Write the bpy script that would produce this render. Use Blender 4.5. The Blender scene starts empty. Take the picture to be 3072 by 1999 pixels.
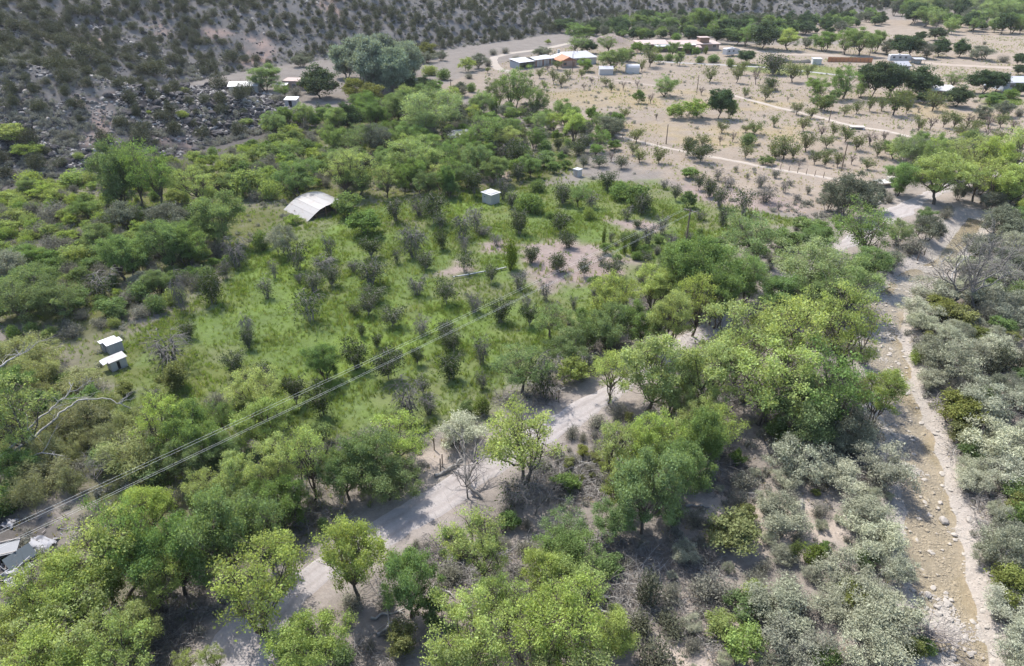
import bpy, math, random
import numpy as np
from mathutils import Vector, Matrix

SC = bpy.context.scene
COL = SC.collection
R = math.radians

# ---------------------------------------------------------------- camera, sky, sun, exposure
cam = bpy.data.cameras.new('camera')
cam.sensor_width = 36.0
cam.lens = 36.0 * 2075.0 / 3072.0
cam.clip_start = 0.5
cam.clip_end = 8000
camo = bpy.data.objects.new('camera', cam)
camo.location = (0, 0, 45.0)
camo.rotation_euler = (R(60.0), 0, 0)
COL.objects.link(camo)
SC.camera = camo

SUN_EL = 57.0
SHX, SHY = 0.60, -0.80          # direction the shadows fall over the ground
world = bpy.data.worlds.new('World')
SC.world = world
world.use_nodes = True
_nt = world.node_tree
_bg = _nt.nodes['Background']
_sky = _nt.nodes.new('ShaderNodeTexSky')
_sky.sky_type = 'NISHITA'
_sky.sun_disc = False
_sky.sun_elevation = R(SUN_EL)
_sky.sun_rotation = math.atan2(-SHX, -SHY)
_sky.air_density = 1.0
_sky.dust_density = 1.6
_nt.links.new(_sky.outputs[0], _bg.inputs[0])
_bg.inputs[1].default_value = 0.15

sun = bpy.data.lights.new('sun', 'SUN')
sun.energy = 3.8
sun.angle = R(0.6)
sun.color = (1.0, 0.955, 0.90)
suno = bpy.data.objects.new('sun', sun)
_d = Vector((SHX * math.cos(R(SUN_EL)), SHY * math.cos(R(SUN_EL)), -math.sin(R(SUN_EL))))
suno.rotation_euler = _d.to_track_quat('-Z', 'Y').to_euler()
suno.location = (-60, 80, 150)
COL.objects.link(suno)

SC.view_settings.view_transform = 'Standard'
SC.view_settings.look = 'None'
SC.view_settings.gamma = 1.0
SC.view_settings.exposure = 1.40
SC.view_settings.use_curve_mapping = False
SC.render.engine = 'CYCLES'
SC.cycles.max_bounces = 6
SC.cycles.diffuse_bounces = 3
SC.cycles.glossy_bounces = 2
SC.cycles.transmission_bounces = 4
SC.cycles.transparent_max_bounces = 6
SC.cycles.sample_clamp_indirect = 6.0
SC.cycles.use_denoising = True


# ---------------------------------------------------------------- plan of the place, metres (x east, y away from the camera)
FOOT=[(-700,-150),(-220,50),(-113.98,126.23),(-104.15,136.48),(-89.96,149.8),(-75.02,167.42),(-58.55,191.39),(-62.49,206.03),(-108,218),(-118,240),(-104,272),(-80,302),(-35.8,323.79),(24.66,390.18),(69.72,471.78),(135.36,466.69),(184.67,456.83),(252.86,513.53),(300.71,601.22),(420,900),(900,1700)]
ROAD_L=[(-24.92,27.8),(-23.1,32.35),(-21.04,36.03),(-17.37,39.83),(-11.06,46.08),(-8.47,48.87),(-4.79,52.78),(0.45,57.41),(5.33,61.58),(9.72,65.57),(15.09,70.61),(23.19,79.02),(35.12,90.42),(50.08,104.95),(64.3,117.83),(69.99,124.57),(79.13,131.96),(87.83,138.7),(98.06,145.74),(110.92,153.07),(125.22,159.97)]
ROAD_R=[(-15.42,26.06),(-16.98,31.31),(-16.71,33.43),(-14.67,37.33),(-10.33,41.3),(-6.83,44.5),(-2.81,48.58),(1.7,52.98),(6.13,57.06),(10.52,61.58),(16.01,66.89),(24.65,75.7),(36.52,87.01),(51.37,101.16),(66.27,115.1),(74.48,121.57),(81.89,129.92),(89.1,134.59),(97.87,140.69),(108.81,146.66),(122.5,153.07)]
ROAD_C=[(-20.17,26.93),(-20.04,31.83),(-18.88,34.73),(-16.02,38.58),(-10.7,43.69),(-7.65,46.69),(-3.8,50.68),(1.07,55.19),(5.73,59.32),(10.12,63.57),(15.55,68.75),(23.92,77.36),(35.82,88.72),(50.72,103.06),(65.28,116.47),(72.23,123.07),(80.51,130.94),(88.47,136.64),(97.97,143.22),(109.87,149.87),(123.86,156.52)]
CREEK_L=[(85.05,121.57),(76.97,112.07),(68.19,102.0),(60.54,97.1),(57.0,93.44),(51.92,88.35),(47.75,80.29),(44.79,74.32),(43.45,69.37),(41.97,65.13),(40.71,61.58),(39.57,56.56),(37.93,52.59),(36.77,48.53),(35.62,45.28),(34.14,42.16),(32.33,37.66),(32.16,34.32),(31.93,32.53),(31.39,30.31),(30.32,26.63)]
CREEK_R=[(86.38,120.45),(78.05,110.7),(69.27,101.32),(61.96,93.44),(57.09,88.35),(53.53,84.42),(49.85,78.0),(49.41,75.7),(47.99,70.32),(46.6,66.44),(45.31,63.03),(43.39,57.06),(42.33,52.59),(41.21,49.17),(39.62,45.28),(38.25,42.16),(35.94,36.96),(34.83,33.72),(33.76,31.35),(32.93,29.34),(31.68,26.06)]
CREEK_C=[(85.72,121.01),(77.51,111.38),(68.73,101.66),(61.25,95.27),(57.05,90.89),(52.73,86.38),(48.8,79.15),(47.1,75.01),(45.72,69.84),(44.28,65.78),(43.01,62.3),(41.48,56.81),(40.13,52.59),(38.99,48.85),(37.62,45.28),(36.2,42.16),(34.13,37.31),(33.49,34.02),(32.84,31.94),(32.16,29.82),(31.0,26.34)]
MOUND=(46.41,354.08)
TRACKS=[([(70.43,232.07),(78.29,214.88),(83.88,205.26),(87.12,200.73),(91.42,189.74),(98.14,185.03),(102.36,178.32),(106.32,172.03),(110.4,166.75),(113.55,160.54)],3.0,'pale'),
 ([(3.07,187.67),(11.96,188.94),(21.3,185.8),(27.24,179.04),(36.93,168.05),(45.55,160.54),(51.92,155.85),(56.94,151.17),(62.09,147.76),(67.93,142.9),(76.75,139.04)],2.3,'pale'),
 ([(53.68,377.96),(40.5,369.67),(26.44,351.6),(13.53,332.87),(-0.62,321.25),(-7.84,309.96),(-7.49,295.05),(-5.52,281.41),(0.53,271.92)],5.5,'pale'),
 ([(26.87,267.39),(33.74,258.73),(40.81,254.59),(49.45,246.66)],3.0,'dust'),
 ([(57.71,298.65),(73.96,293.28),(91.73,287.4),(104.32,281.41),(116.55,270.39),(124.02,262.99)],3.5,'grey'),
 ([(60.74,354.08),(80.69,351.6),(97.83,339.67),(116.72,317.94),(134.45,315.91),(156.24,309.96),(170.48,291.53),(197.06,281.41)],7.0,'dust')]
AREAS=[('dry',[(-27.14,239.19),(-6.84,291.56),(21.67,339.7),(64.75,361.75),(102.41,346.77),(142.57,346.77),(243.66,354.11),(233.51,281.44),(151.46,173.42),(122.76,165.5),(92.04,161.78),(67.48,128.67),(55.64,121.57),(42.49,128.67),(33.51,142.15),(20.0,169.38),(7.27,199.0),(-9.36,222.14)],3.0),
 ('dry',[(141.85,372.97),(168.57,421.04),(227.42,459.26),(255.04,442.75),(320.26,395.64),(262.82,320.03),(202.81,346.77),(176.09,354.11)],4.0),
 ('straw',[(8.45,235.6),(38.19,246.68),(71.87,235.6),(92.23,222.14),(82.89,207.15),(45.77,210.0),(14.52,218.99)],5.0),
 ('straw',[(27.24,193.87),(58.41,186.6),(78.46,191.39),(76.27,173.42),(47.93,167.42),(32.49,182.02)],5.0),
 ('straw',[(115.98,215.92),(133.29,218.99),(139.41,207.15),(138.17,199.0),(115.01,196.4)],3.0),
 ('lawn',[(87.24,291.56),(121.45,291.56),(125.52,276.62),(113.65,263.02),(88.03,276.62)],2.0),
 ('green',[(147.03,222.14),(159.78,225.37),(155.07,215.92),(142.86,212.92)],2.0),
 ('green',[(-44.23,100.32),(-42.42,117.19),(-34.18,121.57),(-24.36,129.92),(-3.5,136.48),(14.49,142.15),(29.63,140.69),(42.15,127.44),(53.62,118.26),(37.13,109.17),(20.04,94.04),(10.69,78.45),(1.48,65.57),(-8.11,57.63),(-21.51,55.51),(-35.56,55.51),(-41.89,57.63),(-47.63,70.13),(-49.01,76.24),(-44.96,88.35)],3.0),
 ('litter_shade',[(-106.85,140.69),(-92.6,153.07),(-75.49,171.38),(-58.7,196.4),(-49.24,186.6),(-54.27,175.5),(-68.48,153.07),(-85.46,139.27),(-99.14,128.67)],2.5),
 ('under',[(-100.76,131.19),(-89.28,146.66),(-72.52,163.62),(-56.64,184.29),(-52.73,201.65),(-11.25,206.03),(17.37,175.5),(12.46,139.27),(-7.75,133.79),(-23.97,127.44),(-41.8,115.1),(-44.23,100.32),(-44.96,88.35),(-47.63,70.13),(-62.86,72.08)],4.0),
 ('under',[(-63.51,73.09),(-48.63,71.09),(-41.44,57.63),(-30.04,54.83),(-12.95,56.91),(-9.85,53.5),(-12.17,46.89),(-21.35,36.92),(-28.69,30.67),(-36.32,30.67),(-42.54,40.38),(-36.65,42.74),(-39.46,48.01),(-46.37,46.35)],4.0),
 ('litter_shade',[(-47.93,46.35),(-39.58,43.99),(-37.44,40.84),(-36.99,35.32),(-40.36,34.93)],1.5),  # tree shade round the junk pile, painted as darker ground
 ('bright',[(-42.31,98.69),(-38.59,109.17),(-32.21,113.07),(-26.89,102.0),(-29.83,87.01),(-36.28,84.42)],6.0),
 ('bright',[(-26.16,77.33),(-16.86,81.95),(-5.35,84.42),(-8.8,70.13),(-19.61,67.34),(-26.62,63.86)],6.0),
 ('bright',[(12.44,95.55),(18.52,92.56),(14.0,87.01),(6.26,79.59)],5.0),
 ('bright',[(-11.1,132.48),(-4.27,132.48),(-4.84,123.87),(-10.49,123.87)],3.0),
 ('olive',[(-44.33,60.63),(-40.32,75.16),(-32.95,71.09),(-31.26,60.63),(-37.76,55.51)],5.0),
 ('pink',[(1.58,106.94),(10.15,108.61),(16.07,103.72),(21.04,99.99),(15.61,94.79),(7.59,91.41),(4.93,88.35),(1.62,94.04)],1.6),
 ('pink',[(-5.17,107.3),(-1.45,108.79),(-0.7,103.72),(-4.18,103.37)],1.2),
 ('pink',[(16.83,119.35),(24.27,119.35),(28.45,116.77),(26.03,112.07),(18.95,114.69)],1.2),
 ('pink',[(-8.85,156.45),(0.0,158.19),(-0.91,142.15),(-6.23,139.27)],2.0),
 ('pink',[(33.22,140.69),(44.64,136.48),(57.4,126.23),(54.85,121.57),(46.01,123.87),(34.71,131.19)],2.5),
 ('pink',[(-11.13,95.55),(-8.85,100.32),(-5.34,97.89),(-8.41,94.04)],1.5),
 ('sand',[(39.35,56.56),(39.07,51.58),(36.24,46.35),(33.78,40.38),(32.99,36.51),(30.7,37.33),(32.21,42.74),(34.28,48.01)],1.0),
 ('sand',[(59.02,70.13),(63.92,72.08),(50.16,50.96),(51.35,56.91)],1.5),
 ('sand',[(15.98,46.35),(22.67,49.17),(27.66,46.35),(28.51,42.74),(20.95,42.26),(17.03,42.74)],1.5),
 ('sand',[(11.29,30.67),(13.71,36.11),(19.7,38.17),(20.14,35.32),(15.57,30.67)],1.5),
 ('sand',[(-9.85,53.5),(-6.97,54.83),(-5.57,53.5),(-8.22,50.35)],1.0),
 ('sand',[(-22.28,30.67),(-19.61,35.71),(-16.84,35.32),(-15.71,29.03),(-21.34,29.03)],1.0),
 ('red',[(-104.61,172.56),(-98.5,178.09),(-93.67,163.69),(-94.92,160.01),(-97.05,155.03),(-99.94,168.1)],2.5),
 ('red',[(-124.42,297.03),(-116.36,306.58),(-112.61,301.04),(-119.35,292.35)],2.5),
 ('red',[(-109.73,302.38),(-101.7,312.45),(-93.31,298.36),(-97.25,283.58),(-105.66,289.76)],2.5),
 ('red',[(-87.51,166.71),(-80.25,171.75),(-73.56,164.5),(-83.82,165.36)],2.5),
 ('red',[(-141.75,290.29),(-138.54,296.04),(-130.83,284.82),(-133.96,281.32)],2.5),
 ('red',[(-90.93,349.07),(-78.96,354.04),(-76.12,336.99),(-82.03,341.88)],2.5),
 ('red',[(-108.09,288.69),(-99.84,285.2),(-100.55,280.13)],2.5),
 ('red',[(-151.35,261.63),(-143.62,265.94),(-141.63,255.05)],2.5),
 ('lava',[(-114.75,247.06),(-94.95,249.4),(-70.48,223.93),(-60.74,198.04),(-66.51,190.38),(-74.96,187.51),(-79.78,186.22),(-86.35,185.28)],2.5),
 ('lava',[(-102.52,155.17),(-93.37,157.85),(-89.82,149.65),(-98.89,147.19)],2.5),
 ('lava',[(-113.63,154.63),(-102.86,155.84),(-99.88,149.13),(-109.93,146.66)],2.5),
 ('lava',[(-97.93,176.52),(-108.48,234.4),(-77.9,185.84),(-62.98,191.01),(-69.41,180.69),(-77.62,173.77),(-91.63,167.74)],2.5),
 ('lava',[(-94.55,160.51),(-87.66,165.37),(-78.37,166.34),(-77.21,159.35),(-92.06,157.52)],2.5),
 ('lava',[(-140.95,268.38),(-136.65,271.89),(-125.98,258.69),(-132.01,258.89)],2.5),
 ('lava',[(-115.48,158.76),(-105.16,160.14),(-103.19,156.5),(-107.61,154.49),(-114.0,155.45)],2.5),
 ('lava',[(-154.27,272.86),(-150.1,276.67),(-147.44,270.21),(-152.0,269.39)],2.5),
 ('lava',[(-93.84,173.73),(-90.59,176.12),(-87.7,170.79),(-90.8,168.76)],2.5),
 ('pink',[(55.4,354.1),(54.2,358.6),(50.9,361.9),(46.3,363.1),(41.8,361.8),(38.5,358.4),(37.4,353.9),(38.7,349.4),(42.1,346.2),(46.7,345.1),(51.2,346.5),(54.4,349.9)],3.0)]
# plants by kind and place: (x, y, height, width)
PLANTS={
 ('jn','roadnear'):[(10.5,30.6,2.74,4.07),(10.6,36.1,3.62,2.79),(9.2,33.5,1.72,2.67),(11.6,33.5,1.69,2.67),
  ],
 ('jn','creekside'):[(58.0,69.3,3.57,4.24),(60.2,68.8,3.24,3.06),(58.4,80.3,2.91,2.86),(49.1,57.5,2.16,2.21),(54.8,72.1,1.61,1.79),(56.2,68.0,2.04,1.6),(78.3,103.6,1.39,1.56),
  ],
 ('jn','hill'):[(-123.1,250.9,5.93,9.89),(-141.2,242.3,5.38,8.96),(-148.7,248.2,5.47,9.11),(-111.8,180.3,4.04,6.73),(-98.2,243.0,5.2,8.21),(-107.5,282.7,5.63,9.39),(-106.5,141.4,3.72,4.82),(-135.0,242.7,4.56,7.6),(-160.3,243.4,4.47,7.45),
  (-101.2,145.6,4.51,4.69),(-118.0,156.3,4.55,4.74),(-156.4,276.9,4.72,7.86),(-86.4,175.2,3.1,5.17),(-121.7,264.4,4.34,7.23),(-88.2,165.9,4.71,4.67),(-151.3,221.9,3.62,6.03),(-82.4,171.3,3.72,4.68),(-113.6,149.0,3.13,4.11),
  (-153.6,242.5,3.64,6.07),(-77.0,173.7,3.68,4.4),(-114.3,163.3,3.57,4.16),(-84.4,297.9,4.89,6.98),(-92.8,167.4,3.34,4.11),(-109.0,164.5,3.21,4.01),(-98.4,211.1,4.81,4.97),(-109.9,328.2,4.46,7.43),(-133.3,182.2,4.14,4.36),
  (-116.0,210.8,4.92,4.95),(-161.9,263.6,3.6,6.0),(-103.0,168.8,3.55,4.03),(-102.7,202.9,4.83,4.72),(-167.2,262.1,3.56,5.94),(-133.5,214.2,4.38,4.94),(-116.5,167.0,3.91,3.91),(-90.5,192.8,4.57,4.4),(-113.3,214.4,3.5,4.7),
  (-109.3,147.1,3.26,3.37),(-132.1,252.8,3.26,5.43),(-119.8,288.7,3.68,6.13),(-132.8,263.9,3.37,5.62),(-133.4,274.1,3.49,5.81),(-98.2,148.4,2.52,3.37),(-141.8,267.5,3.4,5.66),(-146.2,225.4,2.9,4.84),(-129.1,299.1,3.75,6.26),
  (-157.7,231.9,4.98,4.95),(-98.8,181.7,2.38,3.97),(-132.6,227.5,4.2,4.81),(-121.9,175.5,2.27,3.78),(-134.2,204.8,4.03,4.23),(-76.5,187.4,3.35,3.88),(-104.1,177.0,2.79,3.63),(-100.3,288.1,3.37,5.62),(-172.2,242.1,4.79,4.79),
  (-163.9,236.4,4.75,4.68),(-127.4,280.9,3.26,5.43),(-97.8,327.5,3.73,6.21),(-166.6,243.2,3.83,4.72),(-144.0,208.6,3.11,4.11),(-141.0,280.0,3.21,5.35),(-131.7,233.6,3.73,4.49),(-100.2,198.1,3.44,3.86),(-136.8,234.4,4.58,4.47),
  (-138.5,230.7,3.63,4.39),(-140.7,259.4,5.06,4.88),(-139.7,218.4,3.21,4.17),(-168.9,237.7,3.92,4.5),(-106.5,171.5,3.26,3.35),(-129.7,201.0,3.72,3.84),(-112.5,169.7,3.07,3.24),(-137.9,255.6,3.9,4.64),(-124.6,226.5,3.66,4.14),
  (-150.9,264.1,4.96,4.74),(-89.8,199.0,3.52,3.67),(-132.0,237.6,4.36,4.3),(-129.0,229.3,3.05,4.14),(-163.6,269.1,3.69,4.78),(-102.6,151.9,1.71,2.85),(-118.8,219.9,3.47,3.94),(-138.4,205.6,3.76,3.71),(-122.6,183.0,3.3,3.34),
  (-95.2,312.3,3.24,5.41),(-114.2,293.3,3.06,5.1),(-99.8,309.9,3.21,5.36),(-84.0,185.9,2.58,3.37),(-150.0,234.0,4.2,4.13),(-156.0,258.0,4.14,4.51),(-113.9,268.8,4.79,4.68),(-172.9,288.8,3.73,4.95),(-106.6,182.3,2.53,3.26),
  (-133.8,303.4,3.43,5.16),(-112.0,173.7,1.86,3.1),(-81.2,188.9,3.08,3.33),(-143.0,254.5,3.89,4.34),(-123.7,236.8,4.03,4.04),(-111.2,274.1,4.6,4.6),(-167.2,299.4,5.09,4.97),(-172.3,258.3,3.27,4.34),(-127.1,286.7,4.79,4.76),
  (-122.2,200.9,3.46,3.45),(-117.4,181.4,2.51,3.14),(-173.4,263.9,4.04,4.34),(-126.6,172.0,2.68,2.96),(-88.1,159.4,2.55,2.77),(-159.6,224.8,3.46,3.75),(-142.7,306.6,4.36,4.97),(-124.2,230.7,3.56,3.82),(-157.9,267.6,3.87,4.35),
  (-89.8,205.8,3.1,3.43),(-90.6,155.6,2.16,2.68),(-142.6,204.3,3.0,3.39),(-133.4,308.4,4.51,4.9),(-140.5,313.3,4.35,4.93),(-147.2,303.8,3.73,4.75),(-154.1,236.7,3.48,3.78),(-83.9,206.9,2.34,3.32),(-148.1,229.9,3.5,3.63),
  (-134.2,198.7,2.91,3.18),(-118.0,233.7,3.79,3.67),(-41.9,325.6,3.85,4.97),(-180.0,291.1,4.71,4.48),(-150.9,290.6,3.17,4.47),(-164.8,285.5,3.42,4.39),(-121.3,168.8,2.39,2.74),(-101.7,208.8,2.92,3.3),(-51.1,324.5,4.84,4.93),
  (-78.2,320.9,4.34,4.86),(-99.1,318.9,3.9,4.83),(-136.5,250.8,3.91,3.87),(-115.9,172.7,2.77,2.76),(-79.0,308.8,4.18,4.65),(-165.4,304.6,3.62,4.56),(-57.6,320.8,3.67,4.76),(-45.6,329.8,5.05,4.86),(-134.4,314.8,4.15,4.63),
  (-126.7,325.5,4.06,4.76),(-111.7,185.6,2.83,2.86),(-131.6,223.1,2.41,3.36),(-83.7,195.5,2.15,2.98),(-73.3,322.5,3.35,4.69),(-117.3,203.3,2.17,3.08),(-71.2,201.1,2.74,3.05),(-146.0,287.4,3.43,4.21),(-124.3,204.7,3.01,3.09),
  (-74.1,332.6,4.62,4.78),(-111.1,263.9,3.95,3.86),(-115.6,283.0,3.55,4.1),(-93.8,196.0,2.91,2.94),(-65.0,342.0,3.68,4.87),(-117.6,228.8,2.54,3.36),(-75.7,339.6,4.71,4.82),(-161.0,282.2,4.02,4.06),(-120.1,242.0,2.82,3.52),
  (-45.2,322.0,4.79,4.57),(-149.8,296.1,3.4,4.21),(-148.9,309.7,3.46,4.38),(-89.9,187.2,2.24,2.77),(-124.2,333.7,4.45,4.65),(-72.3,348.6,4.07,4.83),(-107.4,309.7,4.52,4.32),(-184.4,264.8,3.35,3.74),(-136.6,221.1,3.22,3.17),
  (-166.6,275.0,3.17,3.85),(-103.1,325.0,4.38,4.48),(-146.3,258.1,3.32,3.62),(-85.3,200.1,2.26,2.87),(-75.2,355.6,4.02,4.84),(-91.6,353.2,4.41,4.8),(-51.0,347.1,4.71,4.7),(-163.0,226.9,3.21,3.18),(-129.6,248.1,2.69,3.43),
  (-120.5,319.6,4.37,4.32),(-163.6,252.6,3.19,3.48),(-112.9,321.6,4.5,4.34),(-9.0,364.5,4.1,4.87),(-81.2,342.4,4.68,4.59),(-87.7,322.3,4.38,4.33),(-113.9,306.1,3.39,4.12),(-60.0,339.2,3.26,4.52),(-126.9,197.1,2.68,2.75),
  (-86.7,330.7,3.42,4.38),(-104.5,319.5,3.68,4.23),(-58.2,351.9,4.16,4.62),(-180.6,270.3,2.72,3.6),(-143.5,272.9,3.42,3.63),(-34.3,361.0,4.01,4.7),(-107.6,205.9,2.82,2.81),(-160.6,303.8,3.67,3.99),(-10.8,376.4,4.78,4.86),
  (-59.1,327.0,4.0,4.26),(-130.7,211.3,2.92,2.86),(-94.8,322.5,3.93,4.19),(-127.0,258.6,2.65,3.42),(-43.3,334.4,3.64,4.33),(-71.9,190.2,2.09,2.59),(-90.6,327.8,2.97,4.23),(-14.4,380.2,3.52,4.84),(-22.7,390.9,4.2,4.96),
  (-108.3,293.8,3.85,3.8),(-19.3,348.8,4.64,4.44),(-78.7,194.8,2.17,2.61),(-76.7,181.1,2.07,2.44),(-97.2,353.6,3.82,4.47),(14.2,396.9,4.11,4.97),(-42.2,392.7,3.69,4.92),(-156.2,286.4,3.54,3.66),(-188.6,274.6,3.62,3.52),
  (-58.8,387.5,4.43,4.84),(-105.4,351.3,3.6,4.41),(-136.0,186.0,2.22,2.47),(-173.4,301.2,3.26,3.81),(-62.4,348.9,3.72,4.36),(-152.4,216.7,2.16,2.82),(-143.0,197.1,2.39,2.58),(-122.6,212.4,2.2,2.75),(-171.2,282.9,2.63,3.56),
  (-95.1,203.0,1.89,2.63),(-116.9,325.0,3.25,4.03),(-68.0,352.6,3.78,4.34),(-118.5,185.4,2.16,2.42),(-106.3,336.3,3.81,4.15),(-181.7,285.2,3.22,3.56),(10.0,410.0,4.53,4.97),(-59.7,333.5,3.89,4.09),(-53.3,383.2,3.47,4.65),
  (-50.1,335.3,3.39,4.1),(-139.5,201.0,2.49,2.57),(13.4,402.4,3.41,4.85),(-34.4,409.8,4.01,4.93),(-113.4,311.7,3.92,3.81),(-50.8,359.5,3.15,4.33),(11.0,393.1,4.06,4.7),(-30.6,364.1,3.79,4.37),(-141.2,289.8,2.83,3.53),
  (-120.6,225.1,2.23,2.79),(-179.0,258.4,2.71,3.16),(-75.8,367.7,4.46,4.37),(-43.4,376.0,3.4,4.46),(-65.0,360.0,4.37,4.28),(-122.1,281.9,2.46,3.4),(-25.1,364.1,3.5,4.3),(-51.6,378.6,3.19,4.45),(17.7,428.8,4.53,5.0),
  (-86.1,337.3,3.38,3.99),(-132.9,218.4,2.08,2.68),(-5.8,394.4,4.49,4.61),(-138.9,213.6,2.42,2.62),(-122.2,217.4,2.14,2.66),(-156.7,250.4,2.41,3.01),(-134.7,296.6,3.55,3.51),(-68.2,204.2,2.59,2.5),(-35.0,391.3,4.74,4.52),
  (-110.7,347.8,3.82,4.04),(-28.3,336.2,3.53,3.91),(-34.1,348.4,3.76,4.04),(-77.6,202.0,2.46,2.45),(-15.6,411.8,3.36,4.7),(-81.1,337.5,3.7,3.9),(-20.0,395.5,4.37,4.52),(-58.2,315.9,3.21,3.66),(-112.4,343.0,2.98,3.95),
  (-124.5,242.3,2.83,2.87),(-27.3,409.3,3.87,4.66),(18.2,441.4,3.99,4.99),(-156.2,217.9,2.29,2.6),(-49.2,341.0,2.92,3.9),(17.3,387.3,4.39,4.35),(40.7,449.9,4.6,4.97),(8.5,451.8,5.16,4.97),(-121.1,303.2,2.57,3.42),
  (-128.7,315.0,3.62,3.53),(7.2,405.9,3.45,4.47),(-18.5,417.7,3.87,4.59),(-150.3,207.5,2.33,2.41),(-74.4,362.6,3.4,4.01),(-135.6,208.5,1.94,2.41),(-144.0,214.5,2.19,2.47),(-154.4,318.6,2.6,3.51),
  ],
 ('jn','spurhouse'):[(-84.2,229.8,4.7,5.51),
  ],
 ('yb','creekside'):[(16.8,31.7,2.6,3.12),(15.6,33.5,1.72,2.68),(19.0,36.9,1.29,1.81),(49.3,71.4,2.73,2.28),
  ],
 ('yb','hillfoot'):[(-70.0,101.1,2.97,5.93),(-51.7,131.6,5.36,7.07),(-89.3,138.7,3.55,7.09),(-100.1,139.0,3.26,6.52),(-91.5,130.8,3.09,6.19),(-59.0,136.9,3.42,5.85),(-60.7,148.6,3.3,6.27),(-67.3,99.6,2.99,4.06),(-96.7,127.8,2.75,4.97),
  (-87.3,112.1,2.23,4.46),(-88.7,116.8,2.79,4.61),(-76.7,121.4,2.71,4.5),(-46.8,129.6,4.82,4.75),(-74.9,108.5,2.05,4.1),(-67.8,117.5,3.4,4.35),(-47.1,86.4,2.8,3.33),(-62.6,106.4,2.81,3.81),(-63.3,126.4,3.23,4.28),
  (-73.4,100.0,2.83,3.46),(-77.0,134.7,3.26,4.39),(-66.1,142.4,3.31,4.32),(-48.7,100.4,3.11,3.18),(-76.2,98.3,2.8,3.11),(-75.6,101.2,2.33,3.18),(-74.6,94.8,2.32,2.96),(-81.7,102.3,2.71,3.11),(-72.0,115.6,2.75,3.4),
  (-78.8,110.3,2.51,3.21),(-59.5,131.3,2.9,3.7),(-92.3,123.8,3.23,3.5),(-87.4,126.8,3.21,3.57),(-51.4,141.8,3.11,3.85),(-85.3,115.3,2.93,3.23),(-66.2,132.2,3.16,3.57),(-80.0,118.0,2.51,3.18),(-57.0,170.3,3.25,4.33),
  (-58.9,76.4,1.77,2.25),(-86.4,138.1,3.29,3.56),(-52.0,96.3,1.32,2.64),(-39.0,116.8,1.54,3.07),(-58.4,157.1,3.09,3.94),(-71.2,153.6,3.05,3.85),(-93.3,126.0,2.59,3.24),(-82.7,112.8,2.42,2.95),(-62.8,113.3,2.62,2.9),
  (-78.9,146.6,3.21,3.59),(-49.6,135.8,2.49,3.36),(-64.2,111.2,2.66,2.84),(-93.6,136.0,2.55,3.32),(-71.7,141.7,2.91,3.4),(-85.6,110.2,2.37,2.75),(-83.1,125.5,2.87,3.06),(-73.5,136.9,2.84,3.29),(-61.9,145.6,2.89,3.43),
  (-81.7,109.2,2.24,2.69),(-48.1,147.5,2.7,3.44),(-60.7,154.1,2.74,3.56),(-56.5,179.7,3.39,4.02),(-66.2,151.7,2.84,3.45),(-50.9,151.2,2.92,3.44),(-78.0,115.8,2.05,2.72),(-63.8,121.4,2.57,2.81),(-45.8,157.7,2.87,3.5),
  (-74.2,148.9,3.11,3.32),(-79.6,100.6,2.28,2.4),(-58.9,109.7,2.55,2.54),(-77.2,150.3,2.83,3.3),(-77.4,126.5,2.81,2.84),(-81.8,146.8,2.58,3.21),(-62.3,160.1,3.03,3.45),(-72.1,88.8,1.47,2.11),(-79.4,132.8,2.81,2.92),
  (-64.3,145.0,2.29,3.14),(-54.8,136.9,2.33,2.94),(-52.3,79.5,1.48,1.89),(-67.7,148.7,2.91,3.12),(-54.8,177.1,2.61,3.58),(-88.8,130.6,2.5,2.75),(-40.3,136.9,2.39,2.85),(-73.4,132.7,2.36,2.75),(-92.5,120.2,2.08,2.53),
  (-81.0,142.6,2.95,2.91),(-62.9,115.7,1.87,2.44),(-47.2,141.4,2.94,2.88),(-41.2,150.2,2.42,3.02),(-51.3,165.0,3.3,3.27),(-96.3,125.4,2.48,2.58),(-53.4,167.0,2.75,3.27),(-66.2,92.6,1.51,2.0),(-43.0,153.5,3.06,3.03),
  (-62.8,109.1,1.84,2.26),(-57.6,177.4,3.03,3.32),(-68.2,90.2,1.56,1.89),(-68.4,145.9,2.22,2.76),(-80.9,107.5,2.09,2.14),(-64.1,155.4,2.15,2.91),(-83.6,144.3,2.23,2.69),(-56.1,163.4,2.42,2.94),(-55.7,87.4,1.55,1.73),
  (-52.6,129.0,1.97,2.36),(-63.1,129.0,2.24,2.36),(-74.5,114.1,1.6,2.13),(-59.9,121.4,1.95,2.24),(-55.8,155.6,2.17,2.76),(-86.9,124.4,2.15,2.28),(-55.7,165.9,2.23,2.89),(-53.9,163.5,2.41,2.85),(-61.3,137.7,2.34,2.37),
  (-57.8,148.8,2.07,2.53),(-45.1,151.6,2.09,2.53),(-56.7,142.8,2.23,2.39),(-61.7,118.6,1.71,2.01),(-62.8,147.7,2.19,2.4),(-71.3,107.7,1.4,1.82),(-63.3,135.6,1.95,2.2),(-87.6,140.2,2.24,2.23),(-54.6,168.8,2.01,2.61),
  (-53.2,175.3,1.96,2.67),(-60.3,142.3,1.71,2.23),(-61.4,140.4,1.76,2.19),(-42.3,139.8,1.73,2.18),(-84.5,135.1,1.63,2.11),(-89.9,124.6,1.46,1.97),(-46.1,164.7,2.34,2.48),(-69.5,112.5,1.77,1.78),(-91.9,137.8,1.61,2.1),
  (-60.4,91.2,1.41,1.49),(-52.7,135.0,1.92,2.03),(-65.8,128.2,1.96,1.94),(-69.8,83.9,1.34,1.38),(-47.0,160.0,1.96,2.32),(-60.8,162.6,2.3,2.35),(-48.1,176.9,2.51,2.46),(-76.3,93.3,1.36,1.43),(-79.6,120.7,1.65,1.76),
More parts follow.
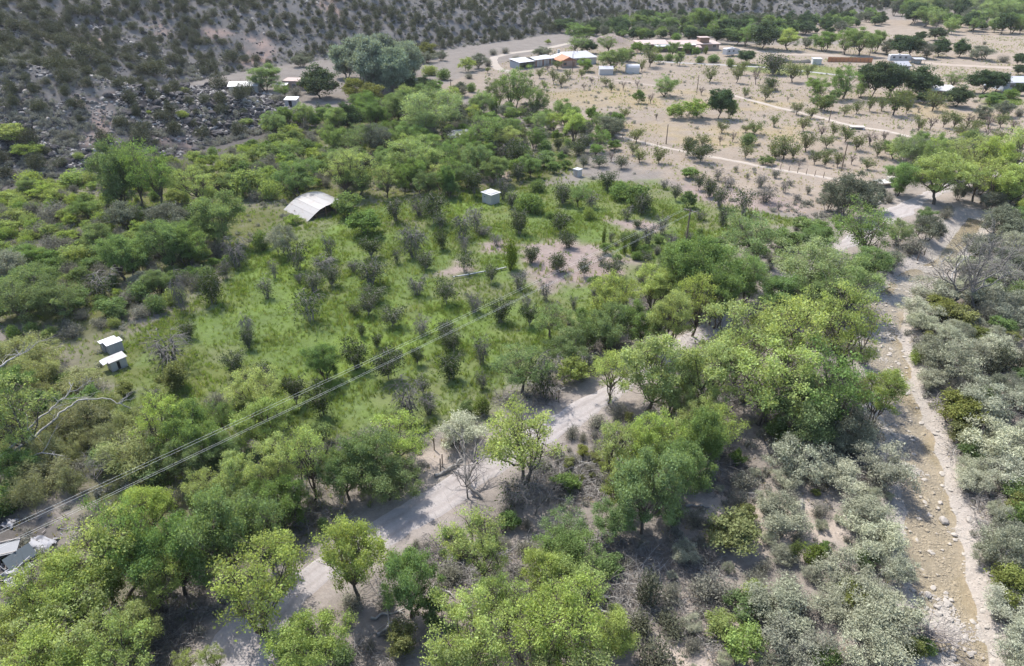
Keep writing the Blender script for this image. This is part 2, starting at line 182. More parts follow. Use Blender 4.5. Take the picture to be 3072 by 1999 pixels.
  (-64.9,114.5,1.47,1.67),(-81.1,128.4,1.38,1.81),(-99.3,130.1,1.67,1.83),(-44.4,161.0,1.74,2.17),(-42.4,134.6,1.41,1.85),(-51.2,167.4,1.61,2.2),(-83.2,129.5,1.47,1.7),(-80.1,140.3,1.46,1.8),(-71.2,133.4,1.33,1.72),
  (-65.2,165.4,1.56,2.06),(-46.2,173.2,2.04,2.12),(-43.6,130.2,1.57,1.64),(-58.9,165.2,1.97,1.99),(-65.8,156.9,1.62,1.89),(-69.7,120.8,1.35,1.51),(-42.7,143.0,1.46,1.72),(-60.0,129.1,1.56,1.57),(-69.6,131.6,1.38,1.54),
  (-72.3,128.6,1.33,1.5),(-48.1,137.4,1.57,1.54),(-65.4,140.2,1.43,1.48),(-89.5,135.4,1.41,1.41),(-84.9,126.9,1.31,1.32),(-53.5,171.1,1.37,1.39),
  ],
 ('yb','drychard'):[(50.3,197.5,5.27,8.82),(45.7,197.0,4.28,5.6),
  ],
 ('yb','hill'):[(-111.1,153.9,3.49,6.98),(-63.6,185.5,4.24,7.6),(-105.1,150.1,3.13,6.27),(-83.5,178.4,1.99,3.98),(-96.3,152.1,1.59,3.18),(-70.3,185.9,1.71,3.41),(-105.6,231.7,2.29,3.24),(-90.5,176.5,0.81,1.43),
  ],
 ('yb','roadnear'):[(6.8,66.5,3.46,3.4),
  ],
 ('yb','drive'):[(-30.2,268.8,4.18,6.88),(-16.8,274.7,5.44,6.75),(16.9,350.6,2.06,3.38),
  ],
 ('yb','orchard'):[(-49.5,67.7,1.01,2.02),(13.9,119.4,2.71,2.66),
  ],
 ('yb','roadend'):[(72.9,112.9,2.5,2.8),(100.9,155.4,2.54,2.93),
  ],
 ('yb','homestead'):[(56.4,410.2,3.86,4.7),
  ],
 ('yb','junkside'):[(-110.3,107.1,2.55,3.22),(-57.6,29.4,3.31,4.04),(-96.3,83.4,2.8,3.31),(-106.3,112.5,2.26,2.54),(-121.6,105.7,2.6,2.56),(-63.8,51.1,2.16,2.06),(-91.6,83.5,3.16,3.46),(-77.2,72.2,3.97,4.37),(-88.8,93.7,3.04,3.77),
  (-68.3,45.3,2.47,2.48),(-59.6,51.6,2.99,3.12),(-47.9,28.5,3.98,4.97),(-77.1,53.5,2.23,2.43),(-97.0,79.0,2.84,2.68),(-66.2,57.5,2.55,2.42),(-83.5,55.9,3.15,4.06),(-114.8,107.6,2.41,2.48),(-81.1,81.5,3.36,3.47),
  (-108.1,118.8,2.7,3.42),(-101.3,78.9,3.67,3.69),
  ],
 ('gs','roadnear'):[(-28.8,24.9,3.43,4.29),(12.0,74.8,2.81,5.07),(21.2,24.7,2.1,2.49),(-33.9,42.1,2.37,3.35),(-12.3,35.8,1.44,2.88),(-26.4,41.2,2.32,3.0),(-5.0,38.2,1.66,2.77),(-12.7,55.6,2.38,3.35),(-24.5,49.3,2.2,3.05),
  (-14.1,52.6,2.24,3.17),(-10.6,50.2,2.29,2.89),(-1.3,38.3,1.43,2.3),(11.4,60.2,1.47,2.94),(-18.7,41.4,1.78,2.27),(-30.6,46.6,2.1,2.44),(-36.6,37.8,1.53,2.14),(-15.6,31.8,1.65,1.87),(-31.8,31.6,1.4,1.86),
  (9.0,58.2,1.54,2.72),(-7.3,39.5,1.76,2.03),(-32.3,61.4,2.34,2.71),(1.6,33.4,1.42,1.82),(1.3,40.8,1.79,1.97),(-37.9,40.4,1.39,1.93),(-18.8,53.5,1.78,2.3),(6.0,36.5,1.41,1.79),(3.0,51.8,1.12,2.23),
  (-2.2,32.3,1.34,1.66),(-21.7,54.2,2.05,2.29),(-15.2,55.2,2.09,2.28),(-9.7,35.7,1.51,1.71),(-9.1,39.4,1.36,1.78),(-1.7,43.3,1.68,1.87),(6.1,56.6,1.62,2.22),(-14.0,32.1,1.25,1.5),(-36.9,44.5,1.44,1.77),
  (4.2,53.4,1.0,1.99),(-35.2,54.2,1.64,2.0),(-33.5,57.8,1.53,2.09),(-12.3,34.0,1.1,1.47),(-0.4,45.3,1.48,1.73),(-27.5,56.4,1.85,2.0),(-34.4,36.6,1.25,1.5),(-36.4,42.6,1.4,1.63),(-33.3,44.2,1.51,1.63),
  (-36.5,32.2,1.28,1.31),(0.5,34.4,1.1,1.36),(-16.0,52.3,1.39,1.71),(6.1,52.8,0.88,1.7),(-7.4,37.2,1.2,1.36),(-4.3,30.6,1.06,1.19),(-0.6,41.6,0.98,1.4),(1.4,43.7,1.12,1.41),(-15.0,33.3,1.06,1.17),
  (-30.6,54.5,1.49,1.59),(0.6,38.0,1.02,1.25),(-10.3,31.9,0.88,1.11),(2.6,39.7,1.15,1.22),(-9.2,32.9,0.92,1.08),(8.3,54.1,1.07,1.46),(-26.7,54.1,1.02,1.45),(-8.0,41.7,0.86,1.2),(-17.5,55.7,1.13,1.4),
  (-28.1,44.0,1.09,1.19),(-32.7,47.4,1.14,1.24),(7.6,51.2,1.01,1.24),(9.4,53.8,1.02,1.28),(11.0,59.1,1.07,1.36),(7.2,56.0,1.08,1.28),(0.6,30.9,0.73,0.88),(6.2,48.5,1.03,1.15),(-14.2,34.9,0.87,0.89),
  (3.1,46.9,0.9,1.06),
  ],
 ('gs','creekside'):[(15.4,36.9,2.6,3.85),(21.9,35.7,2.1,2.98),(17.0,36.7,1.5,2.93),(41.4,41.7,2.5,3.03),(47.8,47.5,2.65,3.17),(21.6,48.6,2.14,3.0),(21.7,37.6,1.83,2.44),(23.8,30.4,1.57,2.13),(68.8,93.9,3.35,4.53),
  (50.5,63.0,2.45,3.26),(16.1,44.1,1.89,2.54),(19.4,38.0,1.27,2.3),(12.4,36.3,1.85,2.18),(29.8,51.3,1.93,2.63),(53.0,65.3,2.55,3.1),(61.3,72.7,3.02,3.3),(25.4,46.7,2.08,2.39),(63.2,81.2,3.39,3.37),
  (57.0,62.1,2.33,2.73),(74.3,92.5,3.17,3.51),(20.7,46.6,1.52,2.14),(20.5,39.4,1.42,1.9),(13.1,31.9,1.36,1.67),(27.4,45.6,1.66,1.96),(73.1,90.1,2.25,3.07),(52.0,53.5,1.99,2.07),(24.5,42.3,1.29,1.74),
  (50.6,64.9,1.92,2.3),(30.2,45.6,1.64,1.75),(78.6,93.0,2.18,2.84),(76.6,90.6,2.39,2.55),(23.2,32.5,0.91,1.27),(15.9,42.0,1.1,1.44),(32.1,44.6,1.35,1.41),(53.5,67.3,1.66,1.85),(78.6,96.8,1.96,2.25),
  (68.0,92.1,2.01,2.1),(51.9,70.4,1.4,1.71),(70.9,96.6,1.79,2.12),
  ],
 ('gs','junkside'):[(-36.4,56.0,3.15,4.06),(-37.0,53.5,3.07,3.66),(-46.2,63.1,3.42,3.86),(-41.7,50.6,1.67,2.75),(-52.0,67.3,1.89,2.2),
  ],
 ('gs','roadside'):[(36.4,55.6,3.17,3.81),(64.9,103.5,3.39,4.65),(29.9,74.5,2.2,3.01),(40.3,73.9,2.13,2.99),(28.9,71.5,2.38,2.91),(30.4,60.7,2.33,2.57),(41.9,72.6,2.14,2.78),(39.9,85.2,2.31,3.05),(31.2,76.7,2.34,2.68),
  (21.8,68.5,1.94,2.45),(4.0,69.7,1.74,2.44),(4.3,66.2,1.98,2.35),(34.7,81.2,1.85,2.63),(39.3,80.3,2.26,2.41),(28.9,87.6,1.95,2.36),(25.1,72.2,1.45,2.01),(29.1,69.5,1.77,1.92),(18.1,80.2,1.56,2.12),
  (40.7,100.2,1.89,2.47),(9.5,79.0,1.8,2.01),(7.0,71.8,1.43,1.87),(31.5,68.5,1.67,1.77),(14.5,80.5,1.49,1.99),(44.0,79.7,1.91,1.97),(19.0,92.5,1.86,2.19),(34.4,92.4,1.71,2.17),(19.9,68.2,1.4,1.72),
  (38.9,75.7,1.56,1.85),(11.7,88.8,1.75,2.04),(34.7,107.7,1.67,2.34),(17.8,65.3,1.37,1.57),(23.2,96.6,1.75,2.11),(14.3,73.0,1.34,1.65),(29.0,97.4,1.81,2.02),(25.1,86.6,1.41,1.84),(33.4,73.4,1.41,1.61),
  (35.8,77.4,1.55,1.66),(25.5,62.6,1.12,1.42),(23.1,94.3,1.57,1.92),(38.1,82.9,1.58,1.72),(15.9,77.5,1.16,1.62),(21.7,86.0,1.47,1.73),(39.5,69.2,1.11,1.46),(23.3,103.1,1.84,1.89),(17.3,88.1,1.19,1.66),
  (8.2,76.9,1.09,1.49),(42.3,77.2,1.26,1.48),
  ],
 ('gs','hillfoot'):[(-82.6,119.5,3.39,6.79),(-81.0,111.3,2.71,5.42),(-50.0,81.9,1.93,3.87),(-53.6,85.4,2.31,3.99),(-75.0,105.0,3.14,4.43),(-47.7,103.2,3.05,4.2),(-71.7,91.1,2.8,3.71),(-54.3,95.8,2.75,3.77),(-49.9,85.2,1.8,3.39),
  (-49.8,103.7,3.14,3.94),(-56.3,76.8,2.22,3.1),(-62.4,95.1,2.64,3.63),(-91.0,118.2,3.39,4.22),(-56.6,102.6,2.84,3.71),(-57.4,81.5,1.6,3.09),(-52.8,92.6,2.76,3.41),(-54.4,79.2,1.51,3.02),(-67.1,95.3,2.46,3.47),
  (-78.1,103.6,2.77,3.7),(-49.5,129.3,2.49,4.18),(-64.1,118.2,3.06,3.88),(-86.9,129.5,2.44,4.18),(-72.7,144.5,3.37,4.52),(-89.1,114.5,2.69,3.72),(-59.6,105.7,3.37,3.42),(-82.5,116.5,3.19,3.64),(-65.3,90.7,2.16,2.95),
  (-48.2,91.9,2.41,2.96),(-45.9,90.6,2.79,2.9),(-87.9,121.7,3.1,3.64),(-73.6,102.9,2.42,3.16),(-60.6,75.6,1.85,2.48),(-72.3,113.3,2.73,3.36),(-59.8,93.8,1.98,2.85),(-54.1,144.6,3.34,4.03),(-73.6,106.2,2.17,3.04),
  (-72.6,95.7,2.15,2.76),(-54.0,88.5,1.91,2.57),(-54.5,149.7,2.76,3.76),(-61.1,89.4,2.26,2.46),(-59.6,172.3,3.39,4.23),(-58.1,78.5,2.0,2.2),(-45.4,94.5,2.25,2.53),(-51.1,147.4,2.66,3.6),(-57.0,99.3,2.18,2.59),
  (-47.4,88.8,1.92,2.37),(-48.2,96.1,1.88,2.51),(-40.0,139.2,3.08,3.4),(-49.0,170.7,2.96,3.89),(-53.7,152.7,3.29,3.52),(-66.0,89.0,1.64,2.22),(-69.6,123.1,2.1,2.86),(-75.8,145.2,2.92,3.27),(-75.0,140.2,3.22,3.17),
  (-92.9,133.5,2.73,3.04),(-70.0,93.7,1.88,2.25),(-77.2,140.4,2.53,3.13),(-65.5,109.0,2.2,2.52),(-44.3,96.5,2.05,2.25),(-96.7,134.1,2.14,2.94),(-38.2,137.6,2.45,2.9),(-55.7,89.6,1.5,2.04),(-62.0,83.3,1.39,1.92),
  (-95.5,123.3,2.01,2.62),(-81.7,133.8,2.17,2.79),(-67.2,111.3,2.26,2.39),(-74.4,120.8,1.97,2.55),(-76.7,111.1,2.26,2.38),(-62.9,150.7,2.72,3.06),(-70.0,156.2,3.0,3.11),(-80.6,114.4,2.27,2.39),(-57.1,173.1,2.59,3.38),
  (-62.1,157.1,2.41,3.1),(-67.7,87.5,1.66,1.88),(-60.2,86.0,1.53,1.85),(-64.9,94.5,1.42,1.98),(-70.8,145.7,2.81,2.8),(-43.7,158.7,2.91,3.01),(-79.2,98.0,1.92,1.99),(-48.9,181.3,3.3,3.29),(-75.5,142.5,2.09,2.67),
  (-60.0,133.6,2.03,2.42),(-71.7,101.9,1.36,1.89),(-50.1,174.6,2.64,2.91),(-45.0,101.8,1.52,1.85),
  ],
 ('gs','roadend'):[(96.7,126.5,3.47,4.93),(89.0,110.6,3.01,3.43),(86.2,112.6,3.19,3.29),(105.2,133.4,3.35,3.7),(91.9,121.7,2.64,3.39),(91.8,163.3,3.49,4.33),(115.2,161.2,3.27,4.27),(103.7,153.3,3.4,3.95),(87.6,108.1,2.05,2.69),
  (100.5,158.4,3.5,3.64),(117.4,163.3,2.99,3.68),(80.5,121.8,2.22,2.82),(78.8,119.6,2.4,2.71),(94.0,165.8,2.85,3.53),(111.1,158.2,3.26,3.36),(102.4,129.9,2.84,2.81),(72.6,128.6,1.9,2.78),(88.8,149.1,2.27,2.76),
  ],
 ('gs','spurhouse'):[(-72.5,221.4,2.89,5.78),(-69.4,229.8,3.39,5.51),(-87.9,227.4,3.43,5.0),(-67.7,218.6,3.52,3.95),
  ],
 ('gs','hill'):[(-101.7,159.1,2.13,4.26),(-74.2,195.5,2.78,4.7),
  ],
 ('gs','thicket'):[(-2.9,150.8,2.48,3.81),(12.4,161.0,2.72,4.03),(-40.4,164.8,3.42,4.09),(-16.0,137.8,2.67,2.85),(16.6,154.8,2.59,2.92),(-15.4,205.0,3.51,3.73),(18.9,172.1,3.14,3.09),(2.8,182.5,3.32,3.24),(-20.8,183.4,3.47,3.25),
  (-7.9,185.6,3.51,3.28),(-5.4,177.1,2.66,3.05),(2.3,204.4,2.8,3.31),
  ],
 ('gs','drive'):[(-15.4,259.3,2.43,4.61),(-8.0,316.2,3.09,5.53),(18.6,308.4,2.7,5.4),
  ],
 ('gs','fartrees'):[(198.5,297.1,3.55,4.93),
  ],
 ('gs','villagetrees'):[(143.9,200.9,2.84,3.34),
  ],
 ('cg','roadside'):[(32.6,57.0,10.2,9.2),(29.2,55.6,7.73,8.26),(25.8,83.9,11.35,10.05),(55.4,101.6,9.19,10.74),(37.0,99.0,9.07,10.23),(17.7,50.3,8.56,4.95),(36.0,83.1,5.83,6.82),(52.4,92.6,6.3,7.37),(26.5,79.5,8.99,6.34),
  (40.5,83.1,5.6,6.3),(16.3,48.5,3.96,3.94),(32.4,86.0,8.06,5.93),(48.6,102.9,4.9,5.74),(50.3,105.6,4.26,4.91),
  ],
 ('cg','roadnear'):[(-22.2,38.2,10.22,6.18),(-25.6,36.8,8.26,5.74),(-28.7,37.4,9.74,5.34),(11.3,43.2,9.77,5.66),(4.5,38.1,5.07,5.09),(1.0,64.0,7.16,7.15),(-13.2,48.3,6.96,5.72),(-19.5,39.1,8.57,4.7),(-22.1,43.5,4.9,5.02),
  (-19.7,44.0,5.83,5.05),(-11.3,47.3,4.99,5.29),(-30.4,52.1,7.13,5.63),(-7.7,34.6,7.7,4.22),(4.4,41.1,4.56,4.36),(14.4,46.4,8.58,4.7),(-1.9,24.7,3.3,3.2),(8.9,42.7,3.97,4.3),(-14.9,47.4,6.38,4.59),
  (-30.0,49.3,5.22,4.52),(-27.5,51.7,4.19,4.3),(7.0,69.7,4.99,5.06),(13.8,43.8,3.74,3.67),(13.8,54.6,4.14,3.91),(-29.7,56.4,4.86,3.47),
  ],
 ('cg','hillfoot'):[(-63.9,80.2,7.55,8.83),(-47.9,106.7,9.98,9.3),(-60.2,80.8,6.0,7.01),(-65.8,86.0,6.29,7.35),(-73.0,124.2,13.16,9.54),(-65.8,123.6,13.75,9.5),(-53.5,98.6,7.82,7.1),(-57.6,94.1,7.44,6.58),(-41.6,131.7,7.38,8.63),
  (-70.3,125.9,12.89,8.31),(-50.6,99.2,7.09,6.58),(-66.3,82.4,3.41,4.68),(-51.7,106.0,5.6,5.65),(-68.3,80.8,3.88,4.55),(-67.5,105.0,5.14,5.45),(-58.3,107.6,4.35,5.35),(-50.5,88.6,4.06,4.29),(-80.0,144.6,4.42,6.09),
  (-54.3,107.7,4.36,4.75),(-74.3,97.7,3.87,4.36),(-76.8,118.4,3.77,5.03),(-63.3,103.8,3.25,4.38),(-56.3,134.9,3.84,5.24),(-51.4,157.8,4.21,5.67),(-66.9,136.1,4.03,4.46),(-40.5,143.9,3.97,4.42),(-95.3,131.8,3.92,3.9),
  (-43.2,147.8,3.29,4.27),(-48.1,157.8,3.41,3.4),
  ],
 ('cg','junkside'):[(-54.0,61.2,5.17,5.33),(-45.9,49.5,4.03,4.3),
  ],
 ('cg','roadedge'):[(11.8,73.3,6.61,5.98),(4.9,76.7,5.31,5.96),(23.1,88.7,9.14,6.35),(16.1,74.7,6.28,5.33),(9.1,73.0,5.47,4.29),(21.5,83.1,5.87,4.2),
  ],
 ('cg','thicket'):[(-5.1,163.0,10.11,10.77),(1.1,210.9,12.74,11.94),(-36.4,158.2,7.24,8.47),(-31.1,193.0,8.61,10.07),(-32.5,163.5,6.68,7.35),(-24.2,168.0,6.66,7.44),(-3.3,140.6,6.25,6.21),(-36.9,188.1,7.22,7.98),(-12.7,151.8,6.05,6.62),
  (-12.3,138.4,6.57,6.09),(-25.4,210.8,7.49,8.76),(-19.5,156.4,6.89,6.59),(-45.2,180.9,7.36,7.45),(-16.5,131.1,5.27,5.6),(-7.6,145.1,7.12,6.08),(-14.1,148.2,7.53,6.11),(7.0,203.4,8.74,8.05),(-41.2,161.2,7.02,6.4),
  (14.2,187.7,7.7,7.21),(-1.4,169.4,7.13,6.42),(-4.5,213.9,8.62,7.88),(-9.1,137.3,5.49,5.34),(-24.8,140.2,5.13,5.31),(20.7,164.0,5.59,5.89),(-38.5,148.4,5.24,5.37),(-29.3,167.2,5.09,5.82),(-21.5,148.6,5.99,5.25),
  (-30.9,201.8,7.55,6.76),(-21.2,166.5,5.7,5.68),(-60.8,180.2,6.36,6.05),(-40.7,200.3,7.12,6.61),(-33.6,135.2,5.35,4.68),(-60.8,188.9,5.57,6.21),(-9.7,162.6,5.76,5.36),(3.9,144.9,5.06,4.85),(-8.8,155.5,5.09,5.05),
  (-11.0,157.8,5.47,5.05),(-8.0,151.9,5.42,4.88),(-10.4,206.0,4.64,6.25),(5.6,165.8,5.78,5.14),(-27.1,145.5,5.25,4.57),(-50.5,191.6,5.33,5.76),(-28.5,152.1,4.54,4.68),(-24.9,196.0,5.34,5.62),(-38.5,175.1,4.24,4.99),
  (23.6,185.7,4.35,5.12),(-29.8,178.5,4.66,4.93),(-37.2,192.6,4.51,5.17),(-5.4,154.7,4.9,4.26),(-14.4,166.7,4.11,4.43),(-42.3,197.3,5.4,5.09),(-44.4,205.6,5.5,5.19),(-22.2,211.5,4.71,5.3),(-2.4,173.0,4.92,4.3),
  (19.4,160.1,3.22,3.63),(-33.4,187.4,4.85,4.16),(-22.1,160.2,3.9,3.54),(-30.3,173.3,3.31,3.29),(-29.0,162.4,3.21,3.1),(-9.2,190.0,3.23,3.44),(2.6,200.5,3.25,3.57),(1.9,177.2,3.42,3.17),
  ],
 ('cg','orchard'):[(-30.4,132.3,5.73,7.64),(-21.7,67.0,5.26,4.4),(12.6,125.6,4.77,5.04),(-18.7,134.0,7.34,4.82),(-12.7,131.7,6.72,4.28),(-21.4,132.7,6.63,4.15),(-12.2,131.4,3.75,3.48),
  ],
 ('cg','spurhouse'):[(-80.7,236.8,8.71,11.62),(-71.8,225.3,5.55,6.57),
  ],
 ('cg','roadend'):[(76.4,132.3,7.5,6.85),(90.4,115.3,4.12,5.22),(94.1,128.5,5.05,5.43),(108.7,163.8,5.42,5.94),(93.5,151.6,4.27,5.46),(96.1,163.3,5.07,5.63),(73.1,116.2,3.43,3.82),(104.7,157.8,3.65,4.69),(107.6,157.6,4.66,4.38),
  (108.0,137.1,3.54,3.35),(75.9,131.7,3.94,3.03),
  ],
 ('cg','fartrees'):[(99.2,395.6,12.72,16.96),(147.7,313.9,11.72,12.3),(138.1,328.5,8.82,11.77),(143.3,317.9,10.47,10.38),(157.5,322.1,9.86,9.1),(107.0,339.7,10.17,9.56),(88.1,371.0,6.72,7.59),(104.8,360.9,6.59,7.25),(130.3,364.3,6.72,6.9),
  (142.8,418.4,6.65,7.77),(125.6,399.1,6.3,7.3),(91.0,444.4,6.66,7.72),(101.7,380.1,6.98,6.59),(61.9,359.4,6.44,6.21),(186.3,421.3,6.21,7.18),(216.2,458.4,6.73,7.77),(131.9,393.7,6.09,6.73),(69.9,428.2,6.84,7.28),
  (143.1,382.3,5.72,6.34),(142.6,400.6,6.84,6.54),(53.3,415.3,5.65,6.26),(62.7,424.3,5.61,6.38),(136.7,369.0,5.65,5.55),(54.4,373.4,5.0,5.61),(84.7,431.3,6.43,6.38),(96.2,418.9,6.18,6.08),(169.7,411.9,5.68,5.9),
  (96.8,374.9,4.52,5.36),(185.0,430.9,6.23,6.03),(192.7,427.0,5.02,5.91),(134.8,376.2,4.36,5.18),(152.9,412.2,4.71,5.58),(120.2,428.4,5.72,5.77),(85.1,446.7,5.9,5.95),(119.3,422.4,4.66,5.55),(181.4,434.1,5.63,5.66),
  (215.8,450.4,5.51,5.77),(101.0,366.2,4.79,4.71),(108.4,426.0,4.79,5.36),(205.6,427.3,5.22,5.36),(173.8,433.1,6.09,5.2),
  ],
 ('cg','drychard'):[(48.6,229.0,6.5,9.85),(61.1,197.8,5.8,4.5),
  ],
 ('cg','villagetrees'):[(103.6,224.9,10.61,9.59),(95.1,224.9,6.48,7.82),(146.8,240.4,6.03,8.03),(92.0,208.1,5.04,4.8),(110.0,227.1,5.25,5.09),(90.2,210.9,4.13,4.29),(99.6,220.6,4.2,4.07),
  ],
 ('cg','homestead'):[(37.8,275.0,8.63,11.5),(28.0,320.0,8.35,11.14),(31.1,359.1,8.71,11.62),(41.3,322.1,7.88,10.5),(84.7,398.7,7.69,10.25),(67.8,408.3,7.86,10.48),(35.3,359.1,7.03,9.29),(27.5,274.4,5.12,6.77),(77.2,408.3,7.21,9.61),
  (46.6,298.7,5.39,7.18),(74.5,373.0,4.73,7.88),(68.0,311.9,6.01,6.46),(62.1,316.1,4.65,5.22),(65.4,288.1,5.67,4.42),(53.3,359.1,4.06,5.41),
  ],
 ('cg','farwood'):[(260.5,391.3,10.58,11.78),(228.1,417.7,10.87,12.38),(282.5,448.1,11.82,12.65),(281.7,503.5,11.86,13.3),(260.8,383.9,9.21,9.36),(274.5,499.6,11.05,11.68),(329.0,473.1,11.44,10.75),(233.6,400.4,9.52,9.1),(311.2,451.9,11.11,10.14),
  (240.4,390.6,9.46,8.41),(298.8,457.8,9.77,9.76),(334.6,592.2,11.45,12.37),(276.8,519.7,10.72,10.71),(269.6,432.1,8.69,8.82),(328.6,508.9,11.08,10.25),(293.4,561.9,11.14,11.01),(258.2,506.2,9.0,9.95),(338.0,511.0,11.12,10.03),
  (305.7,436.3,10.15,8.55),(265.2,504.4,9.64,9.74),(264.1,539.4,10.88,10.34),(355.7,555.2,10.42,10.48),(289.1,454.6,10.58,8.64),(320.0,589.6,10.07,11.06),(270.4,515.6,10.83,9.68),(319.9,517.0,10.05,9.67),(297.7,550.2,10.65,10.16),
  (255.2,494.3,8.55,9.09),(353.8,591.6,11.28,10.59),(332.6,533.8,9.09,9.56),(288.9,421.8,7.9,7.62),(355.3,541.3,10.82,9.65),(344.9,594.9,11.31,10.46),(310.7,495.6,9.8,8.78),(310.8,544.9,10.3,9.6),(318.0,531.6,11.08,9.35),
  (280.7,480.5,10.24,8.43),(319.6,479.9,9.11,8.42),(281.2,560.6,9.81,9.74),(301.4,464.3,7.19,7.78),(316.4,553.5,9.81,9.13),(343.0,538.3,8.16,8.87),(294.7,590.6,8.75,9.51),(333.7,560.4,10.27,9.04),(320.2,558.0,9.12,8.98),
  (370.9,546.4,9.84,8.46),(325.6,571.4,10.7,8.74),(336.2,583.5,8.63,8.91),(325.5,586.2,7.77,8.79),(385.1,563.6,8.79,8.45),(336.5,538.8,9.41,8.08),(243.6,473.5,8.53,7.13),(308.7,557.4,8.47,8.15),(296.7,423.4,7.61,6.23),
  (321.3,608.7,9.79,8.69),(347.4,574.9,8.85,7.93),(281.2,575.3,7.85,7.88),(318.5,571.5,8.14,7.8),(275.3,557.9,7.98,7.57),(312.6,602.3,8.47,8.13),(337.5,616.0,7.75,8.23),(354.4,519.7,8.43,6.96),(302.4,575.9,7.06,7.64),
  (385.3,590.8,8.22,7.54),(284.0,572.3,7.03,7.3),(337.1,528.0,7.75,6.75),(361.7,590.2,8.14,7.23),(353.5,510.0,7.2,6.26),
  ],
 ('el','spurhouse'):[(-59.6,225.3,9.72,12.64),
  ],
 ('el','villagetrees'):[(127.7,227.1,9.39,11.2),(118.2,225.3,10.6,9.1),(113.6,227.1,10.71,9.16),(152.2,233.2,7.22,9.38),(132.7,213.9,6.01,8.44),(159.0,236.8,6.22,6.87),(186.5,267.4,3.54,5.9),(162.8,230.9,3.74,4.75),(125.3,217.9,3.54,4.41),
  (123.4,256.8,3.92,4.09),
  ],
 ('el','fartrees'):[(111.8,332.9,11.75,14.43),(162.5,309.2,8.97,10.11),(168.3,310.0,7.73,8.78),(104.4,346.7,6.05,9.74),(179.8,310.0,7.37,8.44),(112.7,389.6,7.32,10.03),(205.4,361.7,5.61,9.35),(150.1,383.7,6.25,9.88),(138.5,395.6,5.6,9.33),
  (97.0,351.6,6.46,8.35),(90.0,356.6,5.57,8.46),(187.2,309.2,7.09,7.41),(84.5,356.6,6.58,7.31),(120.4,393.9,6.67,7.75),(99.4,403.7,6.78,7.9),(144.6,395.6,5.15,7.63),(53.0,366.6,5.94,6.98),(54.8,379.7,6.15,7.21),
  (129.0,411.0,6.63,7.67),(163.6,411.5,6.55,7.58),(107.3,367.3,5.84,6.8),(200.4,289.8,4.34,5.4),(59.3,393.8,6.6,6.99),(76.1,445.2,6.49,7.75),(127.1,367.9,5.56,6.46),(160.8,436.9,6.66,7.57),(56.5,404.7,6.77,6.97),
  (140.1,377.1,5.59,6.48),(98.9,410.3,6.3,6.99),(119.5,367.6,6.34,6.21),(110.8,361.8,6.55,6.1),(39.7,389.0,5.5,6.51),(106.5,384.8,5.41,6.44),(76.5,397.2,6.19,6.62),(168.7,404.5,6.55,6.71),(84.5,393.2,5.43,6.42),
  (43.8,393.5,5.92,6.38),(93.5,363.5,5.09,5.89),(147.8,388.2,6.3,6.13),(58.4,362.6,5.69,5.7),(55.0,397.9,6.1,6.21),(159.6,414.0,6.84,6.44),(108.8,436.0,6.94,6.6),(81.1,377.3,6.04,5.76),(80.6,444.7,6.83,6.68),
  (195.9,358.1,4.58,5.41),(92.3,402.4,6.02,5.99),(193.5,436.2,5.94,6.38),(65.5,395.9,5.42,5.82),(127.4,436.2,5.5,6.36),(148.6,407.0,6.42,5.91),(95.1,386.8,6.27,5.57),(166.1,428.2,6.89,6.12),(93.1,368.4,4.47,5.29),
  (184.4,437.1,6.79,6.19),(210.6,430.0,5.93,6.05),(155.0,392.2,5.71,5.51),(116.6,435.9,6.62,6.08),(100.2,446.2,6.23,6.2),(121.3,382.0,4.87,5.34),(67.0,362.2,4.24,5.08),(62.2,367.3,5.42,5.07),(41.9,382.9,5.72,5.21),
  (76.3,426.6,5.91,5.74),(261.6,405.0,3.51,5.38),(256.2,408.3,3.61,5.42),(237.5,423.8,4.56,5.61),(248.1,416.9,4.41,5.52),(135.3,441.6,5.06,5.78),(210.9,438.2,3.81,5.6),(49.7,394.2,5.29,5.03),(165.5,395.1,4.94,5.03),
  (137.2,380.9,5.01,4.84),(204.3,422.9,4.66,5.3),(87.1,378.2,5.45,4.75),(42.1,378.2,4.65,4.74),(144.7,433.7,5.88,5.38),(75.3,436.6,5.71,5.41),(197.8,450.4,4.74,5.57),(65.8,369.5,3.95,4.49),(133.2,389.3,3.96,4.68),
  (79.7,400.9,5.64,4.81),(111.0,394.3,4.72,4.7),(114.6,357.2,4.89,4.27),(91.9,390.7,5.28,4.63),(82.9,407.3,5.07,4.8),(70.8,417.4,5.35,4.9),(123.5,443.5,5.69,5.16),(119.1,411.9,5.21,4.78),(179.2,416.6,4.98,4.76),
  (133.9,416.1,5.23,4.68),(177.7,410.2,4.85,4.61),(249.7,436.0,4.3,4.83),(107.3,411.8,3.99,4.55),(123.3,408.5,4.98,4.49),(70.2,402.0,4.18,4.41),(160.6,406.0,4.71,4.4),(164.5,386.6,3.35,4.15),(102.5,433.0,4.17,4.61),
  (122.2,402.1,4.03,4.28),(64.5,374.0,3.75,3.98),(192.8,443.0,3.8,4.44),(74.2,366.5,4.25,3.65),(73.8,423.2,3.74,4.13),(123.4,372.1,3.7,3.6),(151.1,427.2,4.73,4.09),(114.5,412.6,3.65,3.87),(38.5,396.1,3.8,3.68),
  (225.1,461.7,4.21,4.12),(74.8,449.3,3.98,4.0),(132.2,370.7,3.9,3.33),(97.1,414.6,4.29,3.69),(173.0,419.1,3.64,3.62),(173.1,428.2,4.18,3.6),(165.5,422.5,3.96,3.53),(198.7,436.3,3.53,3.26),(192.1,418.5,3.51,3.02),
  (157.7,388.4,2.77,2.67),
  ],
 ('el','thicket'):[(-42.1,183.5,7.19,6.74),
  ],
 ('el','drychard'):[(57.7,197.8,8.2,6.52),
  ],
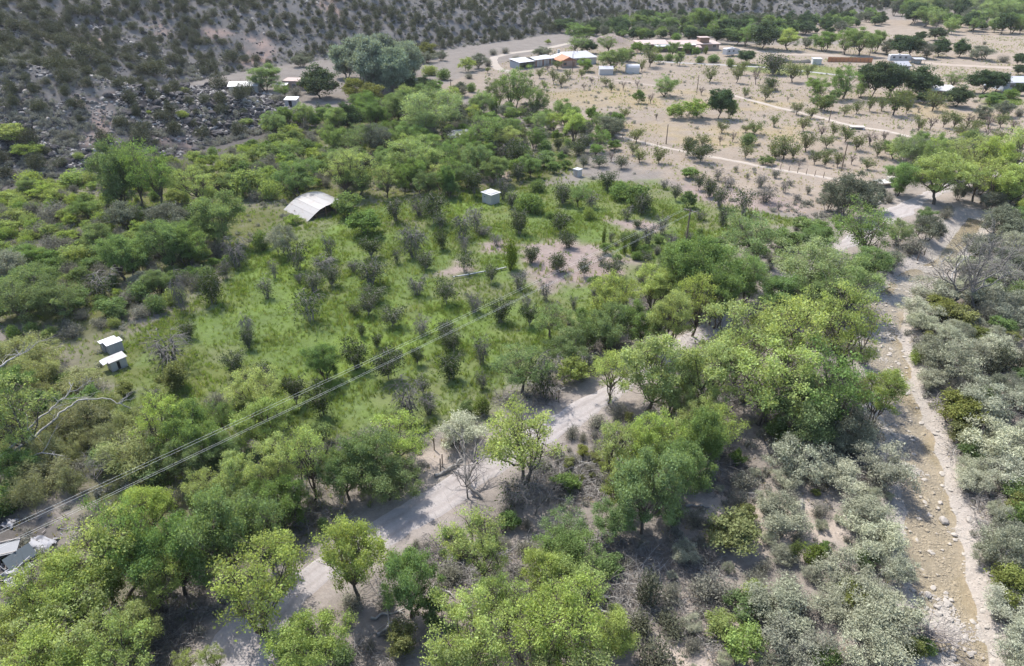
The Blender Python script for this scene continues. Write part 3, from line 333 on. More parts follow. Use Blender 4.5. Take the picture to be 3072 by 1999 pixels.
 ('el','drive'):[(-32.3,227.5,6.07,7.14),(-28.7,232.1,5.64,6.75),
  ],
 ('el','farwood'):[(233.1,436.9,11.42,12.51),(252.9,387.0,10.24,10.79),(284.3,410.6,10.07,10.81),(244.5,400.9,9.24,10.27),(249.2,444.3,11.03,10.85),(276.1,415.9,9.39,9.88),(226.5,429.1,9.86,10.06),(348.3,554.1,11.82,12.56),(299.0,513.2,11.22,11.41),
  (271.2,456.3,11.86,10.04),(278.9,530.8,10.99,11.56),(264.2,430.5,8.35,9.08),(276.6,473.1,10.91,9.37),(296.0,532.0,11.88,10.43),(248.1,404.8,7.78,7.98),(338.3,545.5,9.21,9.65),(343.7,492.4,8.43,8.3),(238.5,444.4,8.42,7.51),
  (307.6,600.4,9.5,9.93),(262.4,514.6,7.97,8.55),(316.7,606.0,10.04,9.99),(307.9,501.2,8.43,8.08),(314.5,610.6,10.36,9.64),(288.6,543.2,9.58,8.16),(378.2,564.2,7.43,8.19),(354.0,621.0,8.12,8.39),(387.2,568.4,7.76,7.53),
  (270.6,533.7,7.81,6.97),(341.7,599.8,7.16,7.6),(337.7,576.6,7.98,6.92),(359.7,602.7,7.84,6.97),(387.4,398.3,8.19,6.97),(451.4,525.9,9.12,9.69),(365.7,491.1,11.73,11.44),(330.1,386.5,9.29,7.72),(450.3,498.7,10.47,9.98),
  (429.3,514.7,7.58,8.44),(351.3,468.9,7.87,6.54),(398.4,447.9,9.54,9.62),(420.3,461.1,10.98,10.36),(346.5,413.8,9.38,8.45),(307.9,408.4,7.79,7.29),(379.8,481.6,11.81,11.41),(395.4,488.4,10.9,11.04),(348.3,464.7,8.22,7.07),
  (419.2,514.4,7.88,7.71),(409.8,409.1,7.79,6.88),(368.3,513.2,8.39,7.72),(376.9,433.7,8.6,9.55),(428.9,484.8,11.98,12.41),(403.3,512.2,11.14,10.99),(327.4,465.7,11.96,12.47),(380.4,418.8,7.79,6.62),(433.7,481.3,10.14,8.6),
  (400.1,561.4,10.29,9.52),(410.7,490.7,10.01,8.68),(366.6,498.5,9.95,11.3),(423.6,498.2,11.15,11.75),(358.6,484.0,11.16,11.7),
  ],
 ('el','homestead'):[(27.8,392.6,6.88,10.94),(93.0,292.6,5.16,7.18),(33.1,322.1,5.11,7.7),
  ],
 ('gt','roadend'):[(60.7,119.5,8.9,8.62),(86.3,115.2,4.24,5.58),(66.9,123.9,6.14,5.11),(93.0,116.0,4.35,4.7),(89.9,124.2,3.69,4.71),(95.3,160.5,4.41,5.82),(59.1,123.9,5.17,4.31),(92.8,132.9,4.48,4.54),(108.6,160.6,4.16,5.06),
  (91.3,153.8,3.83,4.58),(112.4,164.4,3.8,4.32),(102.3,162.4,4.06,4.27),(86.9,129.8,3.66,3.44),(93.5,157.4,3.69,3.97),(96.6,119.4,4.5,5.06),
  ],
 ('gt','roadside'):[(33.4,54.3,5.19,4.33),
  ],
 ('gt','hillfoot'):[(-59.9,113.8,4.88,7.53),(-68.0,114.6,4.88,6.31),
  ],
 ('gt','creekside'):[(73.7,101.1,4.63,5.99),(83.6,112.0,4.47,6.5),(85.1,109.1,3.79,6.31),(74.9,95.8,4.26,5.68),(53.3,63.5,2.91,3.71),(69.9,109.1,4.57,5.57),(65.9,90.8,2.41,2.49),(50.6,72.8,1.61,1.95),(56.6,56.5,2.55,2.97),
  (74.6,86.3,1.6,1.67),
  ],
 ('gt','thicket'):[(24.9,177.4,5.67,8.03),(-30.6,158.7,7.69,6.96),(5.8,203.8,3.72,7.43),(6.7,168.9,4.39,5.25),(-1.6,198.9,3.79,6.06),(18.1,175.6,4.53,5.43),(-20.5,170.8,4.33,5.01),(-33.9,174.1,4.47,4.93),(-12.7,155.1,4.5,4.46),
  (-8.9,176.7,4.37,4.85),(-33.9,195.9,4.45,5.28),(26.2,181.8,4.18,4.78),(-14.7,192.3,4.18,4.84),(-17.9,146.1,3.8,3.68),(-32.6,143.8,4.02,3.58),(-4.7,158.5,4.09,3.84),(-43.5,187.5,4.22,4.28),(27.6,189.9,3.72,4.23),
  (-2.7,165.7,4.02,3.59),(-46.6,192.6,4.21,3.66),(-27.3,181.5,3.7,3.47),(-12.2,180.4,4.0,3.34),
  ],
 ('gt','fartrees'):[(191.9,302.4,5.45,10.91),(137.9,436.5,5.84,9.97),(171.3,305.1,6.64,6.54),(160.7,316.6,6.44,6.46),(174.8,398.8,5.22,7.63),(166.7,435.8,4.81,8.29),(79.8,372.9,6.06,7.01),(145.6,428.1,6.48,7.66),(92.6,422.2,6.91,7.36),
  (133.1,335.3,5.3,5.84),(128.6,425.0,6.38,7.24),(91.7,375.4,6.14,6.42),(35.5,392.3,6.35,6.59),(207.2,441.1,6.12,7.29),(121.2,377.3,6.68,6.07),(107.1,418.7,6.68,6.56),(64.9,385.9,5.03,6.03),(46.1,373.7,5.78,5.82),
  (121.7,416.2,6.34,6.37),(120.8,440.0,6.61,6.61),(139.5,425.9,6.65,6.39),(77.6,390.5,5.68,5.85),(80.9,422.9,6.01,6.29),(66.5,390.6,6.09,5.74),(65.1,444.3,5.95,6.06),(130.3,398.2,4.67,5.39),(188.0,426.9,5.24,5.73),
  (99.8,389.9,5.28,4.99),(41.4,403.3,4.63,5.05),(132.0,429.3,5.49,5.31),(49.6,409.3,4.91,5.03),(156.1,417.9,6.01,5.12),(98.1,432.5,5.93,5.21),(55.9,427.1,6.02,5.13),(82.5,385.3,4.26,4.64),(124.8,361.8,4.86,4.28),
  (197.1,430.1,5.17,4.83),(47.0,387.3,4.91,4.21),(63.6,381.4,4.57,4.11),(190.3,446.7,5.18,4.66),(71.5,394.2,4.33,4.11),(203.8,445.2,4.91,4.48),(74.0,379.2,3.82,3.83),(142.5,437.6,4.33,4.38),(175.1,404.1,3.89,4.05),
  (89.4,416.0,3.87,4.09),(226.3,475.1,4.74,4.49),(55.3,422.0,3.86,3.82),(72.4,385.4,3.77,3.38),
  ],
 ('gt','villagetrees'):[(139.5,201.5,4.56,6.13),(129.7,194.7,4.5,4.76),
  ],
 ('gt','drive'):[(-34.1,295.1,4.33,8.65),(12.7,309.6,4.22,8.44),(-12.7,281.2,5.72,7.17),(-16.4,227.6,4.56,5.46),(-28.8,300.9,4.04,5.28),
  ],
 ('gt','spurhouse'):[(-82.1,284.9,4.65,8.37),
  ],
 ('gt','homestead'):[(47.0,403.2,7.37,10.79),
  ],
 ('gt','farwood'):[(257.9,424.4,9.96,10.97),(265.8,469.3,10.91,11.99),(317.2,508.0,10.76,11.96),(296.1,483.8,9.06,8.83),(353.5,582.8,11.46,10.39),(242.6,480.7,10.05,8.16),(294.0,501.8,9.52,8.14),(342.7,553.9,8.06,8.6),(344.5,629.5,7.97,8.87),
  (354.1,604.2,7.97,7.79),(276.7,486.8,7.18,6.06),(439.6,490.0,8.73,8.46),(347.7,486.6,8.62,8.34),(376.4,499.4,9.35,9.53),(392.8,548.3,9.3,8.54),(395.0,411.5,11.46,9.46),
  ],
 ('gt','junkside'):[(-127.6,122.3,3.91,4.13),(-72.9,76.2,3.71,4.39),
  ],
 ('ol','creekside'):[(18.6,42.3,2.99,4.91),(38.7,36.4,2.8,3.92),(46.8,58.9,3.67,5.03),(59.2,79.9,2.97,4.95),(57.5,82.4,3.04,5.06),(26.2,35.7,2.16,2.81),(44.9,45.2,2.32,3.08),(45.6,55.5,2.32,3.51),(79.8,98.4,3.51,4.05),
  (28.7,31.5,1.86,1.65),(20.5,44.5,1.92,2.01),(59.3,75.9,2.22,2.78),(65.3,85.9,1.95,2.82),(82.5,99.1,2.38,2.53),(63.4,75.6,1.68,1.99),(53.0,75.7,1.46,1.65),(48.9,61.8,1.35,1.41),(68.6,79.8,1.6,1.57),
  (83.3,103.4,1.44,1.65),(28.2,48.1,0.71,0.91),(75.9,101.8,1.09,1.11),(71.4,77.9,2.17,2.92),(46.3,42.9,1.84,2.3),(65.7,69.9,1.75,2.19),(58.1,58.1,2.1,2.26),(131.9,95.3,3.58,4.85),(118.1,118.1,3.06,4.09),
  (74.0,46.9,3.22,3.59),(108.7,106.0,2.99,3.15),(142.3,107.3,3.04,3.22),(117.6,102.6,2.14,2.93),(88.8,83.5,1.66,1.9),(145.3,129.5,3.15,3.75),
  ],
 ('ol','roadnear'):[(-7.8,31.6,2.52,2.68),(7.0,53.7,1.08,1.67),(8.3,52.6,0.98,1.48),(12.3,56.4,1.06,1.55),(9.1,51.8,0.95,1.44),(5.5,51.8,1.03,1.44),(12.4,59.1,1.1,1.32),(11.2,55.7,0.87,1.16),(6.6,49.9,0.71,0.87),
  (7.6,50.2,0.66,0.76),
  ],
 ('ol','orchard'):[(-38.3,65.1,3.3,3.35),(-43.5,64.1,1.74,2.46),
  ],
 ('ol','poplars'):[(-42.0,217.5,6.62,8.75),(-49.2,222.5,6.75,8.48),
  ],
 ('ol','villagetrees'):[(119.1,217.6,4.43,6.56),
  ],
 ('ol','drive'):[(-35.0,309.6,6.18,8.44),
  ],
 ('ol','spurhouse'):[(-65.9,234.2,4.8,5.14),
  ],
 ('bp','poplars'):[(-42.5,242.1,17.54,12.94),(-36.6,241.9,16.32,12.39),(-43.8,230.0,17.33,11.33),(-37.0,227.8,16.01,11.23),(-51.0,251.7,16.9,12.29),(-59.5,261.9,12.66,11.0),(-35.6,260.7,11.84,8.07),
  ],
 ('gb','roadnear'):[(5.8,24.4,2.79,2.65),(-36.9,35.0,1.93,2.71),(-33.6,49.3,2.31,3.26),(-25.7,39.3,1.55,2.58),(-11.9,31.1,1.35,2.25),(-6.0,34.0,2.87,2.36),(-24.6,58.1,2.39,3.16),(-31.5,40.2,2.3,2.47),(7.8,39.0,1.4,2.33),
  (-25.1,51.7,2.11,2.54),(5.0,48.8,1.49,2.44),(-29.1,39.6,1.58,2.12),(-28.3,46.7,2.63,2.35),(-33.6,39.4,1.62,2.07),(-22.4,50.6,2.01,2.37),(-19.6,55.6,2.35,2.52),(-2.0,40.9,1.46,1.94),(-4.3,32.6,1.58,1.66),
  (-0.2,43.7,1.6,1.92),(-34.6,59.9,1.79,2.27),(-35.4,57.9,2.02,2.17),(-27.5,33.7,1.3,1.48),(-4.2,40.5,1.53,1.59),(-32.4,35.1,1.13,1.42),(-4.3,42.0,1.42,1.55),(-4.4,34.8,1.0,1.35),(-1.7,34.9,1.04,1.32),
  (-19.4,51.2,1.34,1.62),(-26.8,48.0,1.1,1.55),(-16.3,43.9,1.24,1.44),(-3.1,43.8,1.15,1.42),(-35.0,47.0,1.05,1.45),(-15.6,50.4,1.34,1.51),(-5.5,42.9,0.95,1.34),(-22.9,41.4,1.15,1.26),(-30.4,59.2,1.31,1.58),
  (-29.8,61.6,1.2,1.52),(-10.2,54.8,1.25,1.35),(-5.7,40.7,0.77,0.94),
  ],
 ('gb','junkside'):[(-46.5,45.3,2.93,3.75),(-45.7,46.6,2.62,3.5),(-49.8,59.8,3.17,4.02),(-45.2,60.7,3.35,3.8),(-39.3,51.7,2.2,2.9),(-40.3,58.7,2.57,2.9),(-58.9,66.0,2.22,2.75),(-50.7,65.5,2.06,2.59),(-47.7,61.0,1.88,2.04),
  ],
 ('gb','creekside'):[(17.7,34.9,2.17,3.01),(44.3,43.3,3.24,3.11),(46.1,46.9,2.61,2.88),(22.1,30.9,1.7,2.04),(67.7,88.8,3.24,4.13),(70.8,86.9,3.59,3.78),(45.0,52.8,2.26,2.33),(30.1,32.3,1.07,1.68),(28.9,39.5,1.41,1.84),
  (52.1,62.1,2.41,2.48),(63.3,77.8,2.41,2.87),(59.1,66.7,1.88,2.5),(30.4,34.6,1.06,1.36),(68.1,86.3,2.47,2.46),(49.7,51.7,1.38,1.67),(67.7,81.7,1.5,1.94),(71.1,98.4,1.99,1.95),(18.7,44.1,0.99,1.09),
  (26.3,41.4,0.82,1.02),
  ],
 ('gb','orchard'):[(23.5,125.4,4.37,5.98),(-25.0,111.6,4.22,5.43),(3.5,123.4,4.11,5.77),(21.7,130.8,3.78,5.63),(-29.7,120.2,4.36,4.99),(-40.7,105.2,4.04,3.11),(5.2,135.6,2.69,3.83),(-4.8,60.5,1.58,1.59),
  ],
 ('gb','roadside'):[(50.8,111.5,3.11,5.18),(27.3,55.9,3.2,2.95),(44.8,105.4,3.12,4.72),(32.1,61.7,2.11,2.61),(19.8,63.5,2.3,2.37),(25.9,70.0,2.04,2.44),(33.7,65.5,1.7,2.22),(17.6,63.1,1.57,2.09),(27.4,92.8,1.88,2.68),
  (32.7,79.8,1.93,2.34),(9.7,69.3,1.89,2.07),(48.6,91.6,2.03,2.55),(22.0,52.3,1.83,1.69),(28.8,90.5,1.78,2.49),(5.0,73.4,1.72,2.05),(33.1,98.6,1.98,2.56),(42.5,75.1,1.94,2.07),(11.6,70.5,1.71,1.95),
  (33.7,105.6,1.91,2.66),(40.2,102.8,1.95,2.58),(12.3,91.4,1.75,2.35),(47.2,88.2,1.85,2.26),(7.0,74.5,1.34,1.93),(34.7,62.8,1.58,1.66),(14.9,91.4,1.77,2.18),(46.5,111.4,1.93,2.53),(9.3,81.8,1.88,1.96),
  (21.8,90.8,1.78,2.12),(21.2,102.5,1.94,2.32),(47.1,106.7,1.7,2.36),(42.6,109.8,1.94,2.36),(10.3,76.7,1.43,1.77),(36.1,75.3,1.32,1.73),(24.0,100.4,1.65,2.16),(42.5,83.4,1.68,1.83),(19.8,100.4,1.67,2.09),
  (15.1,85.0,1.76,1.82),(26.9,73.4,1.35,1.61),(31.3,99.6,1.64,2.02),(26.9,97.1,1.65,1.97),(46.3,94.0,1.45,1.9),(16.3,82.0,1.23,1.65),(19.7,90.6,1.45,1.78),(32.1,108.9,1.51,2.06),(18.6,109.0,1.57,2.04),
  (15.0,103.0,1.84,1.94),(48.1,109.3,1.45,1.92),(24.5,108.4,1.33,1.89),(21.3,65.3,1.0,1.28),(33.1,77.4,1.25,1.45),(52.3,116.7,1.59,1.96),(38.8,64.9,1.1,1.24),(31.1,92.1,1.54,1.58),(23.2,61.2,1.07,1.16),
  (16.5,99.8,1.34,1.67),
  ],
 ('gb','hillfoot'):[(-59.5,83.9,2.83,4.07),(-51.8,86.7,3.07,4.15),(-54.2,82.5,2.33,3.89),(-44.9,136.9,3.78,5.85),(-44.7,92.8,3.05,4.21),(-71.2,87.2,2.95,3.88),(-77.0,100.0,3.02,4.18),(-48.3,83.6,2.92,3.53),(-65.1,100.7,2.92,4.02),
  (-62.9,91.4,3.05,3.54),(-53.2,103.4,2.71,3.83),(-51.7,101.9,2.73,3.7),(-56.5,96.1,4.3,3.51),(-72.0,98.4,2.79,3.38),(-69.9,96.0,2.77,3.25),(-64.4,96.7,2.41,3.21),(-69.4,91.9,2.38,3.08),(-54.6,102.1,2.44,3.33),
  (-63.0,99.9,3.05,3.26),(-47.8,93.9,2.14,3.08),(-69.5,88.6,2.69,2.91),(-59.3,118.5,2.81,3.67),(-58.5,101.6,3.05,3.18),(-80.6,125.7,2.62,3.55),(-63.7,76.1,2.28,2.36),(-68.7,98.0,2.13,2.84),(-58.8,161.6,3.19,4.29),
  (-59.5,103.9,2.75,2.94),(-61.7,77.2,2.12,2.31),(-52.6,81.4,1.73,2.36),(-59.1,97.6,1.97,2.66),(-50.2,92.5,2.12,2.54),(-60.6,96.4,1.98,2.62),(-58.4,91.1,2.12,2.5),(-64.0,107.6,2.18,2.85),(-48.9,165.8,3.3,4.06),
  (-51.4,155.1,3.06,3.71),(-54.8,146.7,2.95,3.53),(-80.4,135.8,2.48,3.26),(-61.1,101.2,2.18,2.56),(-56.4,161.2,3.01,3.71),(-44.8,99.4,2.06,2.46),(-66.5,97.7,2.0,2.38),(-90.6,122.0,2.06,2.81),(-53.7,156.2,3.06,3.42),
  (-51.6,136.9,2.32,3.05),(-85.5,107.5,2.31,2.49),(-57.9,146.6,2.78,3.21),(-70.5,105.1,1.87,2.43),(-42.0,145.4,2.33,3.17),(-50.6,90.6,1.78,2.12),(-63.1,86.0,1.55,1.97),(-67.9,85.0,1.67,1.94),(-76.1,96.1,1.9,2.13),
  (-58.8,144.3,2.73,2.93),(-46.4,134.5,2.28,2.75),(-69.1,129.1,2.07,2.62),(-48.7,151.3,2.98,2.98),(-72.3,118.9,1.96,2.42),(-46.6,98.8,1.58,2.06),(-51.5,145.2,2.38,2.75),(-64.0,137.7,1.99,2.62),(-54.5,173.1,2.88,3.17),
  (-78.8,142.6,2.16,2.67),(-78.8,137.8,1.87,2.57),(-78.5,112.6,1.75,2.16),(-43.3,155.9,2.57,2.83),(-63.2,101.7,1.87,1.98),(-68.9,158.9,2.7,2.86),(-68.4,151.0,2.66,2.7),(-56.9,85.2,1.57,1.69),(-64.8,105.6,1.68,1.98),
  (-79.8,104.6,1.61,1.91),(-62.5,166.7,2.32,2.8),(-75.4,129.9,1.92,2.12),(-50.3,139.3,1.95,2.24),(-77.0,109.1,1.39,1.79),
  ],
 ('gb','thicket'):[(7.7,152.3,3.31,4.8),(-26.3,158.1,4.13,4.92),(-3.3,144.2,4.42,4.37),(-12.3,176.4,4.08,4.79),(-21.9,189.0,4.09,4.89),(-21.1,137.1,4.3,3.69),(-37.5,166.9,4.5,4.36),(-8.0,159.8,3.84,4.19),(-1.4,204.5,4.29,4.98),
  (-26.5,185.2,4.02,4.54),(0.5,146.8,3.25,3.7),(-21.5,152.1,3.3,3.73),(27.6,186.2,4.39,4.42),(-47.7,187.0,4.26,4.34),(-32.4,152.4,3.85,3.56),(-5.1,208.3,4.27,4.66),(7.8,163.3,3.48,3.74),(0.0,194.8,3.84,4.36),
  (4.7,189.9,2.56,4.26),(-10.4,170.1,4.13,3.73),(-23.6,145.7,2.92,3.25),(-2.0,182.9,3.66,3.94),(-18.3,192.9,4.49,4.07),(-31.1,197.8,4.24,4.16),(-25.5,202.2,4.19,4.23),(9.3,192.5,4.46,4.01),(6.9,174.5,3.66,3.67),
  (2.5,160.8,3.08,3.4),(11.7,150.6,2.16,3.17),(-5.3,169.0,3.43,3.5),(-35.7,209.1,4.1,4.16),(-6.1,191.8,3.22,3.85),(-57.3,194.7,3.39,3.9),(-54.4,192.3,3.73,3.78),(7.9,156.8,2.68,3.13),(-28.2,208.7,3.9,4.01),
  (-34.0,155.4,3.56,3.07),(3.3,157.1,3.05,3.09),(9.0,147.1,2.66,2.88),(22.1,195.3,4.21,3.67),(17.7,196.3,4.21,3.66),(19.0,180.8,3.8,3.35),(22.7,172.2,3.0,3.19),(-32.9,183.9,3.22,3.28),(-17.1,197.0,2.99,3.41),
  (-3.9,186.5,3.22,3.24),(-16.0,182.0,2.75,3.13),(-25.0,177.9,3.52,3.06),(-16.1,212.6,3.43,3.55),(-30.3,205.3,3.67,3.36),(11.2,174.3,2.69,2.87),(-24.4,163.2,3.05,2.69),(-42.4,173.7,3.06,2.83),(-30.8,138.1,2.4,2.3),
  (-58.2,191.0,2.99,2.9),(-54.5,201.5,3.15,3.02),(-1.1,179.0,2.57,2.71),(-17.8,167.8,2.29,2.56),(-37.4,179.2,2.81,2.71),
  ],
 ('gb','villagetrees'):[(145.3,216.6,3.92,6.53),(156.1,225.0,3.24,5.41),
  ],
 ('gb','drychard'):[(57.9,169.8,3.13,4.85),(24.5,165.5,2.61,3.78),(57.1,153.4,2.28,3.48),(38.4,216.9,4.28,3.92),
  ],
 ('gb','roadend'):[(107.0,153.2,2.97,3.74),(66.3,123.8,1.87,3.01),(119.8,164.7,2.78,3.33),(121.5,160.5,2.37,2.89),(89.3,165.1,2.66,2.58),
  ],
 ('gb','dryedge'):[(33.3,125.6,3.57,3.05),(37.6,143.1,2.25,3.4),
  ],
 ('gb','drive'):[(-23.9,256.9,4.19,5.59),(-24.1,231.5,4.43,4.16),(-20.8,205.0,2.84,3.73),(-13.1,234.8,3.24,3.74),
  ],
 ('gb','homestead'):[(54.5,322.5,4.38,5.95),(81.2,295.5,3.7,5.31),(79.4,361.8,3.76,6.27),(66.8,377.9,4.45,6.53),(64.0,300.7,2.99,4.99),(58.5,293.4,3.45,4.59),(75.8,320.0,4.37,4.97),
  ],
 ('op','drychard'):[(62.4,157.9,4.94,5.92),(97.3,251.9,6.34,6.26),(62.4,179.5,3.27,4.54),(68.8,252.7,4.63,5.71),(32.9,153.6,3.24,3.61),(31.0,172.7,3.29,3.8),(89.9,206.7,4.07,4.31),(46.6,169.1,2.53,3.61),(54.0,158.5,3.15,3.41),
  (78.8,222.8,3.99,4.6),(28.9,154.7,2.73,3.27),(16.7,243.4,3.55,4.55),(83.8,198.4,3.02,3.7),(84.7,268.9,4.69,4.75),(28.2,161.1,2.65,3.01),(65.0,158.8,2.86,2.97),(54.4,181.7,3.05,3.17),(76.5,184.0,3.31,3.17),
  (106.2,261.0,4.28,4.33),(77.9,251.4,5.17,4.02),(31.6,198.4,2.27,3.25),(31.9,245.6,2.9,3.93),(81.6,202.9,3.47,3.31),(20.0,259.3,2.88,3.56),(10.0,261.0,3.29,3.58),(17.5,278.8,3.18,3.8),(60.9,182.0,2.01,2.59),
  (14.3,248.7,4.45,3.42),(60.9,161.5,2.94,2.26),(70.1,187.8,3.06,2.41),(73.8,226.9,2.94,2.54),(10.7,239.2,2.55,2.56),(25.1,262.4,2.53,2.44),(32.5,236.0,2.88,2.21),
  ],
 ('op','villagetrees'):[(109.3,202.9,6.51,7.37),(123.4,208.6,5.01,5.9),(108.5,208.6,3.45,3.4),(99.4,204.7,3.37,3.34),(104.5,207.7,3.97,3.38),(113.9,204.7,3.74,2.88),(94.8,202.0,3.1,2.84),
  ],
 ('op','pinkchard'):[(113.8,175.9,3.75,5.36),(118.9,188.9,3.83,4.33),(121.1,172.7,3.14,3.68),(131.4,188.9,3.41,3.55),(107.1,184.7,3.47,3.48),(123.0,185.5,2.72,3.49),(116.0,188.9,3.78,3.11),
  ],
 ('op','ditchchard'):[(69.9,164.0,4.35,4.28),(82.4,171.8,3.6,4.45),(82.4,165.2,3.32,3.92),(85.0,160.3,3.31,3.45),(75.7,166.5,3.24,3.56),(72.3,157.9,2.47,3.4),(72.7,152.3,3.17,2.94),(78.5,150.3,2.36,2.84),(60.8,158.2,2.28,2.96),
  (68.4,154.5,2.87,2.62),(81.7,177.6,3.27,2.54),(69.8,152.3,2.47,2.22),
  ],
 ('op','homestead'):[(53.7,285.4,6.76,6.58),(49.1,276.3,3.95,3.04),
  ],
 ('op','drive'):[(-23.8,214.9,2.88,2.42),(-9.1,271.9,2.09,1.8),
  ],
 ('wl','roadside'):[(42.6,88.8,8.31,12.15),(45.4,84.7,7.74,10.64),(32.3,89.5,6.27,9.17),(64.1,107.3,4.65,4.97),
  ],
 ('wl','thicket'):[(-20.2,176.9,12.77,18.67),(-20.5,143.4,8.93,12.62),(-34.3,140.3,7.71,7.6),(-18.1,200.5,6.67,7.29),(-55.7,188.6,6.43,6.58),(-8.3,203.5,7.06,6.9),(-10.1,149.0,5.56,5.19),(-11.2,166.6,5.11,5.3),(7.5,181.9,6.13,5.53),
  ],
 ('wl','roadend'):[(86.2,148.6,9.11,8.41),(89.7,145.2,9.21,7.41),
  ],
 ('wl','farwood'):[(248.4,460.4,11.81,12.64),(280.2,467.3,11.21,12.59),(228.5,407.3,11.56,10.44),(274.9,440.1,11.83,10.9),(292.7,447.2,11.95,10.92),(226.2,386.6,8.3,9.3),(256.1,417.2,9.36,9.98),(288.0,415.3,11.23,9.7),(270.6,394.7,10.34,9.07),
  (316.0,561.9,10.74,11.79),(306.4,469.7,11.36,9.79),(254.4,395.9,7.55,8.15),(244.2,441.9,8.97,8.97),(353.5,610.2,10.57,11.88),(304.2,451.0,10.41,8.8),(312.8,513.9,8.85,9.84),(302.4,553.2,11.31,10.29),(262.8,495.2,10.46,9.16),
  (349.4,532.3,10.36,9.81),(242.5,434.0,7.95,7.88),(325.6,478.5,7.97,8.51),(309.5,509.6,9.68,8.59),(305.0,511.9,9.52,8.35),(277.0,433.3,7.08,7.09),(279.2,569.3,8.29,9.13),(372.2,581.2,10.82,9.3),(389.7,587.3,10.99,9.33),
  (254.7,468.6,9.07,7.4),(309.4,593.1,8.73,8.94),(293.0,425.6,7.45,6.49),(304.1,583.3,9.71,8.69),(295.7,537.8,7.17,7.81),(341.4,571.1,7.53,8.13),(359.6,533.2,8.29,7.53),(259.2,484.4,8.07,6.75),(334.9,571.5,7.91,7.73),
  (386.3,557.4,7.07,7.13),(380.1,554.7,7.03,6.96),(410.3,423.9,9.07,8.93),(379.5,403.7,9.23,9.85),(371.6,396.2,11.4,12.58),(338.8,447.0,10.01,10.1),(381.7,546.3,11.94,10.66),(355.1,427.5,7.39,8.2),(351.6,411.2,8.45,7.78),
  (371.2,519.2,10.85,9.51),(282.6,398.7,9.25,9.25),(397.9,417.1,11.96,13.17),(360.2,444.5,10.93,8.83),(405.4,566.8,11.51,10.73),(379.6,451.8,11.54,10.49),(374.8,523.7,7.61,8.05),(349.2,432.5,8.27,7.64),(398.3,433.7,11.03,10.75),
  (421.9,477.7,11.42,9.85),(395.2,556.6,10.81,10.96),(411.7,517.9,9.56,9.9),(383.6,422.5,7.1,7.56),(456.4,513.4,9.12,8.61),(363.5,387.5,10.6,10.45),(334.6,463.9,8.95,8.51),(397.8,440.8,8.25,6.67),(339.2,480.3,9.93,11.06),
  (435.2,474.0,11.93,9.67),(377.9,396.5,9.32,10.16),(363.7,505.0,9.2,10.01),(390.9,496.0,8.63,8.45),(347.6,458.5,8.98,8.66),(399.6,491.7,7.25,7.39),(407.2,556.0,11.35,10.77),(379.0,442.1,9.04,7.52),(396.1,534.9,9.38,9.86),
  (411.3,570.6,8.12,6.75),(420.1,429.0,10.82,12.26),(327.8,443.5,8.59,6.94),(303.7,384.5,9.62,9.46),(440.7,503.7,7.45,8.34),(377.9,515.0,7.85,7.18),(328.8,439.3,7.38,6.73),(339.9,453.0,9.95,8.34),(384.7,537.7,9.82,8.97),
  ],
 ('cw','roadnear'):[(-30.1,27.3,6.7,7.19),(-29.6,29.6,7.14,7.49),(-17.8,33.2,9.58,7.98),(3.9,27.1,6.1,7.14),(-30.4,36.3,8.9,7.5),(3.7,30.5,8.82,6.77),(-30.9,33.7,6.95,6.9),(2.4,29.3,7.86,6.37),(-2.6,29.4,8.3,6.38),
  (0.8,49.2,9.48,8.5),(-33.1,27.1,6.52,5.76),(-13.6,29.3,6.59,5.58),(-26.1,29.5,6.31,5.6),(14.7,60.9,9.71,8.78),(-33.3,33.3,7.68,5.72),(15.8,25.4,3.99,4.8),(4.8,34.5,5.89,5.63),(-2.7,37.1,7.99,5.75),
  (-11.8,36.0,8.69,5.52),(-24.6,54.2,6.23,7.06),(-34.5,31.0,6.29,4.94),(-11.1,52.5,5.82,6.8),(-0.6,33.0,5.7,5.09),(6.8,31.3,4.34,4.58),(-3.5,27.3,6.67,4.22),(2.6,36.3,5.17,4.93),(-26.3,35.2,5.78,4.71),
  (-27.4,60.7,5.6,6.65),(19.9,53.5,6.43,5.86),(-26.7,31.8,4.76,4.19),(-18.1,47.5,8.64,5.31),(-30.9,43.2,5.12,4.99),(-33.6,53.0,7.31,5.69),(12.6,48.9,9.01,5.22),(19.4,57.5,5.06,5.8),(16.1,52.6,4.79,5.3),
  (-23.9,46.1,6.24,4.68),(-26.9,45.7,5.03,4.65),(-20.8,47.0,7.87,4.57),(9.7,50.1,7.54,4.76),(10.7,62.6,6.79,5.54),(18.0,55.2,4.77,4.91),(9.5,45.7,5.84,4.14),(13.2,51.8,4.65,4.4),(16.8,58.9,4.24,4.07),
  (-22.4,29.6,2.74,2.41),(-20.5,29.9,3.27,2.02),(-17.3,19.8,4.35,5.63),(-33.2,18.0,4.55,5.99),(-39.8,24.5,4.32,5.4),(15.0,19.5,3.02,3.88),(-26.5,12.4,4.17,5.46),(-30.0,14.7,2.98,2.79),(-2.3,11.1,4.5,5.44),
  (2.6,13.9,3.75,3.93),(-36.4,11.2,3.31,3.48),(7.0,12.0,4.5,5.88),(7.1,20.1,2.97,3.27),(-41.6,18.3,3.18,3.64),(10.1,21.3,3.59,3.66),(21.0,21.9,2.68,3.42),(33.0,15.0,3.83,4.03),(-27.2,21.0,3.16,3.34),
  (-1.0,22.6,3.5,4.41),(21.9,17.4,2.96,3.45),(8.1,23.2,2.72,3.18),(-22.3,21.3,4.58,4.83),(27.1,16.3,2.68,2.56),(18.3,13.6,3.3,4.12),(-1.3,15.8,3.91,4.49),(13.0,14.7,4.11,4.76),(3.9,15.8,4.35,5.18),
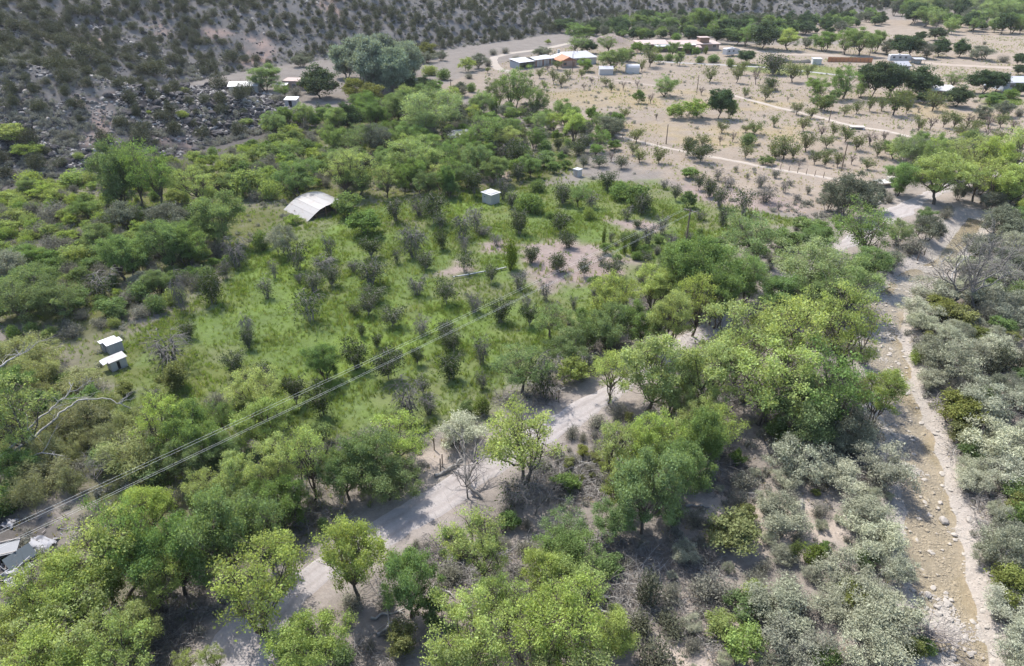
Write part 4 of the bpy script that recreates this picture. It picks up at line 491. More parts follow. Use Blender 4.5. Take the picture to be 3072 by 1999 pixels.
  (-6.8,21.8,4.44,4.43),(-14.9,15.5,4.1,4.57),(26.4,10.2,2.9,3.23),(-21.4,13.5,2.7,3.4),(-12.2,13.1,2.79,3.63),(-24.8,20.5,4.12,3.91),(36.5,25.0,3.6,3.99),(-34.2,21.5,3.11,4.07),(-37.1,13.5,2.65,3.25),
  (20.0,15.7,3.54,3.41),(11.9,23.8,2.61,2.45),
  ],
 ('cw','roadside'):[(26.5,58.5,10.7,11.39),(30.5,64.9,12.43,10.49),(25.3,66.7,11.0,10.48),(36.6,66.7,11.98,10.03),(20.8,60.5,9.29,7.91),(19.3,73.3,8.31,6.45),(23.2,77.2,8.59,6.46),(38.1,58.7,6.97,5.09),
  ],
 ('cw','junkside'):[(-48.2,52.5,10.03,8.95),
  ],
 ('cw','roadend'):[(81.2,127.2,10.09,11.8),(92.6,138.3,10.14,11.86),(89.9,128.5,9.53,11.15),(93.5,124.5,9.24,9.42),(102.1,138.3,13.65,10.28),(95.4,135.6,10.64,8.55),(95.5,154.7,5.56,6.95),(93.3,118.7,4.94,5.11),(99.2,151.0,4.4,5.77),
  (97.8,159.6,4.45,5.83),(106.9,141.2,4.0,4.98),(87.8,158.1,4.68,5.03),(99.0,131.2,3.35,4.15),(99.6,135.1,2.87,3.54),(108.8,166.3,4.41,4.18),(123.3,165.5,3.91,3.85),(122.7,168.6,2.89,3.32),(95.4,147.7,2.81,2.92),
  (95.8,115.9,5.63,6.27),(108.0,132.9,3.13,3.07),
  ],
 ('cw','thicket'):[(-31.5,132.0,9.13,10.04),(-0.7,162.1,6.67,7.61),(-36.2,144.5,5.9,6.81),(-24.6,131.0,6.44,6.01),(-14.2,135.2,6.0,6.03),(15.3,172.1,7.67,7.2),(-23.9,155.7,7.12,6.09),(-31.6,209.4,7.1,7.88),(-17.9,207.4,7.57,7.21),
  (-19.0,161.5,5.29,5.06),(14.7,183.6,5.09,5.27),(10.7,181.4,5.75,4.99),(-10.7,194.1,5.19,5.12),
  ],
 ('cw','roadedge'):[(12.5,79.5,8.08,6.6),(19.1,83.9,6.71,6.35),
  ],
 ('cw','hillfoot'):[(-59.5,125.3,7.96,9.27),
  ],
 ('cw','fartrees'):[(122.2,328.5,8.82,11.76),
  ],
 ('of','orchard'):[(-20.5,91.9,4.27,4.46),(-27.1,80.9,4.86,3.69),(-19.4,86.4,2.43,3.71),(-14.4,67.4,3.67,2.99),(-18.6,69.8,3.59,3.0),(-20.6,60.4,3.88,2.64),(-41.7,86.2,5.06,3.35),(-15.8,79.8,2.8,3.11),(-28.5,90.0,3.26,3.38),
  (-7.0,67.4,3.61,2.71),(-33.0,97.4,4.74,3.45),(-13.9,116.9,4.98,3.95),(-28.1,65.1,3.49,2.46),(-9.2,85.9,3.88,2.98),(-1.5,81.0,3.25,2.81),(-7.7,73.9,2.72,2.57),(15.0,94.8,2.64,3.07),(9.6,127.5,3.95,3.89),
  (-8.5,76.5,2.86,2.55),(-22.5,101.7,3.31,3.15),(-26.3,92.0,3.38,2.82),(-32.3,67.7,3.11,2.23),(-19.5,82.6,3.01,2.55),(-23.8,62.3,3.56,2.05),(7.0,96.3,3.14,2.84),(-42.3,57.9,1.77,1.94),(8.4,112.1,3.35,3.18),
  (24.2,122.0,4.25,3.4),(1.2,111.5,4.64,3.12),(-21.1,117.6,4.45,3.24),(2.3,80.2,2.85,2.35),(-13.5,97.4,2.85,2.6),(9.2,105.8,2.44,2.69),(19.2,135.8,3.69,3.29),(-7.0,96.3,3.66,2.45),(-10.1,64.5,2.34,1.78),
  (-41.3,76.3,2.34,2.01),(-23.3,56.0,2.54,1.6),(-7.6,131.7,5.04,3.08),(-12.5,113.2,3.46,2.52),(3.0,99.5,2.64,2.24),(-32.9,74.1,2.92,1.78),(-26.5,58.9,2.53,1.49),(10.8,94.6,2.94,2.05),(-11.5,105.2,3.28,2.23),
  (-3.1,92.8,2.93,1.99),(0.0,125.6,3.02,2.44),(20.8,98.5,2.42,1.85),(19.6,103.9,3.29,1.88),(-11.4,70.6,2.24,1.38),(-21.4,82.6,1.59,1.54),(31.9,129.7,3.23,1.96),(22.0,114.8,1.47,1.74),(-17.0,74.6,1.77,1.24),
  (-19.4,77.1,1.84,1.24),
  ],
 ('of','drychard'):[(95.8,268.9,7.69,9.88),(42.7,155.6,3.85,4.37),(84.8,238.0,4.26,4.79),(41.1,160.3,4.08,2.98),
  ],
 ('of','thicket'):[(1.3,153.0,5.66,5.37),(4.4,149.2,3.7,4.3),(15.4,160.5,3.25,3.76),(-34.6,149.5,4.36,3.48),(19.5,151.9,2.56,3.4),(-16.5,158.3,4.4,3.52),(1.2,142.6,3.98,3.19),(16.9,163.7,4.45,3.56),(-6.2,148.0,3.9,3.12),
  (-16.2,172.2,4.36,3.49),(24.1,150.3,2.87,3.05),(-37.4,199.0,4.49,3.59),(-36.8,170.7,3.9,3.12),(-53.2,197.8,4.3,3.44),(-22.0,193.8,4.05,3.24),(-18.6,188.2,3.91,3.13),(-13.4,197.9,4.05,3.24),(-9.4,141.0,2.92,2.33),
  (2.5,171.8,3.3,2.64),(17.1,185.6,3.39,2.71),(2.4,166.0,3.0,2.4),(-11.6,186.7,3.17,2.54),(-30.0,148.7,2.6,2.08),(11.0,165.6,2.79,2.23),(8.2,177.9,2.94,2.35),(4.7,193.4,3.06,2.45),(-39.4,210.1,3.1,2.48),
  (-7.7,181.3,2.63,2.11),(-13.4,163.0,2.4,1.92),(15.8,151.3,2.25,1.8),(-41.3,190.4,2.72,2.18),(-36.7,163.2,2.35,1.88),(-38.0,151.8,2.19,1.75),(-24.8,171.9,2.4,1.92),(-17.1,153.5,2.13,1.71),(-27.4,198.2,2.43,1.94),
  (-29.2,187.5,2.28,1.82),(13.8,179.1,2.12,1.7),(18.2,168.3,2.01,1.61),(9.0,199.0,2.3,1.84),(-55.6,205.0,2.31,1.85),(13.7,197.0,2.18,1.74),(-45.0,209.2,2.23,1.78),(-49.8,208.5,2.19,1.75),
  ],
 ('of','dryedge'):[(42.9,122.5,5.07,3.23),(38.8,131.7,3.91,3.15),(39.5,125.9,4.15,2.9),(37.5,116.2,3.56,2.14),(37.8,136.1,3.6,2.31),
  ],
 ('od','orchard'):[(-40.8,69.8,4.28,6.01),(-11.0,58.9,5.35,3.8),(-42.7,98.5,4.83,4.5),(-15.8,101.7,5.44,4.31),(-8.3,110.2,4.84,4.36),(-11.7,77.8,2.49,2.84),(-45.3,83.8,5.83,2.99),(-29.0,97.4,2.45,3.29),(-13.6,88.6,2.97,3.0),
  (-17.0,120.5,3.92,3.8),(-35.0,88.1,3.51,2.77),(-8.9,60.5,2.63,2.07),(-6.3,113.4,4.38,3.26),(14.9,125.1,3.09,3.5),(-33.6,76.3,3.79,2.35),(4.7,87.3,3.09,2.54),(1.0,90.9,3.08,2.57),(-3.6,70.6,4.24,2.1),
  (-5.1,83.8,2.95,2.32),(22.5,107.0,3.89,2.76),(-29.1,101.7,4.59,2.6),(-4.9,111.5,1.98,2.8),(5.4,81.8,2.96,2.19),(-2.6,106.4,2.25,2.69),(-39.4,62.0,2.34,1.75),(-1.7,130.8,5.16,2.96),(20.8,119.0,2.56,2.67),
  (-3.4,65.4,2.35,1.66),(25.8,112.1,4.01,2.44),(-7.7,104.0,2.83,2.26),(2.0,84.2,2.43,1.83),(-43.0,94.3,3.05,1.95),(26.4,106.4,2.3,2.12),(-18.0,99.5,2.87,1.94),(-35.9,94.8,2.85,1.7),(-24.2,96.3,2.05,1.69),
  (13.9,99.0,1.89,1.71),(8.5,84.7,2.01,1.26),(31.0,137.0,2.23,1.81),(16.6,108.1,2.11,1.37),(-31.6,92.8,1.66,1.12),
  ],
 ('od','hillfoot'):[(-58.5,88.3,4.16,5.46),
  ],
 ('od','roadnear'):[(0.1,47.0,2.49,3.37),(3.7,63.5,6.39,3.97),(8.4,67.6,3.38,2.98),
  ],
 ('od','thicket'):[(-1.3,157.0,4.21,5.34),(13.3,191.4,4.4,3.64),
  ],
 ('od','dryedge'):[(48.8,128.3,3.22,3.83),(43.9,137.0,2.58,3.99),(34.1,119.0,2.08,2.63),(50.6,137.0,2.77,2.51),(54.1,133.4,2.82,2.39),(43.1,141.7,2.77,2.36),(54.9,128.7,1.69,1.8),(29.7,108.9,2.02,1.52),(55.8,143.7,1.95,1.88),
  (57.2,138.1,1.29,1.45),(50.1,124.3,1.76,1.25),(58.7,132.7,1.73,1.31),(48.7,148.0,1.59,1.28),(49.7,142.7,1.43,1.2),
  ],
 ('ob','ditchchard'):[(87.2,169.1,3.26,4.0),(78.3,176.9,3.24,2.94),(93.2,174.5,2.32,2.9),(76.8,154.5,2.57,1.89),(88.1,162.7,1.99,1.59),(63.7,151.4,1.27,1.07),
  ],
 ('ob','pinkchard'):[(127.4,187.7,4.02,3.96),(122.3,188.9,3.78,3.98),(111.3,186.3,4.12,3.08),(131.6,184.3,2.91,3.05),(116.2,169.8,1.98,2.44),(121.7,178.8,2.86,2.55),(117.7,176.6,2.61,2.12),
  ],
 ('ob','drychard'):[(83.8,249.2,6.18,3.43),(22.5,155.9,2.25,2.19),(60.8,230.5,2.87,2.68),(54.9,173.1,2.41,2.0),(51.1,170.4,2.43,1.66),(42.1,243.6,2.65,2.28),(36.9,239.2,3.05,2.24),(42.1,216.9,3.13,2.05),(13.6,276.3,2.41,2.55),
  (23.8,238.7,2.29,2.13),(27.6,251.1,1.89,2.23),(23.2,201.1,2.15,1.37),(39.9,195.4,1.76,0.98),(85.4,221.7,1.79,1.0),
  ],
 ('ob','villagetrees'):[(118.3,206.7,1.86,1.5),
  ],
 ('co','creekside'):[(24.8,40.2,2.04,2.04),(23.3,40.2,2.71,1.19),
  ],
 ('co','orchard'):[(-3.3,60.4,2.9,1.89),(-0.3,97.1,6.05,2.47),(15.3,107.3,3.25,1.0),(18.1,102.7,3.51,0.88),
  ],
 ('co','homestead'):[(83.8,319.8,4.05,2.36),(92.0,319.5,2.15,1.74),
  ],
 ('ro','creekside'):[(27.5,33.5,3.29,5.98),(20.1,31.5,2.87,5.21),(25.4,31.4,2.86,5.19),(47.6,53.2,3.94,7.16),(20.0,34.6,2.95,5.37),(49.8,59.7,4.2,7.06),(36.6,31.3,2.53,4.61),(26.3,37.8,2.82,5.13),(30.2,40.9,2.96,5.38),
  (30.5,43.8,3.01,5.48),(27.2,50.8,4.21,6.03),(34.8,49.6,3.64,5.92),(23.5,43.9,2.86,5.2),(37.8,34.7,2.35,4.27),(46.7,49.1,2.91,5.29),(40.0,39.4,4.22,4.6),(50.7,67.7,4.51,6.59),(30.6,49.0,2.74,4.98),
  (33.6,54.7,3.21,5.36),(24.3,35.2,2.03,3.69),(59.1,86.5,3.74,6.8),(65.3,87.1,3.76,6.83),(55.0,70.0,3.02,5.4),(35.7,30.4,1.97,3.0),(54.4,81.3,3.14,5.62),(66.1,83.4,3.52,5.73),(66.3,80.3,3.06,5.56),
  (58.9,71.4,3.04,5.09),(71.2,93.1,3.75,6.23),(30.9,38.4,2.35,3.24),(42.8,48.9,2.07,3.77),(43.9,50.4,2.14,3.69),(49.6,69.6,4.26,4.42),(69.8,83.9,3.73,4.87),(53.6,78.4,2.54,4.62),(81.5,104.2,3.17,5.76),
  (54.9,60.9,3.1,3.7),(47.7,65.4,2.48,3.87),(22.3,40.3,1.47,2.67),(28.2,35.9,2.1,2.49),(14.2,40.1,2.19,2.66),(25.6,49.1,2.12,3.01),(76.9,95.4,3.06,4.88),(42.5,43.4,2.62,2.77),(18.0,30.3,1.62,2.11),
  (49.3,55.4,2.48,3.04),(54.9,74.8,3.0,3.75),(38.8,40.1,2.22,2.4),(55.8,63.8,2.83,3.25),(81.0,101.0,3.43,4.48),(69.1,97.4,2.36,4.3),(22.8,46.2,2.12,2.47),(32.4,46.7,1.87,2.33),(24.1,38.4,1.1,2.01),
  (56.7,75.3,2.95,3.17),(13.4,33.8,1.4,1.85),(72.9,88.1,2.62,3.41),(64.8,72.2,2.18,2.88),(42.8,70.8,2.96,2.73),(57.3,77.9,2.12,2.91),(68.1,76.9,2.1,2.83),(60.7,78.8,2.15,2.75),(31.8,42.3,1.3,1.73),
  (42.9,45.3,1.69,1.72),(76.9,99.2,2.29,3.02),(52.0,58.9,1.56,2.02),(69.4,90.2,2.02,2.76),(61.9,89.7,2.4,2.73),(21.9,42.2,1.2,1.6),(15.1,30.9,1.26,1.33),(52.8,56.8,1.75,1.91),(61.3,76.0,2.3,2.33),
  (65.5,75.9,1.85,2.27),(71.6,83.7,1.77,2.42),(27.9,52.7,1.34,1.69),(70.3,80.9,2.05,2.23),(27.0,43.8,1.12,1.38),(12.8,30.0,1.03,1.06),(32.3,52.0,1.37,1.48),(17.6,39.2,1.04,1.17),(23.3,50.6,1.05,1.33),
  (79.2,95.0,1.98,2.1),(12.9,38.5,0.78,1.07),(73.0,94.7,1.78,1.89),(57.7,72.8,1.15,1.53),(28.8,44.5,0.99,1.07),(80.5,105.8,1.86,1.89),(61.3,80.9,1.25,1.46),(66.5,78.1,1.24,1.38),(34.6,47.4,0.81,0.95),
  (19.3,48.4,0.76,0.94),(55.5,65.9,1.09,1.1),(64.2,89.0,1.1,1.21),(78.4,101.8,1.11,1.33),(73.4,99.3,1.0,1.23),(73.1,97.4,1.06,1.18),(52.8,50.2,3.38,3.54),(77.3,85.9,0.95,1.3),(72.4,81.0,1.09,1.4),
  (63.1,68.7,3.22,4.4),(57.2,59.9,2.52,3.29),(50.3,49.5,2.05,2.11),(47.3,44.9,1.77,2.13),(63.6,43.8,2.29,3.16),(74.6,67.0,2.84,3.91),(80.2,46.7,2.45,3.22),(70.7,59.9,2.82,3.63),(68.0,62.7,2.66,3.26),
  (121.0,101.6,2.87,3.44),(110.2,96.8,1.55,1.76),(132.0,107.3,1.61,2.0),(76.8,69.8,3.57,4.2),(156.8,123.6,1.94,2.29),(123.8,128.7,1.99,2.61),(118.8,83.6,2.44,2.63),(50.4,39.8,3.06,3.32),(68.8,38.8,3.24,4.34),
  (141.4,111.7,2.93,3.15),(127.1,129.4,2.2,2.9),(96.7,93.5,1.43,1.4),(117.0,96.9,1.9,2.57),(114.1,79.8,1.79,2.0),(93.6,87.3,2.58,2.82),(102.7,83.1,2.82,3.48),(151.5,129.0,2.28,3.05),(99.1,68.7,2.7,3.53),
  (116.2,87.1,1.68,2.0),(76.7,73.7,2.25,2.81),(149.4,114.9,3.56,3.85),(92.0,90.2,2.75,3.37),(129.4,132.0,2.46,3.16),(91.5,57.0,3.24,3.34),(87.1,66.3,3.29,4.32),(87.8,52.1,3.38,4.42),(55.1,25.6,2.88,3.67),
  (118.1,106.6,1.51,1.49),(152.9,121.0,1.42,1.71),(60.2,31.7,2.49,3.04),(65.0,57.2,1.56,2.13),(123.6,123.6,1.68,1.84),(143.9,123.0,3.56,4.01),(109.3,91.2,1.71,2.07),(107.7,99.4,1.67,1.81),(101.9,78.0,3.48,4.34),
  (87.1,79.5,2.06,2.34),(92.6,75.6,1.81,2.28),(147.3,119.6,1.51,1.87),(145.3,109.3,2.26,2.65),(132.1,119.7,1.5,2.01),(97.6,74.3,1.5,1.49),(121.5,95.5,2.49,2.86),(100.4,89.3,2.87,2.93),(42.0,27.8,2.39,2.48),
  (111.0,118.4,2.41,2.46),(103.6,104.8,2.74,3.12),(74.1,42.3,2.74,3.0),(65.5,35.4,2.04,2.32),(71.5,50.0,3.13,4.17),(101.2,98.4,3.48,4.49),(131.2,116.1,1.74,2.15),(77.1,64.0,1.76,2.42),(100.9,103.8,2.99,3.11),
  ],
 ('ro','roadnear'):[(-5.0,55.7,2.89,5.25),
  ],
 ('ro','hillfoot'):[(-74.6,92.6,5.56,6.2),(-54.7,92.1,2.08,3.56),
  ],
 ('ro','orchard'):[(-37.1,103.3,5.13,5.46),
  ],
 ('ro','roadside'):[(58.1,97.3,3.23,4.46),
  ],
 ('ro','roadend'):[(86.5,143.4,3.54,4.52),(113.6,145.6,3.35,4.26),(104.7,163.3,4.45,4.5),(99.9,161.2,3.39,4.11),(102.5,165.9,3.79,3.99),(92.3,159.6,3.27,3.73),(101.7,151.5,3.05,3.51),(115.8,167.2,2.79,3.26),(115.2,157.5,2.56,2.82),
  (93.1,146.6,2.71,2.6),(82.5,109.2,1.96,2.03),(113.8,141.4,3.41,4.4),
  ],
 ('tm','junkside'):[(-35.5,51.2,4.36,7.26),(-56.9,69.8,4.28,7.14),(-45.8,49.5,3.34,5.46),(-44.6,57.6,3.63,6.05),(-45.7,55.7,3.44,5.73),(-43.3,49.4,2.97,4.95),(-48.2,64.2,3.08,5.14),(-60.5,69.1,3.67,5.42),(-54.1,58.8,3.56,4.36),
  (-53.8,65.8,3.63,4.71),(-43.3,46.4,3.48,3.69),(-39.1,56.5,3.18,4.17),(-45.1,52.1,3.5,3.57),(-40.7,55.1,2.52,3.55),(-52.5,56.3,2.75,3.49),(-47.1,58.2,3.19,3.4),(-40.6,48.3,2.78,2.91),(-56.7,66.6,2.78,3.45),
  (-55.4,63.7,3.25,3.22),(-51.9,59.5,3.26,3.05),(-50.0,57.3,2.89,2.96),(-43.2,60.3,3.11,3.06),(-50.7,53.4,2.44,2.64),(-52.2,62.9,2.21,2.92),(-43.0,52.3,2.54,2.54),(-54.3,68.2,2.21,2.66),(-42.9,54.9,1.99,2.27),
  (-62.6,72.2,2.12,2.52),(-87.7,64.1,2.51,3.1),(-64.5,42.2,3.43,4.52),(-111.8,96.8,2.71,3.18),(-77.3,49.6,3.07,3.38),(-65.9,47.8,3.68,4.78),(-108.2,115.1,2.5,2.73),(-113.7,119.5,2.09,2.44),(-94.8,74.7,2.74,3.38),
  (-102.4,113.1,3.67,4.02),(-95.1,106.3,3.8,3.83),(-64.6,64.4,3.27,3.94),(-50.9,40.4,3.48,3.29),(-89.6,86.1,3.86,4.23),(-104.3,90.2,3.97,4.94),(-74.4,46.7,3.03,3.42),
  ],
 ('dt','creekside'):[(64.4,84.3,11.04,9.12),(61.4,85.8,8.77,8.44),(75.4,88.5,3.18,3.86),(62.9,71.3,1.23,1.23),
  ],
 ('dt','roadnear'):[(1.9,45.5,4.3,3.85),(-19.7,49.3,5.62,3.52),(-1.1,29.6,4.03,2.59),(-4.1,47.4,4.85,3.03),
  ],
 ('dt','junkside'):[(-38.4,49.3,3.17,3.24),
  ],
}
